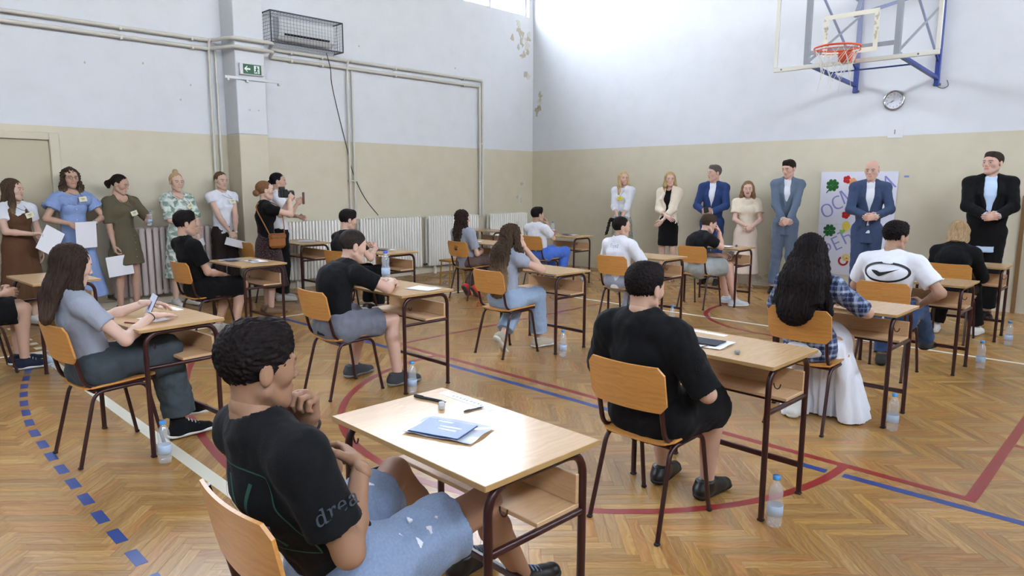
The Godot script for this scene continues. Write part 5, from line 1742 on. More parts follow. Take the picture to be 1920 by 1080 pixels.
func garment(t: Node, w: Array, J: Dictionary, cell: float):
	var kind: String = w[0]
	var m: Material = w[1]
	var o: Dictionary = w[2] if w.size() > 2 else {}
	var b: float = J.bulk
	var ls: float = (0.92 if J.fem else 1.0) * lerpf(1.0, b, 0.6)
	var nm: String = o.get("name", kind)
	var g: float = o.get("g", 0.012)
	var seed_: int = o.get("seed", int(absf(J.N.y * 1000)) + nm.length())
	match kind:
		"tshirt", "shirt", "top", "blouse", "jacket", "blazer", "sweater":
			var R := torso(J, g)
			var hem: Vector3 = J.P - J.up * o.get("drop", J.hemdrop) + J.front * o.get("hemfwd", 0.0)
			var hr: float = (0.128 if J.fem else 0.126) * b + g + o.get("flare", 0.0)
			R.append(cap(J.P, hem, hr, hr, 0.05, J.front, o.get("hemflat", 1.22 if J.sit else 1.36), 2))
			var cuts := []
			if o.get("cutlow", true): cuts.append([hem, -J.up])
			var sl: float = o.get("sleeve", 0.6)
			for s in ["L", "R"]:
				var sg: float = o.get("sg", g)
				if sl <= 1.0:
					R.append(cap(J["S" + s + "p"], J["S" + s + "p"].lerp(J["E" + s], sl), 0.054 * ls + sg, (0.050 if sl < 0.75 else 0.044) * ls + sg * 1.3, 0.035, Vector3.ZERO, 1.0, 2))
				else:
					R.append(cap(J["S" + s + "p"], J["E" + s], 0.052 * ls + sg, 0.043 * ls + sg, 0.035))
					R.append(cap(J["E" + s], J["E" + s].lerp(J["W" + s], sl - 1.0), 0.043 * ls + sg, 0.032 * ls + sg, 0.02, Vector3.ZERO, 1.0, 2))
			R.append(cap(J.N - J.up * 0.03, J.N + J.up * 0.022 - J.front * 0.006, 0.066 + g, 0.052 + g, 0.03, Vector3.ZERO, 1.0, 2))
			if o.has("collar"): R.append(cap(J.N - J.up * 0.01, J.N + J.up * 0.035 + J.front * 0.012, 0.066 + o.collar, 0.060 + o.collar, 0.012, Vector3.ZERO, 1.0, 2))
			R.append(cap(J.N + J.up * 0.030 + J.front * 0.020, J.N + J.up * 0.14 + J.front * 0.03, 0.048 + o.get("neck", 0.006), 0.06 + o.get("neck", 0.006), 0.004, Vector3.ZERO, 1.0, 0, true))
			if o.has("vee"):
				# open front: a wedge from the collar to the button, its edges raised as lapels
				var sf := 1.32 / lerpf(1.0, b, 0.5)
				var bel: float = J.get("belly", 0.0)
				var dc: float = ((0.122 if J.fem else 0.140) * b + g) / (sf + 0.05) + (0.035 if J.fem else 0.0)
				var dw: float = ((0.105 if J.fem else 0.120) * b + g) / (sf + 0.05) + bel * 0.055
				var vw: float = o.get("veew", 0.0)
				var t0: Vector3 = J.N + J.front * 0.055 - J.up * 0.01
				var t1: Vector3 = J.C + J.front * dc
				var t2: Vector3 = J.C.lerp(J.W, o.vee) + J.front * (lerpf(dc, dw, o.vee) + 0.004)
				for s in [-1.0, 1.0]:
					R.append(cap(t0 + J.side * s * 0.062 - J.front * 0.012, t1 + J.side * s * (0.060 + vw), 0.015, 0.015, 0.008))
					R.append(cap(t1 + J.side * s * (0.060 + vw), t2 + J.side * s * (0.014 + vw), 0.015, 0.011, 0.008))
					R.append(cap(t0 + J.side * s * 0.085 - J.up * 0.06, t1 + J.side * s * (0.085 + vw) - J.front * 0.010, 0.018, 0.016, 0.006, J.front, 1.4))
				R.append(cap(t0 + J.front * 0.02 + J.up * 0.03, t1 + J.front * 0.012, 0.050 + vw * 0.6, 0.044 + vw, 0.004, Vector3.ZERO, 1.0, 0, true))
				R.append(cap(t1 + J.front * 0.012, t2 + J.front * 0.006, 0.044 + vw, 0.007 + vw, 0.004, Vector3.ZERO, 1.0, 0, true))
				var low: Vector3 = hem + J.front * (dw + 0.045)
				R.append(cap(t2 + J.front * 0.012 - J.up * 0.03, low, 0.006 + vw, 0.048 + vw, 0.004, Vector3.ZERO, 1.0, 0, true))
			put(t, nm, R, cell, m, cuts, {"amp": o.get("wrinkle", 0.007), "scale": o.get("wscale", Vector3(11, 7, 11)), "seed": seed_}, [], null, o.get("label", ""))
		"trousers", "shorts", "jeans":
			var ln: float = o.get("len", 1.92)
			var R := [cap(J.HL, J.HR, (0.112 if J.sit else 0.072) * b + g, (0.112 if J.sit else 0.072) * b + g, 0.04, J.front, 1.0 if J.sit else 1.12), cap(J.P, J.W.lerp(J.P, 0.55), 0.126 * b + g, 0.118 * b + g, 0.04, J.front, 1.25, 2)]
			for s in ["L", "R"]:
				var kr: float = o.get("knee", 0.064) * ls + g
				if ln <= 1.0:
					R.append(cap(J["H" + s], leg_axis(J, s, ln), 0.090 * ls + g, o.get("end", 0.075) * ls + g, 0.04, Vector3.ZERO, 1.0, 2))
				else:
					R.append(cap(J["H" + s], J["K" + s], 0.090 * ls + g, kr, 0.04))
					R.append(cap(J["K" + s], leg_axis(J, s, ln), kr, o.get("end", 0.055) * ls + g, 0.025, Vector3.ZERO, 1.0, 2))
			put(t, nm, R, cell, m, [], {"amp": o.get("wrinkle", 0.008), "scale": o.get("wscale", Vector3(9, 9, 9)), "seed": seed_}, [], null, o.get("label", ""))
		"skirt":
			# hangs from the waist (standing) round an axis to the hem
			var hem: Vector3 = o.get("hem", Vector3(0, 0.4, 0))
			var hr: float = o.get("r", 0.22)
			var R := [cap(J.W.lerp(J.P, 0.35), J.P - Vector3(0, 0.06, 0), 0.108 * b + g, 0.155 * b + g, 0.03, J.front, 1.22), cap(J.P - Vector3(0, 0.04, 0), hem, 0.155 * b + g, hr, 0.03, J.front, o.get("flat", 1.15), 2)]
			for p in o.get("more", []): R.append(p)
			put(t, nm, R, cell, m, [[hem, Vector3.DOWN]], {"pleat": [hem, o.get("pleats", 9.0), o.get("fold", 0.012), J.P.y], "amp": 0.004, "scale": Vector3(8, 4, 8), "seed": seed_}, [], null, o.get("label", ""))
		"shoes":
			var style: String = o.get("style", "sneaker")
			for s in ["L", "R"]:
				if o.has("only") and o.only != s: continue
				var toe: Vector3 = o.get("toe" + s, Vector3(0.12 if s == "L" else -0.12, 0, 1))
				var z := toe.normalized()
				var y: Vector3 = (o.get("up" + s, Vector3.UP))
				y = (y - z * y.dot(z)).normalized()
				var sh := obj("shoe", T["shoe_" + style], m, t)
				sh.transform = Transform3D(Basis(y.cross(z), y, z).scaled_local(Vector3.ONE * o.get("size", 1.0)), J["A" + s])
				obj("sole", T["sole_" + style], o.get("sole", M.white_rubber), sh)
				if style in ["sneaker", "high"] and o.get("laced", true):
					for q in 4:
						var zz := 0.035 + q * 0.020
						var yy := lerpf(0.022, -0.012, q / 3.0)
						if style == "high": yy += 0.004
						obj("lace", tube([Vector3(-0.026, yy - 0.008, zz), Vector3(0, yy + 0.002, zz + 0.004), Vector3(0.026, yy - 0.008, zz)], 0.0028, 5), o.get("lace", M.white_rubber), sh)
		"custom":
			put(t, nm, o.prims.call() if o.prims is Callable else o.prims, o.get("cell", cell), m, o.get("cuts", []), o.get("disp", {"amp": 0.005, "scale": Vector3(9, 7, 9), "seed": seed_}), [], null, o.get("label", ""))

func hair(t: Node, h: Dictionary, hx: Transform3D, cell: float):
	# prims in the head's own axes
	var style: String = h.style
	var L: float = h.get("len", 0.3)
	var R := []
	var cuts := []
	var st := {"amp": 0.004, "scale": Vector3(120, 30, 120), "oct": 2}
	match style:
		"short":
			var vol: float = h.get("vol", 0.01)
			R = [ell(Vector3(0, 0.032, -0.017), Vector3(0.0800, 0.0895, 0.0985), 0.01), ell(Vector3(0, 0.060, -0.012), Vector3(0.067 + vol * 0.8, 0.056 + vol, 0.079 + vol), 0.03)]
			if h.has("fringe"): R.append(cap(Vector3(-0.028, 0.097, 0.042), Vector3(0.028, 0.099, 0.046), 0.019 + h.fringe, 0.019 + h.fringe, 0.03))
			R.append(ell(Vector3(0, -0.02, 0.118), Vector3(0.066, 0.086 - h.get("low", 0.0), 0.060), 0.008, true))
			for s in [-1.0, 1.0]:
				R.append(ell(Vector3(s * 0.085, -0.016, -0.008), Vector3(0.02, 0.030, 0.020), 0.004, true))
				R.append(ell(Vector3(s * 0.064, -0.060, 0.078), Vector3(0.044, 0.072, 0.050), 0.006, true))
			cuts = [[Vector3(0, h.get("nape", -0.032), 0), Vector3(0, -1, 0.50).normalized()]]
			st = {"amp": h.get("amp", 0.004), "scale": h.get("flow", Vector3(120, 75, 120)), "oct": 3}
		"bald":
			R = [ell(Vector3(0, 0.026, -0.019), Vector3(0.0762, 0.075, 0.0955), 0.01), ell(Vector3(0, 0.10, 0.02), Vector3(0.07, 0.06, 0.10), 0.01, true), ell(Vector3(0, -0.02, 0.10), Vector3(0.09, 0.12, 0.07), 0.01, true)]
			cuts = [[Vector3(0, -0.02, 0), Vector3(0, -1, 0.5).normalized()]]
			st = {"amp": 0.001, "scale": Vector3(70, 70, 70)}
		"long", "curly", "bob":
			var w: float = h.get("wide", 0.0)
			R = [ell(Vector3(0, 0.036, -0.022), Vector3(0.086, 0.094, 0.104), 0.02)]
			var back: float = h.get("back", -0.075)
			R.append(cap(Vector3(0, 0.01, -0.05), Vector3(0, -L * h.get("mid", 0.5), back), 0.082, 0.088 + w, 0.04, Vector3(0, 0, 1), 1.5))
			R.append(cap(Vector3(0, -L * h.get("mid", 0.5), back), Vector3(h.get("sway", 0.0), -L, back + h.get("tipz", 0.0)), 0.088 + w, 0.070 + w * 1.3, 0.03, Vector3(0, 0, 1), h.get("thin", 1.9), 2 if style == "bob" else 0))
			for s in [-1.0, 1.0]:
				if h.get("side", 1.0) <= 0: continue
				var fz: float = h.get("front", 0.0)
				R.append(cap(Vector3(s * 0.066, 0.03, 0.005), Vector3(s * (0.078 + w), -L * h.get("side", 0.8) * 0.5, 0.0 + fz), 0.030, 0.034, 0.03))
				R.append(cap(Vector3(s * (0.078 + w), -L * h.get("side", 0.8) * 0.5, 0.0 + fz), Vector3(s * (0.080 + w), -L * h.get("side", 0.8), -0.01 + fz * 1.4), 0.034, 0.022, 0.03))
			R.append(ell(Vector3(0, -0.035, 0.112), Vector3(0.062, 0.115, 0.060), 0.012, true))
			if L > 0.12: R.append(cap(Vector3(0, -0.12, 0.07), Vector3(0, -0.5, 0.09), 0.058, 0.06, 0.012, Vector3.ZERO, 1.0, 0, true))
			if style == "bob": cuts = [[Vector3(0, -L, 0), Vector3.DOWN]]
			st = {"amp": 0.007, "scale": Vector3(75, 9, 75), "oct": 2} if style != "curly" else {"amp": 0.020, "scale": Vector3(34, 22, 34), "oct": 3}
			if h.has("amp"): st.amp = h.amp
		"tied":
			R = [ell(Vector3(0, 0.034, -0.020), Vector3(0.0805, 0.091, 0.101), 0.02), ell(Vector3(0, -0.035, 0.105), Vector3(0.068, 0.105, 0.062), 0.012, true)]
			for s in [-1.0, 1.0]: R.append(ell(Vector3(s * 0.086, -0.012, -0.006), Vector3(0.02, 0.032, 0.024), 0.006, true))
			cuts = [[Vector3(0, -0.03, 0), Vector3(0, -1, 0.45).normalized()]]
			var tail := []
			if h.get("tail", "") == "bun": tail = [ell(h.get("at", Vector3(0, 0.0, -0.125)), Vector3.ONE * h.get("bun", 0.036), 0.01)]
			elif h.get("tail", "") == "pony": tail = [cap(Vector3(0, 0.02, -0.11), Vector3(0, -0.03, -0.15), 0.026, 0.034, 0.02), cap(Vector3(0, -0.03, -0.15), Vector3(0, -L, -0.12), 0.034, 0.012, 0.02)]
			elif h.get("tail", "") == "braid":
				tail = [cap(Vector3(0.01, 0.07, -0.10), Vector3(0.02, 0.075, -0.13), 0.022, 0.022, 0.01)]
				for q in 8:
					tail.append(ell(Vector3(0.03 + (0.006 if q % 2 else -0.006), 0.06 - q * 0.028, -0.140 - q * 0.004), Vector3(0.020, 0.019, 0.019), 0.006))
				tail.append(cap(Vector3(0.03, -0.165, -0.172), Vector3(0.03, -0.225, -0.175), 0.022, 0.008, 0.01))
			R.append_array(tail)
			st = {"amp": 0.003, "scale": Vector3(60, 60, 60), "oct": 2}
	for p in h.get("more", []): R.append(p)
	st.seed = int(L * 100) + style.length()
	put(t, "hair", R, h.get("cell", maxf(cell * 0.45, 0.005)), M.hair, cuts, st, [], h.color, h.get("label", ""), {"xf": hx, "tip": h.get("tip", null), "len": L, "f": Vector3(90, 8, 90) if style in ["long", "bob"] else Vector3(60, 40, 60)})

func finish_people():
	run_jobs()
	var n := FastNoiseLite.new()
	n.seed = 5
	n.frequency = 1.0
	for p in pending:
		var r: Array = done[p.job]
		if r[0].is_empty():
			print("empty: ", p.parent.name, " ", p.name)
			continue
		var me := ArrayMesh.new()
		var C = null
		if p.col != null:
			C = filled(r[0].size(), p.col)
			if not p.strands.is_empty():
				# lighter and darker strands
				var f: Vector3 = p.strands.f
				var base: Color = p.col
				for i in r[0].size():
					var v: Vector3 = r[0][i]
					var c := base
					if p.strands.tip != null: c = base.lerp(p.strands.tip, smoothstep(-p.strands.len * 0.35, -p.strands.len, v.y + 0.03 * n.get_noise_3dv(v * 30.0)))
					C[i] = c * (1.0 + 0.55 * n.get_noise_3dv(v * f))
		surface(me, r[0], r[1], C, r[2])
		for e in p.extra: surface(me, e[0], e[1], e[2], e[3])
		var o := obj(p.name, me, p.mat, p.parent)
		if p.label: o.set_meta("label", p.label)
		if not p.strands.is_empty(): o.transform = p.strands.xf
	for p in prints: print_on(p)
	jobs.clear()
	done.clear()
	pending.clear()

# ---- flat print laid on the cloth: strips of points (x, y) set on the back or front of a garment
var prints := []

func print_on(p: Dictionary):
	var src: Array = []
	for q in pending:
		if q.parent == p.person and q.name == p.garment: src = done[q.job]
	if src.is_empty(): return
	var V: PackedVector3Array = src[0]
	var N: PackedVector3Array = src[1]
	var sgn: float = p.sign
	var near := []
	for i in V.size():
		if N[i].z * sgn > 0.15: near.append(V[i])
	var lift := func(q: Vector2) -> Vector3:
		var sw := 0.0
		var sz := 0.0
		for v in near:
			var dx: float = v.x - q.x
			var dy: float = v.y - q.y
			var d2 := dx * dx + dy * dy
			if d2 < 0.0006:
				var w := 1.0 / (d2 + 0.00002)
				sw += w
				sz += w * v.z
		return Vector3(q.x, q.y, (sz / sw if sw > 0.0 else 0.0) + sgn * 0.0065)
	var st := SurfaceTool.new()
	st.begin(Mesh.PRIMITIVE_TRIANGLES)
	st.set_smooth_group(0)
	for s in p.strips:
		var a: Array = s[0].map(lift)
		var b: Array = s[1].map(lift)
		for i in a.size() - 1:
			quad(st, a[i], a[i + 1], b[i + 1], b[i], Vector3(0, 0, sgn))
	st.generate_normals()
	obj(p.name, st.commit(), p.mat, p.person)

func line_strip(pts: Array, w: float, closed := false) -> Array:
	var a := []
	var b := []
	var n := pts.size()
	for i in n:
		var d: Vector2 = pts[(i + 1) % n if closed else mini(i + 1, n - 1)] - pts[(i - 1 + n) % n if closed else maxi(i - 1, 0)]
		var m := d.normalized().orthogonal() * w * 0.5
		a.append(pts[i] + m)
		b.append(pts[i] - m)
	if closed:
		a.append(a[0])
		b.append(b[0])
	return [a, b]

func dense(pts: Array, step := 0.012) -> Array:
	var out := []
	for i in pts.size() - 1:
		var n := maxi(1, int(pts[i].distance_to(pts[i + 1]) / step))
		for k in n: out.append(pts[i].lerp(pts[i + 1], float(k) / n))
	out.append(pts[-1])
	return out

# ---------------------------------------------------------------- everybody in the hall
func picture(size: int, paint: Callable) -> ImageTexture:
	var img := Image.create(size, size, false, Image.FORMAT_RGB8)
	for y in size:
		for x in size:
			img.set_pixel(x, y, paint.call(x, y))
	img.generate_mipmaps()
	return ImageTexture.create_from_image(img)

func patterned(tex: Texture2D, scale: float, rough := 0.9) -> StandardMaterial3D:
	var m := cloth(Color.WHITE, rough)
	m.albedo_texture = tex
	m.uv1_scale = Vector3.ONE * scale
	return m

func fabrics():
	M.skin = mat(Color.WHITE, 0.55, 0.0, 0.4)
	M.skin.vertex_color_use_as_albedo = true
	M.skin.subsurf_scatter_enabled = true
	M.skin.subsurf_scatter_strength = 0.08
	M.hair = mat(Color.WHITE, 0.62, 0.0, 0.18)
	M.hair.vertex_color_use_as_albedo = true
	M.white_rubber = mat(Color(0.82, 0.82, 0.80), 0.6)
	M.c_black = cloth(Color(0.075, 0.078, 0.088))
	M.c_black2 = cloth(Color(0.055, 0.055, 0.062))
	M.c_white = cloth(Color(0.86, 0.87, 0.90))
	M.c_grey = cloth(Color(0.58, 0.60, 0.65))
	M.c_greyshort = cloth(Color(0.42, 0.43, 0.47))
	M.c_slate = cloth(Color(0.23, 0.26, 0.28))
	M.c_brown = cloth(Color(0.35, 0.24, 0.17))
	M.c_cream = cloth(Color(0.87, 0.82, 0.74))
	M.c_satin = cloth(Color(0.86, 0.80, 0.74), 0.45, 0.2)
	M.c_olive = cloth(Color(0.36, 0.335, 0.265))
	M.c_umber = cloth(Color(0.17, 0.13, 0.13))
	M.c_blue_suit = cloth(Color(0.17, 0.24, 0.41))
	M.c_navy_suit = cloth(Color(0.23, 0.28, 0.39))
	M.c_grey_suit = cloth(Color(0.36, 0.41, 0.48))
	M.c_sky = cloth(Color(0.72, 0.80, 0.90))
	M.c_blue_dress = cloth(Color(0.52, 0.60, 0.77))
	M.c_blue_trousers = cloth(Color(0.29, 0.43, 0.76))
	M.c_taupe = cloth(Color(0.36, 0.30, 0.28))
	M.leather_black = mat(Color(0.035, 0.035, 0.04), 0.4)
	M.nude = mat(Color(0.72, 0.55, 0.44), 0.5)
	M.tan_leather = mat(Color(0.55, 0.33, 0.12), 0.45)
	# denim: fine mottled indigo
	var dn := FastNoiseLite.new()
	dn.frequency = 0.05
	dn.fractal_octaves = 4
	var den := func(c: Color, lightc: Color) -> ImageTexture:
		return picture(192, func(x, y): return c.lerp(lightc, clampf(0.5 + 0.45 * dn.get_noise_2d(x * 2.0, y * 2.0) + (0.12 if (x + y) % 3 == 0 else 0.0), 0, 1)))
	M.denim_light = patterned(den.call(Color(0.43, 0.50, 0.61), Color(0.56, 0.62, 0.72)), 5.0)
	M.denim_pale = patterned(den.call(Color(0.50, 0.58, 0.68), Color(0.62, 0.69, 0.78)), 5.0)
	M.denim_dark = patterned(den.call(Color(0.15, 0.22, 0.36), Color(0.26, 0.36, 0.52)), 5.0)
	# plaid shirt
	M.plaid = patterned(picture(128, func(x, y):
		var c := Color(0.16, 0.19, 0.30)
		var fx: int = x % 64
		var fy: int = y % 64
		if fx < 14: c = c.lerp(Color(0.80, 0.84, 0.92), 0.55)
		if fy < 14: c = c.lerp(Color(0.80, 0.84, 0.92), 0.55)
		if fx > 36 and fx < 42: c = c.lerp(Color(0.55, 0.66, 0.85), 0.5)
		if fy > 36 and fy < 42: c = c.lerp(Color(0.55, 0.66, 0.85), 0.5)
		if (fx > 22 and fx < 30) or (fy > 22 and fy < 30): c = c.lerp(Color(0.05, 0.06, 0.10), 0.5)
		return c), 7.0)
	# palm-leaf dress: green leaf blades on white
	M.leaf = patterned(picture(256, func(x, y):
		var c := Color(0.84, 0.87, 0.85)
		for l in [[50, 50, 0.5], [190, 45, 2.2], [120, 128, 1.2], [215, 150, -0.4], [40, 180, 2.8], [140, 215, 0.1], [230, 235, 1.9]]:
			var dx: float = x - l[0]
			var dy: float = y - l[1]
			var u: float = dx * cos(l[2]) + dy * sin(l[2])
			var v: float = -dx * sin(l[2]) + dy * cos(l[2])
			if absf(u) < 62.0 and absf(v) < 34.0 * (1.0 - absf(u) / 62.0) + 3.0:
				if fposmod(u - absf(v) * 0.7, 13.0) < 8.5 or absf(v) < 2.5: c = Color(0.08, 0.30, 0.18) if fposmod(u, 29.0) < 17.0 else Color(0.16, 0.42, 0.26)
		return c), 4.4)
	# small-flowered skirt
	var fl := FastNoiseLite.new()
	fl.noise_type = FastNoiseLite.TYPE_CELLULAR
	fl.frequency = 0.09
	M.floral = patterned(picture(256, func(x, y):
		var v := fl.get_noise_2d(x, y)
		return Color(0.62, 0.44, 0.42) if v < -0.80 else (Color(0.42, 0.30, 0.30) if v < -0.66 else Color(0.12, 0.09, 0.10))), 3.0)
	# skirt with bold curved bands
	var bn := FastNoiseLite.new()
	bn.frequency = 0.008
	M.bands = patterned(picture(256, func(x, y):
		var v := fposmod(bn.get_noise_2d(x, y) * 4.0 + y * 0.012, 1.0)
		return Color(0.10, 0.47, 0.52) if v < 0.25 else (Color(0.82, 0.80, 0.76) if v < 0.55 else (Color(0.45, 0.36, 0.27) if v < 0.75 else Color(0.72, 0.66, 0.58)))), 1.6)

func seated(k: String, label: String, J: Dictionary, S: Dictionary) -> Node3D:
	var c: Array = CHAIRS[k]
	return person(label, Vector3(c[0], 0, c[1]), PI / 2 - deg_to_rad(c[2]) + S.get("twist", 0.0), J, S, "seated pupils")

func badge(t: Node3D, J: Dictionary, at: Vector3, tilt := 0.0, col := Color(0.86, 0.85, 0.72)):
	var b := obj("name_badge", bevel_box(Vector3(0.085, 0.058, 0.004), 0.001), mat(col, 0.6), t, at, Vector3(-0.15, 0.1, tilt))
	obj("badge_text", bevel_box(Vector3(0.045, 0.006, 0.001), 0.0003), mat(Color(0.35, 0.36, 0.40), 0.7), b, Vector3(0, 0.006, 0.0024))
	for s in [-1.0, 1.0]:
		obj("lanyard", tube(smooth_path([at + Vector3(0, 0.03, 0.0), at.lerp(J.N + Vector3(s * 0.06, 0.01, 0.02), 0.5) + Vector3(0, 0, 0.035), J.N + Vector3(s * 0.062, 0.012, 0.02)], 4), 0.0022, 4), mat(Color(0.30, 0.29, 0.27), 0.8), t)
	obj("badge_text", bevel_box(Vector3(0.03, 0.005, 0.001), 0.0003), mat(Color(0.45, 0.45, 0.48), 0.7), b, Vector3(0, -0.008, 0.0024))

func wrist_band(t: Node3D, J: Dictionary, s: String, m: Material, r: float, th := 0.004, face := false):
	var w: Vector3 = J["W" + s]
	var d: Vector3 = (w - J["E" + s]).normalized()
	var u := d.cross(Vector3.UP if absf(d.y) < 0.9 else Vector3.RIGHT).normalized()
	var v := d.cross(u)
	var ring := []
	for k in 17: ring.append(w - d * 0.012 + (u * cos(TAU * k / 16) + v * sin(TAU * k / 16)) * r)
	var o := obj("watch" if face else "wristband", tube(ring, th, 6), m, t)
	if face:
		var f := obj("watch_face", lathe([Vector2(0, 0), Vector2(0.017, 0), Vector2(0.018, 0.006), Vector2(0, 0.007)], 16), mat(Color(0.85, 0.84, 0.80), 0.3), o, w - d * 0.012 + Vector3(0, 0, r))
		f.rotation.x = PI / 2

func held_sheet(label: String, t: Node3D, at: Vector3, size: Vector2, rot: Vector3):
	var o := thing("paper_sheet", label, "paper", t.transform * at, 0.0, "sheets held by the women")
	o.basis = t.basis * Basis.from_euler(rot)
	obj("paper", bevel_box(Vector3(size.x, size.y, 0.003), 0.0008), M.paper, o)

func build_people():
	fabrics()
	build_templates()
	pupils()
	women()
	officials()
	finish_people()

func pupils():
	var tan := Color(0.31, 0.170, 0.105)
	var fair := Color(0.58, 0.37, 0.285)
	var mid := Color(0.50, 0.31, 0.225)
	var dark := Color(0.014, 0.011, 0.011)
	var brown := Color(0.045, 0.028, 0.020)
	# the boy nearest the camera, chin on his fist
	var J := sit({"hs": 0.95, "P": Vector3(0, 0.51, 0.06), "N": Vector3(0.03, 0.955, -0.155), "KL": Vector3(0.34, 0.54, 0.48), "KR": Vector3(-0.07, 0.545, 0.54), "AL": Vector3(0.33, 0.10, 0.80), "AR": Vector3(0.06, 0.10, 0.86), "head": Vector3(0.05, 1.108, -0.135), "WR": Vector3(-0.035, 0.79, 0.10), "ER": Vector3(-0.205, 0.665, -0.05), "EL": Vector3(0.17, 0.72, 0.12), "WL": Vector3(0.125, 0.895, 0.035), "hunch": 0.02, "hemdrop": 0.06})
	var t := seated("S1", "boy in black T-shirt and denim shorts resting chin on fist, nearest the camera", J, {"cell": 0.007, "skin": tan, "look": [-4, 4, 0], "handL": ["hand_fist", Vector3(-0.15, 0.95, -0.10), Vector3(-0.45, -0.1, -0.9)], "handR": ["hand_rest", Vector3(0.85, 0.10, 0.25), Vector3(0, -0.6, -0.7)], "hair": {"style": "short", "color": dark, "vol": 0.014, "fringe": 0.006, "amp": 0.006, "flow": Vector3(95, 80, 24), "cell": 0.0035, "tip": Color(0.10, 0.06, 0.045), "len": 0.062}, "wear": [["tshirt", M.c_black, {"sleeve": 0.72, "sg": 0.016}], ["shorts", M.denim_light, {"len": 0.68, "end": 0.094, "g": 0.016, "wrinkle": 0.012}], ["shoes", M.leather_black, {"sole": mat(Color(0.06, 0.06, 0.09), 0.5), "lace": mat(Color(0.45, 0.5, 0.6)), "toeR": Vector3(-0.05, 0.05, 1), "toeL": Vector3(0.05, 0, 1)}]]})
	wrist_band(t, J, "L", M.rubber, 0.030)
	var teal := mat(Color(0.12, 0.31, 0.25), 0.9)
	prints.append({"person": t, "garment": "tshirt", "sign": -1.0, "name": "back_print", "mat": teal, "strips": [line_strip(dense([Vector2(-0.10, 0.875), Vector2(0.07, 0.89), Vector2(0.08, 0.66), Vector2(-0.12, 0.64), Vector2(-0.10, 0.875)]), 0.004), line_strip(dense([Vector2(-0.05, 0.85), Vector2(-0.02, 0.74), Vector2(-0.06, 0.66)]), 0.010), line_strip(dense([Vector2(0.03, 0.86), Vector2(0.01, 0.76), Vector2(0.04, 0.68)]), 0.012)]})
	var sl: Vector3 = J.SRp.lerp(J.ER, 0.42)
	var tx := obj("sleeve_lettering", text_mesh("drea", 0.055, 0.001, true), mat(Color(0.22, 0.26, 0.30), 0.8), t, sl + Vector3(-0.073, 0.0, 0.0))
	tx.rotation = Vector3(0, -PI / 2, 0.25)
	# frayed tears in the denim, on top of the thighs
	for q in [["R", 0.22, -0.5], ["R", 0.34, -0.2], ["R", 0.40, -0.75], ["R", 0.48, -0.45], ["R", 0.30, -1.0], ["L", 0.30, -0.3], ["L", 0.42, 0.1], ["L", 0.48, -0.4]]:
		var ax: Vector3 = (J["K" + q[0]] - J["H" + q[0]]).normalized()
		var nn := Vector3(q[2], 0.8, -0.2)
		nn = (nn - ax * nn.dot(ax)).normalized()
		var fr := obj("frayed_tear", flake(0.013 + 0.006 * absf(q[2]), 0.010, int(q[1] * 997)), M.c_white, t)
		fr.transform = Transform3D(Basis.looking_at(-nn, ax), leg_axis(J, q[0], q[1]) + nn * 0.1105)
	# the boy in black seen from behind
	J = sit({"hs": 0.95, "P": Vector3(0, 0.53, -0.02), "N": Vector3(0, 0.965, -0.125), "head": Vector3(0, 1.112, -0.105), "KL": Vector3(0.15, 0.525, 0.30), "KR": Vector3(-0.15, 0.53, 0.30), "AL": Vector3(0.16, 0.085, 0.36), "AR": Vector3(-0.10, 0.085, 0.36), "WR": Vector3(-0.14, 0.64, 0.16), "WL": Vector3(0.14, 0.64, 0.16), "hintL": Vector3(0.8, -0.6, -0.4), "hintR": Vector3(-0.8, -0.6, -0.4), "hunch": 0.0, "hemdrop": 0.10})
	seated("S2", "boy in loose black T-shirt and shorts seen from behind at the second desk", J, {"cell": 0.008, "skin": mid, "look": [-3, 6, 0], "hair": {"style": "short", "color": dark, "vol": 0.006, "fringe": 0.0, "amp": 0.005, "cell": 0.0038}, "wear": [["tshirt", M.c_black, {"sleeve": 0.95, "g": 0.02, "sg": 0.022, "flare": 0.02, "wrinkle": 0.010}], ["shorts", M.c_black2, {"len": 0.92, "end": 0.105, "g": 0.022, "wrinkle": 0.010}], ["shoes", M.leather_black, {"sole": M.rubber, "lace": M.rubber}]]})
	# the girl at the left with long straight hair
	J = sit({"P": Vector3(0, 0.53, -0.05), "N": Vector3(0, 0.955, -0.145), "head": Vector3(0, 1.115, -0.115), "KL": Vector3(0.07, 0.57, 0.33), "KR": Vector3(-0.10, 0.565, 0.31), "AL": Vector3(0.02, 0.17, 0.43), "AR": Vector3(-0.14, 0.09, 0.36), "WR": Vector3(-0.17, 0.800, 0.215), "WL": Vector3(0.10, 0.835, 0.30), "hintL": Vector3(0.8, -0.9, -0.2), "hintR": Vector3(-0.8, -0.9, -0.2), "hunch": 0.0, "hemdrop": -0.05})
	t = seated("S3", "girl with long dark hair in grey top and wide trousers, at the left", J, {"fem": true, "cell": 0.008, "skin": Color(0.60, 0.40, 0.315), "look": [0, 14, 0], "handR": ["hand_flat", Vector3(0.18, -0.08, 1), Vector3(0, -1, 0)], "handL": ["hand_rest", Vector3(-0.35, -0.12, 1), Vector3(-0.2, -1, 0)], "hair": {"style": "long", "color": Color(0.034, 0.022, 0.017), "tip": Color(0.065, 0.042, 0.030), "len": 0.30, "cell": 0.005, "back": -0.075, "tipz": -0.01, "wide": -0.006, "side": 0.85, "front": 0.01}, "wear": [["tshirt", M.c_grey, {"sleeve": 0.55, "g": 0.007, "cutlow": true, "wrinkle": 0.006}], ["trousers", M.c_slate, {"end": 0.088, "knee": 0.082, "len": 1.86, "g": 0.016, "wrinkle": 0.013}], ["shoes", cloth(Color(0.06, 0.06, 0.07)), {"style": "high", "toeR": Vector3(-0.1, 0, 1), "toeL": Vector3(-0.1, -0.1, 1)}]]})
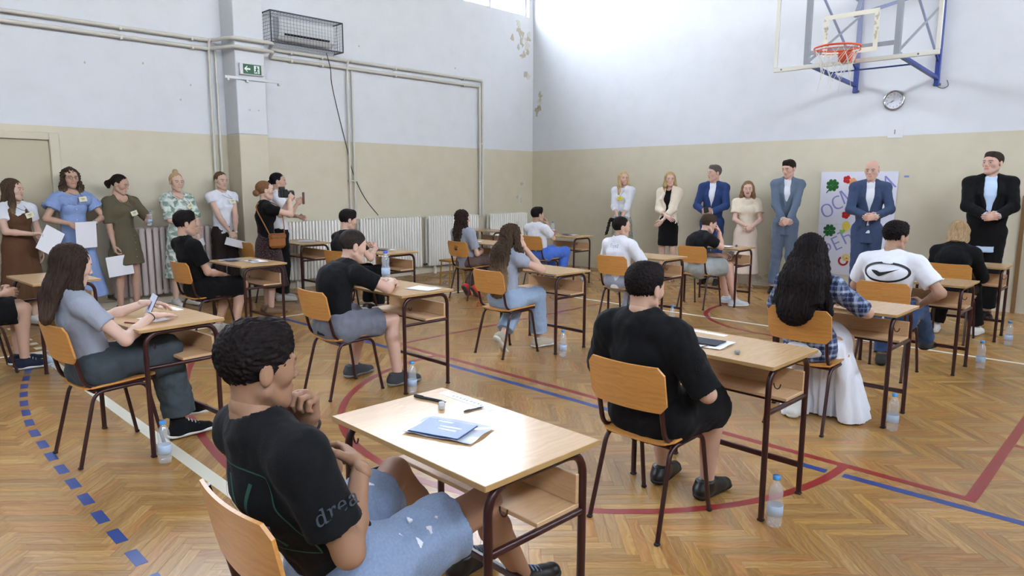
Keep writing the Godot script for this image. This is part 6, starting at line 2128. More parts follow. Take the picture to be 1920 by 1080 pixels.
	wrist_band(t, J, "R", M.rubber, 0.027, 0.0025)
	# plaid shirt and white skirt
	J = sit({"P": Vector3(0, 0.54, -0.03), "N": Vector3(-0.01, 0.99, -0.13), "head": Vector3(-0.01, 1.145, -0.13), "WR": Vector3(-0.10, 0.80, 0.19), "WL": Vector3(0.14, 0.80, 0.22), "hintR": Vector3(-1, -0.3, -0.3), "AR": Vector3(-0.10, 0.085, 0.46), "AL": Vector3(0.10, 0.085, 0.05), "KL": Vector3(0.11, 0.50, 0.30), "hunch": 0.015, "hemdrop": 0.07})
	t = seated("S4", "girl with very long black hair in plaid shirt and long white skirt", J, {"fem": true, "cell": 0.009, "skin": mid, "look": [-6, 14, 0], "hair": {"style": "long", "color": dark, "len": 0.37, "wide": 0.045, "cell": 0.006, "amp": 0.010, "back": -0.080, "side": 0.9, "more": [cap(Vector3(-0.07, -0.05, -0.06), Vector3(-0.15, -0.34, -0.085), 0.045, 0.035, 0.03, Vector3(0, 0, 1), 1.4, 2), cap(Vector3(0.07, -0.05, -0.06), Vector3(0.13, -0.36, -0.095), 0.045, 0.03, 0.03, Vector3(0, 0, 1), 1.4, 2), cap(Vector3(-0.09, -0.04, 0.0), Vector3(-0.17, -0.38, 0.05), 0.03, 0.022, 0.02)]}, "wear": [["shirt", M.plaid, {"sleeve": 0.9, "g": 0.014, "flare": 0.03, "drop": 0.07}], ["shoes", M.white_rubber, {}], ["custom", M.c_white, {"name": "skirt", "prims": [cap(J.P + Vector3(0, -0.02, -0.02), Vector3(0, 0.51, 0.24), 0.145, 0.165, 0.05, Vector3.UP, 1.7), cap(Vector3(0, 0.50, 0.26), Vector3(-0.02, 0.02, 0.36), 0.16, 0.25, 0.05, Vector3(0, 0, 1), 1.25, 2), cap(Vector3(-0.15, 0.47, 0.10), Vector3(-0.23, 0.01, 0.24), 0.06, 0.15, 0.06, Vector3(1, 0, 0), 1.7, 2), cap(Vector3(0.10, 0.46, 0.02), Vector3(0.13, 0.01, 0.12), 0.06, 0.13, 0.06, Vector3(1, 0, 0), 1.5, 2)], "cuts": [[Vector3(0, 0.012, 0), Vector3.DOWN]], "disp": {"pleat": [Vector3(-0.04, 0, 0.22), 13.0, 0.016, 0.52], "amp": 0.012, "scale": Vector3(9, 4, 9)}}]]})
	# white T-shirt with an oval back print
	J = sit({"P": Vector3(0, 0.53, -0.03), "N": Vector3(0, 0.995, -0.055), "head": Vector3(-0.01, 1.155, -0.035), "KR": Vector3(-0.12, 0.52, 0.36), "AR": Vector3(-0.14, 0.20, 0.66), "WR": Vector3(-0.22, 0.62, 0.08), "WL": Vector3(0.16, 0.79, 0.26), "hintR": Vector3(-1, -0.2, -0.6), "hunch": 0.045})
	t = seated("S5", "boy in white T-shirt with black oval emblem on the back", J, {"cell": 0.009, "bulk": 1.12, "skin": Color(0.40, 0.24, 0.165), "look": [-28, 8, 0], "hair": {"style": "short", "color": dark, "vol": 0.014, "fringe": 0.004, "amp": 0.010, "nape": -0.01}, "wear": [["tshirt", M.c_white, {"sleeve": 0.72, "g": 0.016, "sg": 0.018, "wrinkle": 0.007}], ["jeans", M.denim_dark, {}], ["shoes", cloth(Color(0.22, 0.22, 0.22)), {"sole": M.rubber, "laced": false, "toeR": Vector3(-0.1, -0.05, 1)}]]})
	var oval := []
	for k in 56: oval.append(Vector2(cos(TAU * k / 56) * 0.165, 0.880 + sin(TAU * k / 56) * 0.075))
	var up := []
	var lw := []
	for k in 25:
		# tapering tick: broad hook at the left, long point at the upper right
		var u := k / 24.0
		var x := lerpf(0.100, -0.105, u)
		var bot := 0.897 - 0.055 * sin(PI * minf(u * 2.3 + 0.10, 1.0) * 0.5) + maxf(u - 0.30, 0.0) * 0.10
		var thick := 0.038 * sin(PI * clampf(u * 1.8 + 0.03, 0, 1)) if u < 0.28 else lerpf(0.038, 0.0, pow((u - 0.28) / 0.72, 0.8))
		up.append(Vector2(x, bot + thick))
		lw.append(Vector2(x, bot))
	prints.append({"person": t, "garment": "tshirt", "sign": -1.0, "name": "oval_emblem", "mat": mat(Color(0.05, 0.055, 0.07), 0.7), "strips": [line_strip(oval, 0.016, true), [up, lw]]})
	# blond bob in a black sweater
	J = sit({"P": Vector3(0, 0.53, -0.07), "N": Vector3(0, 0.945, 0.01), "head": Vector3(0, 1.09, 0.075), "WR": Vector3(-0.12, 0.80, 0.30), "WL": Vector3(0.12, 0.80, 0.30), "AR": Vector3(-0.17, 0.085, 0.42), "AL": Vector3(0.18, 0.085, 0.30), "hunch": 0.06, "hintL": Vector3(0.5, -1, -0.2), "hintR": Vector3(-0.5, -1, -0.2)})
	seated("S6", "pupil with blond bob in black sweater with white collar seen from behind", J, {"fem": true, "bulk": 1.04, "cell": 0.010, "skin": fair, "look": [0, 24, 0], "hair": {"style": "bob", "color": Color(0.33, 0.22, 0.12), "tip": Color(0.45, 0.32, 0.19), "len": 0.125, "side": 1.0, "wide": -0.012}, "wear": [["blouse", M.c_white, {"g": 0.006, "sleeve": 0.5, "collar": 0.006}], ["sweater", M.c_black2, {"sleeve": 1.95, "g": 0.018}], ["trousers", M.c_black2, {"g": 0.02}], ["shoes", M.white_rubber, {}]]})
	# long wavy hair, jeans
	J = sit({"P": Vector3(0, 0.53, -0.01), "N": Vector3(-0.01, 0.945, 0.0), "head": Vector3(-0.02, 1.09, 0.06), "WR": Vector3(-0.07, 0.985, 0.165), "ER": Vector3(-0.235, 0.785, 0.225), "WL": Vector3(0.10, 0.79, 0.33), "KR": Vector3(-0.11, 0.53, 0.30), "AR": Vector3(-0.07, 0.085, 0.37), "KL": Vector3(0.10, 0.50, 0.28), "AL": Vector3(0.03, 0.15, -0.03), "hunch": 0.02, "hintL": Vector3(1, -0.3, 0)})
	seated("S7", "girl with long wavy brown hair and light jeans leaning on her hand", J, {"fem": true, "cell": 0.009, "skin": fair, "look": [-22, -4, -6], "handR": ["hand_hold", Vector3(0.35, 0.9, -0.1), Vector3(0.9, 0.1, -0.5)], "hair": {"style": "long", "color": Color(0.055, 0.035, 0.023), "tip": Color(0.20, 0.13, 0.075), "len": 0.45, "wide": 0.045, "cell": 0.006, "amp": 0.016, "mid": 0.40, "back": -0.150, "side": 0.7, "tipz": -0.060, "thin": 1.5}, "wear": [["top", M.c_grey, {"sleeve": 0.35, "g": 0.008, "drop": 0.02}], ["jeans", M.denim_pale, {"end": 0.078, "knee": 0.072, "len": 1.84, "g": 0.012}], ["shoes", mat(Color(0.66, 0.62, 0.54), 0.7), {"toeL": Vector3(0.1, -0.75, 0.65), "toeR": Vector3(-0.2, 0, 1)}]]})
	# arms on the desk, grey shorts
	J = sit({"P": Vector3(0, 0.53, -0.05), "N": Vector3(0, 0.955, 0.06), "head": Vector3(0, 1.105, 0.125), "ER": Vector3(-0.275, 0.795, 0.235), "WR": Vector3(-0.08, 0.805, 0.415), "EL": Vector3(0.27, 0.795, 0.24), "WL": Vector3(0.06, 0.805, 0.43), "KR": Vector3(-0.13, 0.52, 0.37), "KL": Vector3(0.20, 0.52, 0.33), "AR": Vector3(-0.19, 0.09, 0.37), "AL": Vector3(0.27, 0.09, 0.26), "hunch": 0.075, "hemdrop": 0.10})
	seated("S8", "boy in black T-shirt and grey shorts leaning with both arms on his desk", J, {"cell": 0.009, "bulk": 1.04, "skin": fair, "look": [-12, 12, 0], "handR": ["hand_hold", Vector3(0.7, 0.05, 0.7), Vector3(0.4, -0.7, 0)], "handL": ["hand_hold", Vector3(-0.7, 0.05, 0.6), Vector3(-0.4, -0.7, 0)], "hair": {"style": "short", "color": Color(0.03, 0.024, 0.021), "vol": -0.003, "amp": 0.002, "nape": -0.012, "tip": Color(0.16, 0.11, 0.09), "len": 0.10}, "wear": [["tshirt", M.c_black, {"sleeve": 0.62}], ["shorts", M.c_greyshort, {"len": 0.74, "end": 0.092, "g": 0.018}], ["shoes", cloth(Color(0.25, 0.26, 0.27)), {"sole": mat(Color(0.5, 0.5, 0.48), 0.7), "lace": M.rubber, "size": 1.08}]]})
	# dark braid, white T-shirt
	J = sit({"P": Vector3(0, 0.53, -0.07), "N": Vector3(0, 0.955, -0.10), "head": Vector3(-0.01, 1.105, -0.08), "WR": Vector3(-0.12, 0.79, 0.18), "WL": Vector3(0.14, 0.79, 0.20), "AL": Vector3(0.14, 0.085, 0.26), "hunch": 0.02})
	t = seated("S9", "girl with dark braided ponytail in white T-shirt", J, {"fem": true, "cell": 0.010, "skin": mid, "look": [-38, 6, 0], "hair": {"style": "tied", "tail": "braid", "color": dark}, "wear": [["tshirt", M.c_white, {"sleeve": 0.8, "g": 0.016, "sg": 0.018}], ["trousers", M.c_grey, {}], ["shoes", M.white_rubber, {}]]})
	var scr := []
	for row in 3:
		for k in 5: scr.append(line_strip(dense([Vector2(-0.05 + k * 0.022, 0.925 - row * 0.016), Vector2(-0.038 + k * 0.022, 0.922 - row * 0.016 + (k % 2) * 0.006)], 0.006), 0.005))
	prints.append({"person": t, "garment": "tshirt", "sign": -1.0, "name": "back_print", "mat": mat(Color(0.12, 0.12, 0.14), 0.8), "strips": scr})
	# boy covering his mouth, turned to the camera's right
	J = sit({"P": Vector3(0, 0.53, -0.04), "N": Vector3(0, 0.935, 0.02), "head": Vector3(-0.01, 1.075, 0.085), "WR": Vector3(-0.035, 0.965, 0.225), "ER": Vector3(-0.185, 0.79, 0.17), "WL": Vector3(0.0, 0.66, 0.29), "hintL": Vector3(1, -0.6, 0), "KR": Vector3(-0.12, 0.53, 0.34), "AR": Vector3(-0.16, 0.09, 0.42), "KL": Vector3(0.12, 0.52, 0.34), "AL": Vector3(0.10, 0.09, 0.46), "hunch": 0.07, "hemdrop": 0.06})
	t = seated("S10", "boy in black T-shirt and light grey shorts covering his mouth with a hand", J, {"twist": -0.55, "cell": 0.010, "bulk": 1.05, "skin": Color(0.60, 0.37, 0.29), "look": [0, 16, 0], "handR": ["hand_hold", Vector3(0.45, 0.75, -0.25), Vector3(0.3, 0.1, -1)], "handL": ["hand_hold", Vector3(-0.3, -0.2, 0.9), Vector3(-0.8, -0.2, -0.2)], "hair": {"style": "short", "color": Color(0.05, 0.033, 0.022), "vol": 0.004, "fringe": 0.004}, "wear": [["tshirt", M.c_black, {"sleeve": 0.62}], ["shorts", cloth(Color(0.60, 0.61, 0.60)), {"len": 0.84, "end": 0.095, "g": 0.018}], ["shoes", mat(Color(0.70, 0.72, 0.74), 0.6), {}]]})
	var bt := make_bottle(t.transform * Vector3(0.0, 0.62, 0.40), "silvery bottle held on the lap by the boy covering his mouth", Color(0.3, 0.3, 0.32), 1.0)
	bt.rotation = Vector3(0.5, 0.4, 0.35)
	# the pupil cut off by the left edge
	J = sit({"WR": Vector3(-0.10, 0.66, 0.20), "WL": Vector3(0.10, 0.66, 0.20)})
	seated("S11", "pupil in black shorts mostly outside the left edge of the picture", J, {"cell": 0.010, "skin": mid, "hair": {"style": "short", "color": dark}, "wear": [["tshirt", M.c_black, {}], ["shorts", M.c_black2, {"len": 0.85, "end": 0.10, "g": 0.02}], ["shoes", cloth(Color(0.12, 0.14, 0.20)), {}]]})
	# boy in profile near the women
	J = sit({"P": Vector3(0, 0.53, -0.04), "N": Vector3(0, 1.01, -0.17), "head": Vector3(0, 1.18, -0.15), "WR": Vector3(-0.07, 0.645, 0.16), "WL": Vector3(0.07, 0.645, 0.18), "KR": Vector3(-0.13, 0.52, 0.34), "AR": Vector3(-0.15, 0.085, 0.22), "AL": Vector3(0.12, 0.085, 0.18), "hintR": Vector3(-0.6, -0.6, -0.5), "hunch": 0.0})
	seated("S12", "boy in black in profile with dark fringe, sitting in front of the women", J, {"cell": 0.010, "skin": mid, "look": [-10, 2, 0], "handR": ["hand_rest", Vector3(0.4, -0.3, 0.9), Vector3(0, -1, 0)], "handL": ["hand_rest", Vector3(-0.4, -0.3, 0.9), Vector3(0, -1, 0)], "hair": {"style": "short", "color": dark, "vol": 0.012, "fringe": 0.008, "amp": 0.008}, "wear": [["tshirt", M.c_black2, {"sleeve": 0.66}], ["shorts", M.c_black2, {"len": 0.95, "end": 0.095, "g": 0.018}], ["shoes", mat(Color(0.75, 0.74, 0.70), 0.7), {}]]})
	J = sit({"P": Vector3(0, 0.53, -0.08), "N": Vector3(0, 0.985, -0.07), "head": Vector3(0, 1.15, -0.03), "WR": Vector3(-0.14, 0.795, 0.24), "WL": Vector3(0.14, 0.795, 0.24), "hunch": 0.05})
	seated("S13", "boy with dark hair in black T-shirt by the radiators", J, {"cell": 0.011, "skin": fair, "look": [-14, 10, 0], "hair": {"style": "short", "color": dark, "vol": 0.010, "fringe": 0.008}, "wear": [["tshirt", M.c_black, {"sleeve": 0.66}], ["trousers", M.c_black2, {}], ["shoes", M.leather_black, {"sole": M.rubber}]]})
	# curly hair, grey T-shirt
	J = sit({"P": Vector3(0, 0.53, -0.05), "N": Vector3(0, 0.955, -0.145), "head": Vector3(0, 1.105, -0.135), "WR": Vector3(-0.08, 0.64, 0.14), "WL": Vector3(0.10, 0.64, 0.14), "KL": Vector3(0.12, 0.50, 0.30), "AL": Vector3(0.18, 0.12, 0.10), "AR": Vector3(-0.05, 0.12, 0.08), "hunch": 0.0})
	seated("S14", "girl with long curly dark hair in grey T-shirt and brown trousers", J, {"fem": true, "cell": 0.010, "skin": fair, "look": [-18, 2, 0], "hair": {"style": "curly", "color": Color(0.028, 0.018, 0.015), "tip": Color(0.06, 0.04, 0.03), "len": 0.40, "wide": 0.004, "side": 0.6}, "wear": [["tshirt", M.c_grey, {"sleeve": 0.75, "g": 0.016, "flare": 0.02}], ["trousers", M.c_taupe, {}], ["shoes", mat(Color(0.80, 0.16, 0.10), 0.6), {"sole": mat(Color(0.24, 0.23, 0.22), 0.7), "toeL": Vector3(0.1, -0.8, 0.6), "toeR": Vector3(-0.1, -0.8, 0.6)}]]})
	# boy in white T-shirt and bright blue trousers
	J = sit({"P": Vector3(0, 0.53, -0.05), "N": Vector3(0, 0.955, -0.14), "head": Vector3(0, 1.115, -0.11), "WR": Vector3(-0.05, 0.955, 0.055), "ER": Vector3(-0.19, 0.765, 0.03), "WL": Vector3(0.12, 0.79, 0.25), "KR": Vector3(-0.12, 0.53, 0.40), "KL": Vector3(0.12, 0.53, 0.38), "hunch": 0.0})
	seated("S15", "boy in white T-shirt and bright blue trousers with hand at his chin", J, {"cell": 0.011, "skin": mid, "look": [-12, 0, 0], "handR": ["hand_hold", Vector3(0.25, 0.95, -0.2), Vector3(0.5, 0.1, -0.9)], "hair": {"style": "short", "color": dark, "vol": 0.0, "fringe": 0.004, "tip": Color(0.12, 0.08, 0.06), "len": 0.08}, "wear": [["tshirt", M.c_white, {"sleeve": 0.7}], ["trousers", M.c_blue_trousers, {"g": 0.018}], ["shoes", M.leather_black, {"sole": M.white_rubber}]]})

func women():
	var fair := Color(0.60, 0.40, 0.31)
	var tan := Color(0.50, 0.31, 0.225)
	# brown dress over a white T-shirt
	var J := stand(1.62, {"hs": 0.98, "WR": Vector3(0.02, 1.03, 0.25), "hintR": Vector3(-1, -0.5, -0.4)})
	var t := person("woman in brown pinafore dress over white T-shirt holding paper, leftmost by the door", Vector3(1.58, 0, -9.1), 0.25, J, {"fem": true, "cell": 0.010, "skin": fair, "look": [38, 2, 0], "handR": ["hand_hold", Vector3(0.9, 0.0, 0.4), Vector3(0, -0.8, 0.3)], "hair": {"style": "long", "color": Color(0.07, 0.045, 0.03), "tip": Color(0.26, 0.18, 0.11), "len": 0.36, "wide": 0.0, "side": 0.9, "front": 0.02}, "wear": [["tshirt", M.c_white, {"sleeve": 0.5, "g": 0.008}], ["custom", M.c_brown, {"name": "pinafore_dress", "prims": func(): return pinafore(J, 0.22, 0.28), "cuts": [[Vector3(0, 0.28, 0), Vector3.DOWN]], "disp": {"pleat": [Vector3.ZERO, 8.0, 0.012, J.P.y], "amp": 0.004}}], ["shoes", M.white_rubber, {}]]}, "women along the radiator wall")
	badge(t, J, J.C + Vector3(0.075, 0.03, 0.155), 0.25)
	held_sheet("white sheet held at a slant by the woman in brown", t, Vector3(0.16, 0.95, 0.33), Vector2(0.21, 0.297), Vector3(-0.2, 0.1, -0.6))
	# blue dress
	J = stand(1.75, {"WR": Vector3(-0.115, 1.12, 0.20), "WL": Vector3(0.135, 1.12, 0.20), "hintL": Vector3(1, -0.5, -0.4), "hintR": Vector3(-1, -0.5, -0.4)})
	t = person("woman with glasses in light blue ruffled dress holding paper with both hands", Vector3(2.15, 0, -9.2), 0.1, J, {"fem": true, "cell": 0.010, "skin": tan, "look": [-2, 0, 0], "handR": ["hand_hold", Vector3(0.6, -0.5, 0.5), Vector3(0.3, -0.4, -0.8)], "handL": ["hand_hold", Vector3(-0.6, -0.5, 0.5), Vector3(-0.3, -0.4, -0.8)], "hair": {"style": "curly", "color": Color(0.05, 0.035, 0.025), "tip": Color(0.30, 0.21, 0.12), "len": 0.25, "wide": 0.015, "side": 0.95, "front": 0.01}, "wear": [["custom", M.c_blue_dress, {"name": "dress", "prims": func(): return dress(J, 0.30, 0.26, 0.03), "cuts": [[Vector3(0, 0.26, 0), Vector3.DOWN]], "disp": {"pleat": [Vector3.ZERO, 9.0, 0.016, J.P.y], "amp": 0.004}}], ["custom", M.c_blue_dress, {"name": "ruffle", "prims": func(): return [cap(J.SRp + Vector3(-0.02, -0.015, 0.0), J.SRp + Vector3(-0.085, -0.13, 0.02), 0.06, 0.095, 0.03, Vector3.ZERO, 1.0, 2), cap(J.SLp + Vector3(0.02, -0.015, 0.0), J.SLp + Vector3(0.085, -0.13, 0.02), 0.06, 0.095, 0.03, Vector3.ZERO, 1.0, 2), cap(J.C + Vector3(-0.12, 0.07, 0.07), J.C + Vector3(0.12, 0.07, 0.07), 0.06, 0.06, 0.03, Vector3.UP, 0.9)], "disp": {"amp": 0.012, "scale": Vector3(26, 8, 26)}}], ["shoes", M.nude, {"style": "pump"}]]}, "women along the radiator wall")
	badge(t, J, J.C + Vector3(0.065, 0.085, 0.150), 0.1)
	glasses(t, J)
	for k in 4: obj("button", bevel_box(Vector3(0.012, 0.012, 0.004), 0.002), M.white_rubber, t, J.C + Vector3(0.0, 0.03 - k * 0.06, 0.128 - k * 0.006))
	wrist_band(t, J, "L", M.chrome, 0.027, 0.004, true)
	held_sheet("white sheet held upright in front of the blue dress", t, Vector3(0.015, 0.99, 0.27), Vector2(0.215, 0.30), Vector3(0.12, 0, 0.02))
	# olive shirt dress
	J = stand(1.68, {"WR": Vector3(-0.175, 0.74, 0.10), "WL": Vector3(0.17, 1.11, 0.22), "hintL": Vector3(1, -0.8, -0.5)})
	t = person("woman in olive shirt dress holding paper in her lowered hand", Vector3(2.66, 0, -9.2), 0.2, J, {"fem": true, "cell": 0.010, "skin": tan, "look": [35, 16, 0], "handL": ["hand_hold", Vector3(0.2, 0.5, 0.8), Vector3(-0.9, 0.1, 0)], "handR": ["hand_hold", Vector3(0, -1, 0.15), Vector3(0.9, 0, 0.2)], "hair": {"style": "tied", "tail": "pony", "len": 0.10, "color": Color(0.02, 0.014, 0.012)}, "wear": [["custom", M.c_olive, {"name": "shirt_dress", "prims": func(): return dress(J, 0.205, 0.60, 0.02) + sleeves(J, 0.92, 0.016), "cuts": [[Vector3(0, 0.60, 0), Vector3.DOWN]], "disp": {"amp": 0.009, "scale": Vector3(8, 5, 8)}}], ["shoes", M.leather_black, {"style": "dress", "sole": M.rubber}]]}, "women along the radiator wall")
	badge(t, J, J.C + Vector3(0.075, -0.03, 0.155), 0.3)
	for k in 7: obj("button", bevel_box(Vector3(0.011, 0.011, 0.004), 0.002), mat(Color(0.60, 0.55, 0.45), 0.5), t, Vector3(0.045, 1.12 - k * 0.085, 0.148 + 0.004 * k))
	held_sheet("white sheet in the lowered hand of the woman in olive", t, Vector3(-0.15, 0.60, 0.14), Vector2(0.30, 0.24), Vector3(-0.05, 0, 0.08))
	var wb := make_bottle(t.transform * Vector3(0.13, 1.07, 0.34), "small water bottle held by the woman in olive", Color(0.3, 0.5, 0.7), 0.82)
	wb.rotation = Vector3(0.1, 0, -0.1)
	# leaf-print dress
	J = stand(1.71, {"WR": Vector3(0.02, 1.02, 0.22), "WL": Vector3(0.12, 0.93, 0.23), "hintL": Vector3(1, -0.5, -0.4), "hintR": Vector3(-1, -0.5, -0.4)})
	t = person("blond woman with top bun in green leaf-print dress", Vector3(3.31, 0, -9.2), 0.15, J, {"fem": true, "cell": 0.010, "skin": fair, "look": [-4, 4, 0], "handL": ["hand_hold", Vector3(-0.3, -0.7, 0.6), Vector3(-0.4, -0.1, -0.8)], "hair": {"style": "tied", "tail": "bun", "at": Vector3(0, 0.135, -0.03), "bun": 0.034, "color": Color(0.40, 0.28, 0.15), "more": [cap(Vector3(-0.072, 0.02, 0.03), Vector3(-0.074, -0.08, 0.035), 0.012, 0.005, 0.01), cap(Vector3(0.072, 0.02, 0.03), Vector3(0.074, -0.08, 0.035), 0.012, 0.005, 0.01)]}, "wear": [["custom", M.leaf, {"name": "leaf_print_dress", "prims": func(): return dress(J, 0.22, 0.38, 0.02) + sleeves(J, 0.95, 0.018), "cuts": [[Vector3(0, 0.38, 0), Vector3.DOWN]], "disp": {"amp": 0.009, "scale": Vector3(8, 5, 8)}}], ["shoes", M.white_rubber, {}]]}, "women along the radiator wall")
	badge(t, J, J.C + Vector3(0.085, 0.02, 0.160), 0.6)
	wrist_band(t, J, "L", M.white_rubber, 0.028, 0.005, true)
	held_sheet("folded white paper held by the woman in the leaf-print dress", t, Vector3(0.10, 0.82, 0.29), Vector2(0.13, 0.10), Vector3(0.1, 0.2, 0.4))
	# white T-shirt, dark trousers
	J = stand(1.73, {"WR": Vector3(-0.005, 0.93, 0.21), "WL": Vector3(0.055, 0.90, 0.22), "hintL": Vector3(1, -0.2, -0.5), "hintR": Vector3(-1, -0.2, -0.5)})
	t = person("woman in white cap-sleeve top and dark trousers holding rolled papers", Vector3(3.9, 0, -9.25), 0.0, J, {"fem": true, "cell": 0.010, "skin": fair, "look": [10, 4, 0], "handR": ["hand_hold", Vector3(0.3, -0.8, 0.5), Vector3(0.4, -0.2, -0.9)], "handL": ["hand_hold", Vector3(-0.3, -0.8, 0.4), Vector3(-0.4, -0.1, -0.9)], "hair": {"style": "tied", "color": Color(0.10, 0.06, 0.035)}, "wear": [["tshirt", M.c_white, {"sleeve": 0.28, "g": 0.008, "sg": 0.016, "drop": 0.02, "wrinkle": 0.005}], ["trousers", M.c_umber, {"end": 0.082, "knee": 0.072, "g": 0.012}], ["shoes", M.leather_black, {"style": "dress"}]]}, "women along the radiator wall")
	badge(t, J, J.C + Vector3(0.085, 0.05, 0.150), 0.05, Color(0.88, 0.87, 0.76))
	wrist_band(t, J, "L", M.brass, 0.027, 0.0035, true)
	held_sheet("rolled white papers held low by the woman in white", t, Vector3(0.03, 0.79, 0.28), Vector2(0.29, 0.10), Vector3(0.1, 0, -0.30))
	# photographer facing the officials
	J = stand(1.61, {"WR": Vector3(-0.05, 1.385, 0.27), "WL": Vector3(0.07, 1.36, 0.29), "hintL": Vector3(0.7, -0.9, 0.1), "hintR": Vector3(-0.7, -0.9, 0.1), "hs": 0.98})
	t = person("woman in black top and patterned skirt raising a camera to her eye", Vector3(3.86, 0, -7.92), 1.35, J, {"fem": true, "cell": 0.010, "skin": fair, "look": [0, -2, 0], "handR": ["hand_hold", Vector3(0.3, 0.75, 0.55), Vector3(0.9, 0, -0.2)], "handL": ["hand_hold", Vector3(-0.3, 0.6, 0.7), Vector3(-0.6, 0.7, 0)], "hair": {"style": "tied", "tail": "bun", "at": Vector3(0, -0.03, -0.115), "bun": 0.042, "color": Color(0.17, 0.085, 0.04)}, "wear": [["top", M.c_black2, {"sleeve": 0.5, "g": 0.008, "drop": 0.0}], ["skirt", M.floral, {"hem": Vector3(0, 0.33, 0.02), "r": 0.225, "fold": 0.013}], ["shoes", mat(Color(0.45, 0.35, 0.25), 0.7), {"style": "dress", "sole": M.tan_leather}]]}, "people with cameras by the pillar")
	photo_camera(t)
	shoulder_bag(t, J)
	# second woman beside her with a phone
	J = stand(1.72, {"WR": Vector3(-0.08, 1.30, 0.22), "WL": Vector3(0.10, 1.13, 0.25), "hintR": Vector3(-0.8, -0.8, 0), "hintL": Vector3(0.8, -0.8, 0)})
	t = person("dark-haired woman in white top and black trousers behind the camerawoman", Vector3(4.42, 0, -8.68), 1.15, J, {"fem": true, "cell": 0.011, "skin": tan, "look": [-5, 2, 0], "handR": ["hand_hold", Vector3(0.1, 0.7, 0.7), Vector3(0.8, 0, 0)], "handL": ["hand_hold", Vector3(-0.4, -0.2, 0.8), Vector3(-0.8, -0.2, 0)], "hair": {"style": "tied", "tail": "bun", "at": Vector3(0, -0.02, -0.11), "color": Color(0.012, 0.01, 0.012)}, "wear": [["blouse", M.c_white, {"sleeve": 0.9, "g": 0.014, "collar": 0.004}], ["trousers", M.c_black2, {"end": 0.085, "knee": 0.075, "g": 0.012}], ["shoes", M.white_rubber, {}]]}, "people with cameras by the pillar")
	var ph := thing("phone", "phone in a dusty pink case held up beside the camera", "phone", t.transform * Vector3(-0.05, 1.38, 0.31), 0.9)
	obj("case", bevel_box(Vector3(0.11, 0.16, 0.012), 0.004), mat(Color(0.42, 0.22, 0.22), 0.5), ph)
	obj("screen", bevel_box(Vector3(0.10, 0.15, 0.002), 0.001), M.black_plastic, ph, Vector3(0, 0, -0.007))

func pinafore(J: Dictionary, r: float, hem: float) -> Array:
	var R := [cap(J.W, J.C - J.up * 0.04, 0.128, 0.140, 0.04, J.front, 1.30), cap(J.W, J.P, 0.128, 0.163, 0.04, J.front, 1.25), cap(J.P, Vector3(0, hem, 0), 0.163, r, 0.04, J.front, 1.15, 2)]
	for s in [-1.0, 1.0]:
		R.append(cap(J.C + J.front * 0.06 + J.side * s * 0.062 - J.up * 0.02, J.C + J.front * 0.06 + J.side * s * 0.062 - J.up * 0.03, 0.070, 0.070, 0.04))
		R.append(cap(J.C + J.front * 0.085 + J.side * s * 0.075, J.N + J.side * s * 0.085 + J.front * 0.01, 0.030, 0.026, 0.02))
	R.append(cap(J.N + J.front * 0.05, J.C + J.front * 0.16, 0.045, 0.03, 0.01, Vector3.ZERO, 1.0, 0, true))
	return R

func dress(J: Dictionary, r: float, hem: float, low: float) -> Array:
	var R := torso(J, 0.010)
	R.append(cap(J.P, Vector3(0, hem, 0), 0.163, r, 0.04, J.front, 1.2, 2))
	R.append(cap(J.N + J.up * (0.02 - low * 0.3) + J.front * 0.03, J.N + J.up * 0.14 + J.front * 0.04, 0.052 + low, 0.07 + low, 0.01, Vector3.ZERO, 1.0, 0, true))
	return R

func sleeves(J: Dictionary, f: float, g: float) -> Array:
	var R := []
	for s in ["L", "R"]: R.append(cap(J["S" + s + "p"], J["S" + s + "p"].lerp(J["E" + s], f), 0.050 + g, 0.044 + g, 0.035, Vector3.ZERO, 1.0, 2))
	return R

func glasses(t: Node3D, J: Dictionary):
	var g := Node3D.new()
	g.name = "glasses"
	t.add_child(g)
	g.position = J.head
	var fm := mat(Color(0.05, 0.05, 0.06), 0.4)
	for s in [-1.0, 1.0]:
		var ring := []
		for k in 17: ring.append(Vector3(s * 0.032 + cos(TAU * k / 16) * 0.022, 0.002 + sin(TAU * k / 16) * 0.017, 0.094))
		obj("rim", tube(ring, 0.0018, 5), fm, g)
		obj("temple", tube([Vector3(s * 0.054, 0.004, 0.092), Vector3(s * 0.078, 0.002, -0.01)], 0.0018, 5), fm, g)
	obj("bridge", tube([Vector3(-0.010, 0.006, 0.095), Vector3(0.010, 0.006, 0.095)], 0.0018, 5), fm, g)

func photo_camera(t: Node3D):
	var o := thing("photo_camera", "black camera with a long lens held to the woman's eye", "camera", t.transform * Vector3(0, 1.455, 0.20), t.rotation.y)
	obj("camera_body", bevel_box(Vector3(0.14, 0.10, 0.07), 0.012), M.black_plastic, o)
	obj("viewfinder", bevel_box(Vector3(0.06, 0.04, 0.07), 0.010), M.black_plastic, o, Vector3(0, 0.062, -0.005))
	obj("grip", bevel_box(Vector3(0.04, 0.10, 0.06), 0.012), M.rubber, o, Vector3(-0.07, 0, 0.02))
	var lens := obj("lens", lathe([Vector2(0, 0), Vector2(0.036, 0), Vector2(0.036, 0.05), Vector2(0.040, 0.052), Vector2(0.040, 0.10), Vector2(0.034, 0.104), Vector2(0.030, 0.09), Vector2(0, 0.088)], 20), M.black_plastic, o, Vector3(0, -0.003, 0.035), Vector3(PI / 2, 0, 0))
	obj("zoom_ring", lathe([Vector2(0.0405, 0.06), Vector2(0.042, 0.062), Vector2(0.042, 0.082), Vector2(0.0405, 0.084)], 20), M.rubber, lens)

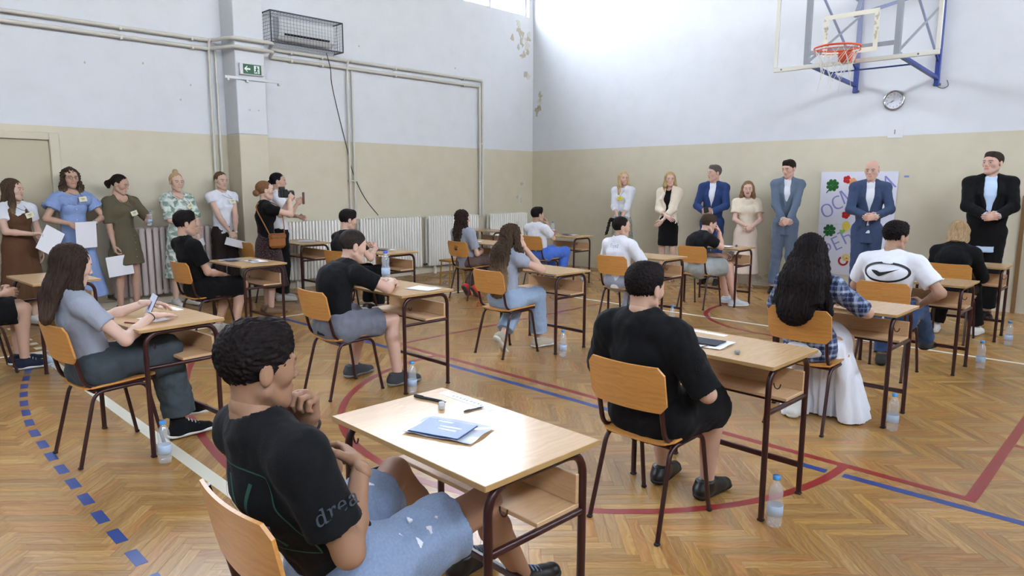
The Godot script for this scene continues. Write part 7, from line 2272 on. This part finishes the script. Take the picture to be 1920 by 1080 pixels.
func shoulder_bag(t: Node3D, J: Dictionary):
	var o := thing("shoulder_bag", "tan leather shoulder bag at the camerawoman's hip", "bag", t.transform * Vector3(-0.225, 0.90, 0.06), t.rotation.y + 0.2)
	obj("bag_body", bevel_box(Vector3(0.07, 0.17, 0.20), 0.03), M.tan_leather, o)
	obj("flap", bevel_box(Vector3(0.078, 0.07, 0.205), 0.02), mat(Color(0.48, 0.28, 0.10), 0.5), o, Vector3(0, 0.055, 0))
	obj("clasp", bevel_box(Vector3(0.006, 0.02, 0.03), 0.002), M.brass, o, Vector3(-0.041, 0.03, 0))
	var st := smooth_path([Vector3(0, 0.07, 0.09), Vector3(-0.005, 0.22, 0.085), Vector3(0.10, 0.40, 0.085), Vector3(0.24, 0.46, -0.02), Vector3(0.18, 0.40, -0.16), Vector3(0.05, 0.2, -0.13), Vector3(0, 0.07, -0.09)], 4)
	obj("strap", tube(st, 0.007, 6), M.tan_leather, o)

func officials():
	var fair := Color(0.62, 0.41, 0.325)
	var rosy := Color(0.58, 0.36, 0.28)
	var west := -PI / 2
	# white blouse, long blond hair
	var J := stand(1.80, {"WR": Vector3(0.0, 1.0, 0.21), "WL": Vector3(0.06, 0.98, 0.23), "hintL": Vector3(1, -0.2, -0.5), "hintR": Vector3(-1, -0.2, -0.5)})
	var t := person("woman with long straight blond hair in white blouse with yellow badge", Vector3(9.9, 0, -7.0), west + 0.25, J, {"fem": true, "cell": 0.011, "skin": fair, "look": [42, 2, 0], "hair": {"style": "long", "color": Color(0.50, 0.36, 0.19), "tip": Color(0.62, 0.47, 0.27), "len": 0.30, "side": 0.95, "front": 0.02}, "wear": [["blouse", M.c_white, {"sleeve": 1.35, "g": 0.014, "sg": 0.018, "drop": 0.0, "neck": 0.012}], ["skirt", M.bands, {"hem": Vector3(0, 0.35, 0), "r": 0.21}], ["shoes", M.nude, {"style": "pump"}]]}, "people lined up along the end wall")
	badge(t, J, J.C + Vector3(0.0, -0.01, 0.165), 0.0, Color(0.82, 0.74, 0.12))
	# cream blazer over a black dress
	J = stand(1.78, {"WR": Vector3(0.06, 1.07, 0.21), "WL": Vector3(0.0, 1.0, 0.24), "hintL": Vector3(1, -0.3, -0.4), "hintR": Vector3(-1, -0.3, -0.4)})
	t = person("blond woman in cream blazer over a short black dress", Vector3(9.9, 0, -6.08), west + 0.15, J, {"fem": true, "cell": 0.011, "skin": fair, "look": [30, 2, 0], "handR": ["hand_rest", Vector3(0.8, -0.4, 0.4), Vector3(0, -0.3, -0.9)], "hair": {"style": "long", "color": Color(0.40, 0.27, 0.13), "tip": Color(0.55, 0.40, 0.21), "len": 0.22, "side": 0.95, "front": 0.012}, "wear": [["custom", M.c_black2, {"name": "black_dress", "prims": func(): return dress(J, 0.165, 0.58, 0.0), "cuts": [[Vector3(0, 0.58, 0), Vector3.DOWN]]}], ["blazer", M.c_cream, {"sleeve": 1.55, "g": 0.026, "drop": 0.16, "vee": 0.98, "veew": 0.022, "wrinkle": 0.006}], ["shoes", M.nude, {"style": "pump"}]]}, "people lined up along the end wall")
	wrist_band(t, J, "L", M.brass, 0.028, 0.004, true)
	# blue suit
	var suit := func(m: Material, o := {}) -> Array:
		return [["shirt", o.get("shirt", M.c_white), {"g": 0.006, "sleeve": 1.97, "collar": 0.003, "neck": 0.004, "drop": o.get("shirt_drop", 0.06), "wrinkle": 0.003}], ["jacket", m, {"g": 0.018, "sg": 0.012, "sleeve": 1.93, "vee": o.get("vee", 0.85), "veew": o.get("veew", 0.0), "drop": 0.19, "wrinkle": 0.006}], ["trousers", o.get("trousers", m), {"g": 0.012, "end": 0.062, "wrinkle": 0.007}], ["shoes", M.leather_black, {"style": "dress", "sole": M.rubber, "size": 1.1}]]
	J = stand(1.88, {"hs": 1.05, "WR": Vector3(-0.05, 1.145, 0.25), "WL": Vector3(0.05, 1.15, 0.26), "hintL": Vector3(1, -0.4, -0.5), "hintR": Vector3(-1, -0.4, -0.5)})
	t = person("grey-haired man in bright blue suit holding a phone", Vector3(10.0, 0, -5.35), west + 0.2, J, {"cell": 0.010, "bulk": 1.03, "skin": rosy, "look": [-42, 2, 0], "handR": ["hand_hold", Vector3(0.8, 0.1, 0.5), Vector3(0.2, 0.2, -0.9)], "handL": ["hand_hold", Vector3(-0.8, 0.1, 0.4), Vector3(-0.2, 0.2, -0.9)], "brow": Color(0.10, 0.07, 0.05), "hair": {"style": "short", "color": Color(0.10, 0.085, 0.08), "vol": -0.002, "amp": 0.003, "fringe": 0.002}, "wear": suit.call(M.c_blue_suit, {"veew": 0.006})}, "people lined up along the end wall")
	var ph := thing("phone", "dark phone in the hands of the man in the blue suit", "phone", t.transform * Vector3(0.0, 1.19, 0.335), t.rotation.y)
	obj("case", bevel_box(Vector3(0.075, 0.10, 0.012), 0.003), M.black_plastic, ph, Vector3.ZERO, Vector3(-0.5, 0, 0.3))
	# cream top and satin skirt
	J = stand(1.63, {"WR": Vector3(-0.01, 0.96, 0.22), "WL": Vector3(0.055, 0.95, 0.235), "hintL": Vector3(1, -0.2, -0.5), "hintR": Vector3(-1, -0.2, -0.5)})
	t = person("short smiling woman in cream top and long satin skirt", Vector3(10.03, 0, -4.80), west + 0.55, J, {"fem": true, "cell": 0.010, "skin": fair, "look": [-6, 2, 0], "handR": ["hand_hold", Vector3(0.7, -0.4, 0.5), Vector3(0.3, -0.1, -0.9)], "handL": ["hand_hold", Vector3(-0.7, -0.4, 0.4), Vector3(-0.3, -0.1, -0.9)], "lips": Color(0.42, 0.09, 0.09), "hair": {"style": "long", "color": Color(0.20, 0.115, 0.06), "tip": Color(0.36, 0.23, 0.12), "len": 0.23, "side": 0.95, "front": 0.015, "wide": 0.008}, "wear": [["top", M.c_cream, {"sleeve": 0.62, "g": 0.014, "sg": 0.018, "drop": 0.10}], ["skirt", M.c_satin, {"hem": Vector3(0, 0.22, 0), "r": 0.205, "pleats": 6.0}], ["shoes", M.nude, {"style": "pump"}]]}, "people lined up along the end wall")
	# grey-blue suit
	J = stand(1.93, {"hs": 1.05, "WR": Vector3(-0.02, 1.085, 0.23), "WL": Vector3(0.055, 1.06, 0.25), "hintL": Vector3(1, -0.4, -0.5), "hintR": Vector3(-1, -0.4, -0.5), "AL": Vector3(0.15, 0.085, 0.0), "AR": Vector3(-0.13, 0.085, 0.03)})
	person("tall dark-haired man in grey-blue suit with clasped hands left of the poster", Vector3(10.0, 0, -4.18), west + 0.35, J, {"cell": 0.010, "bulk": 0.96, "skin": rosy, "look": [-30, 12, 0], "handR": ["hand_hold", Vector3(0.7, -0.4, 0.5), Vector3(0.3, -0.1, -0.9)], "handL": ["hand_hold", Vector3(-0.7, -0.4, 0.4), Vector3(-0.3, -0.1, -0.9)], "hair": {"style": "short", "color": Color(0.02, 0.015, 0.013), "vol": 0.004, "fringe": 0.006}, "wear": suit.call(M.c_grey_suit, {})}, "people lined up along the end wall")
	# bald man before the poster
	J = stand(1.89, {"hs": 1.05, "WR": Vector3(-0.02, 1.18, 0.26), "WL": Vector3(0.06, 1.17, 0.28), "hintL": Vector3(1, -0.5, -0.4), "hintR": Vector3(-1, -0.5, -0.4)})
	person("bald man in navy blue suit standing before the poster", Vector3(9.7, 0, -2.97), west + 0.35, J, {"cell": 0.010, "bulk": 1.04, "skin": rosy, "look": [-14, 8, 0], "handR": ["hand_hold", Vector3(0.8, -0.1, 0.4), Vector3(0.2, 0, -0.9)], "handL": ["hand_hold", Vector3(-0.8, -0.1, 0.4), Vector3(-0.2, 0, -0.9)], "brow": Color(0.05, 0.035, 0.03), "hair": {"style": "bald", "color": Color(0.20, 0.13, 0.105)}, "wear": suit.call(M.c_navy_suit, {"veew": 0.006})}, "people lined up along the end wall")
	# heavy man in black at the right
	J = stand(1.96, {"hs": 1.08, "WR": Vector3(-0.03, 1.23, 0.33), "WL": Vector3(0.06, 1.22, 0.34), "hintL": Vector3(1, -0.5, -0.4), "hintR": Vector3(-1, -0.5, -0.4), "belly": 1.05})
	person("heavy man in black blazer and pale blue shirt with folded hands at the right", Vector3(9.75, 0, -1.68), west + 0.25, J, {"cell": 0.010, "bulk": 1.32, "head_wide": 1.10, "skin": rosy, "look": [-38, -2, 0], "handR": ["hand_hold", Vector3(0.8, -0.1, 0.4), Vector3(0.2, 0, -0.9)], "handL": ["hand_hold", Vector3(-0.8, -0.1, 0.4), Vector3(-0.2, 0, -0.9)], "hair": {"style": "short", "color": Color(0.035, 0.026, 0.022), "vol": -0.001, "amp": 0.002, "fringe": 0.002}, "wear": suit.call(M.c_black2, {"shirt": M.c_sky, "veew": 0.022, "vee": 0.9, "shirt_drop": 0.26})}, "people lined up along the end wall")
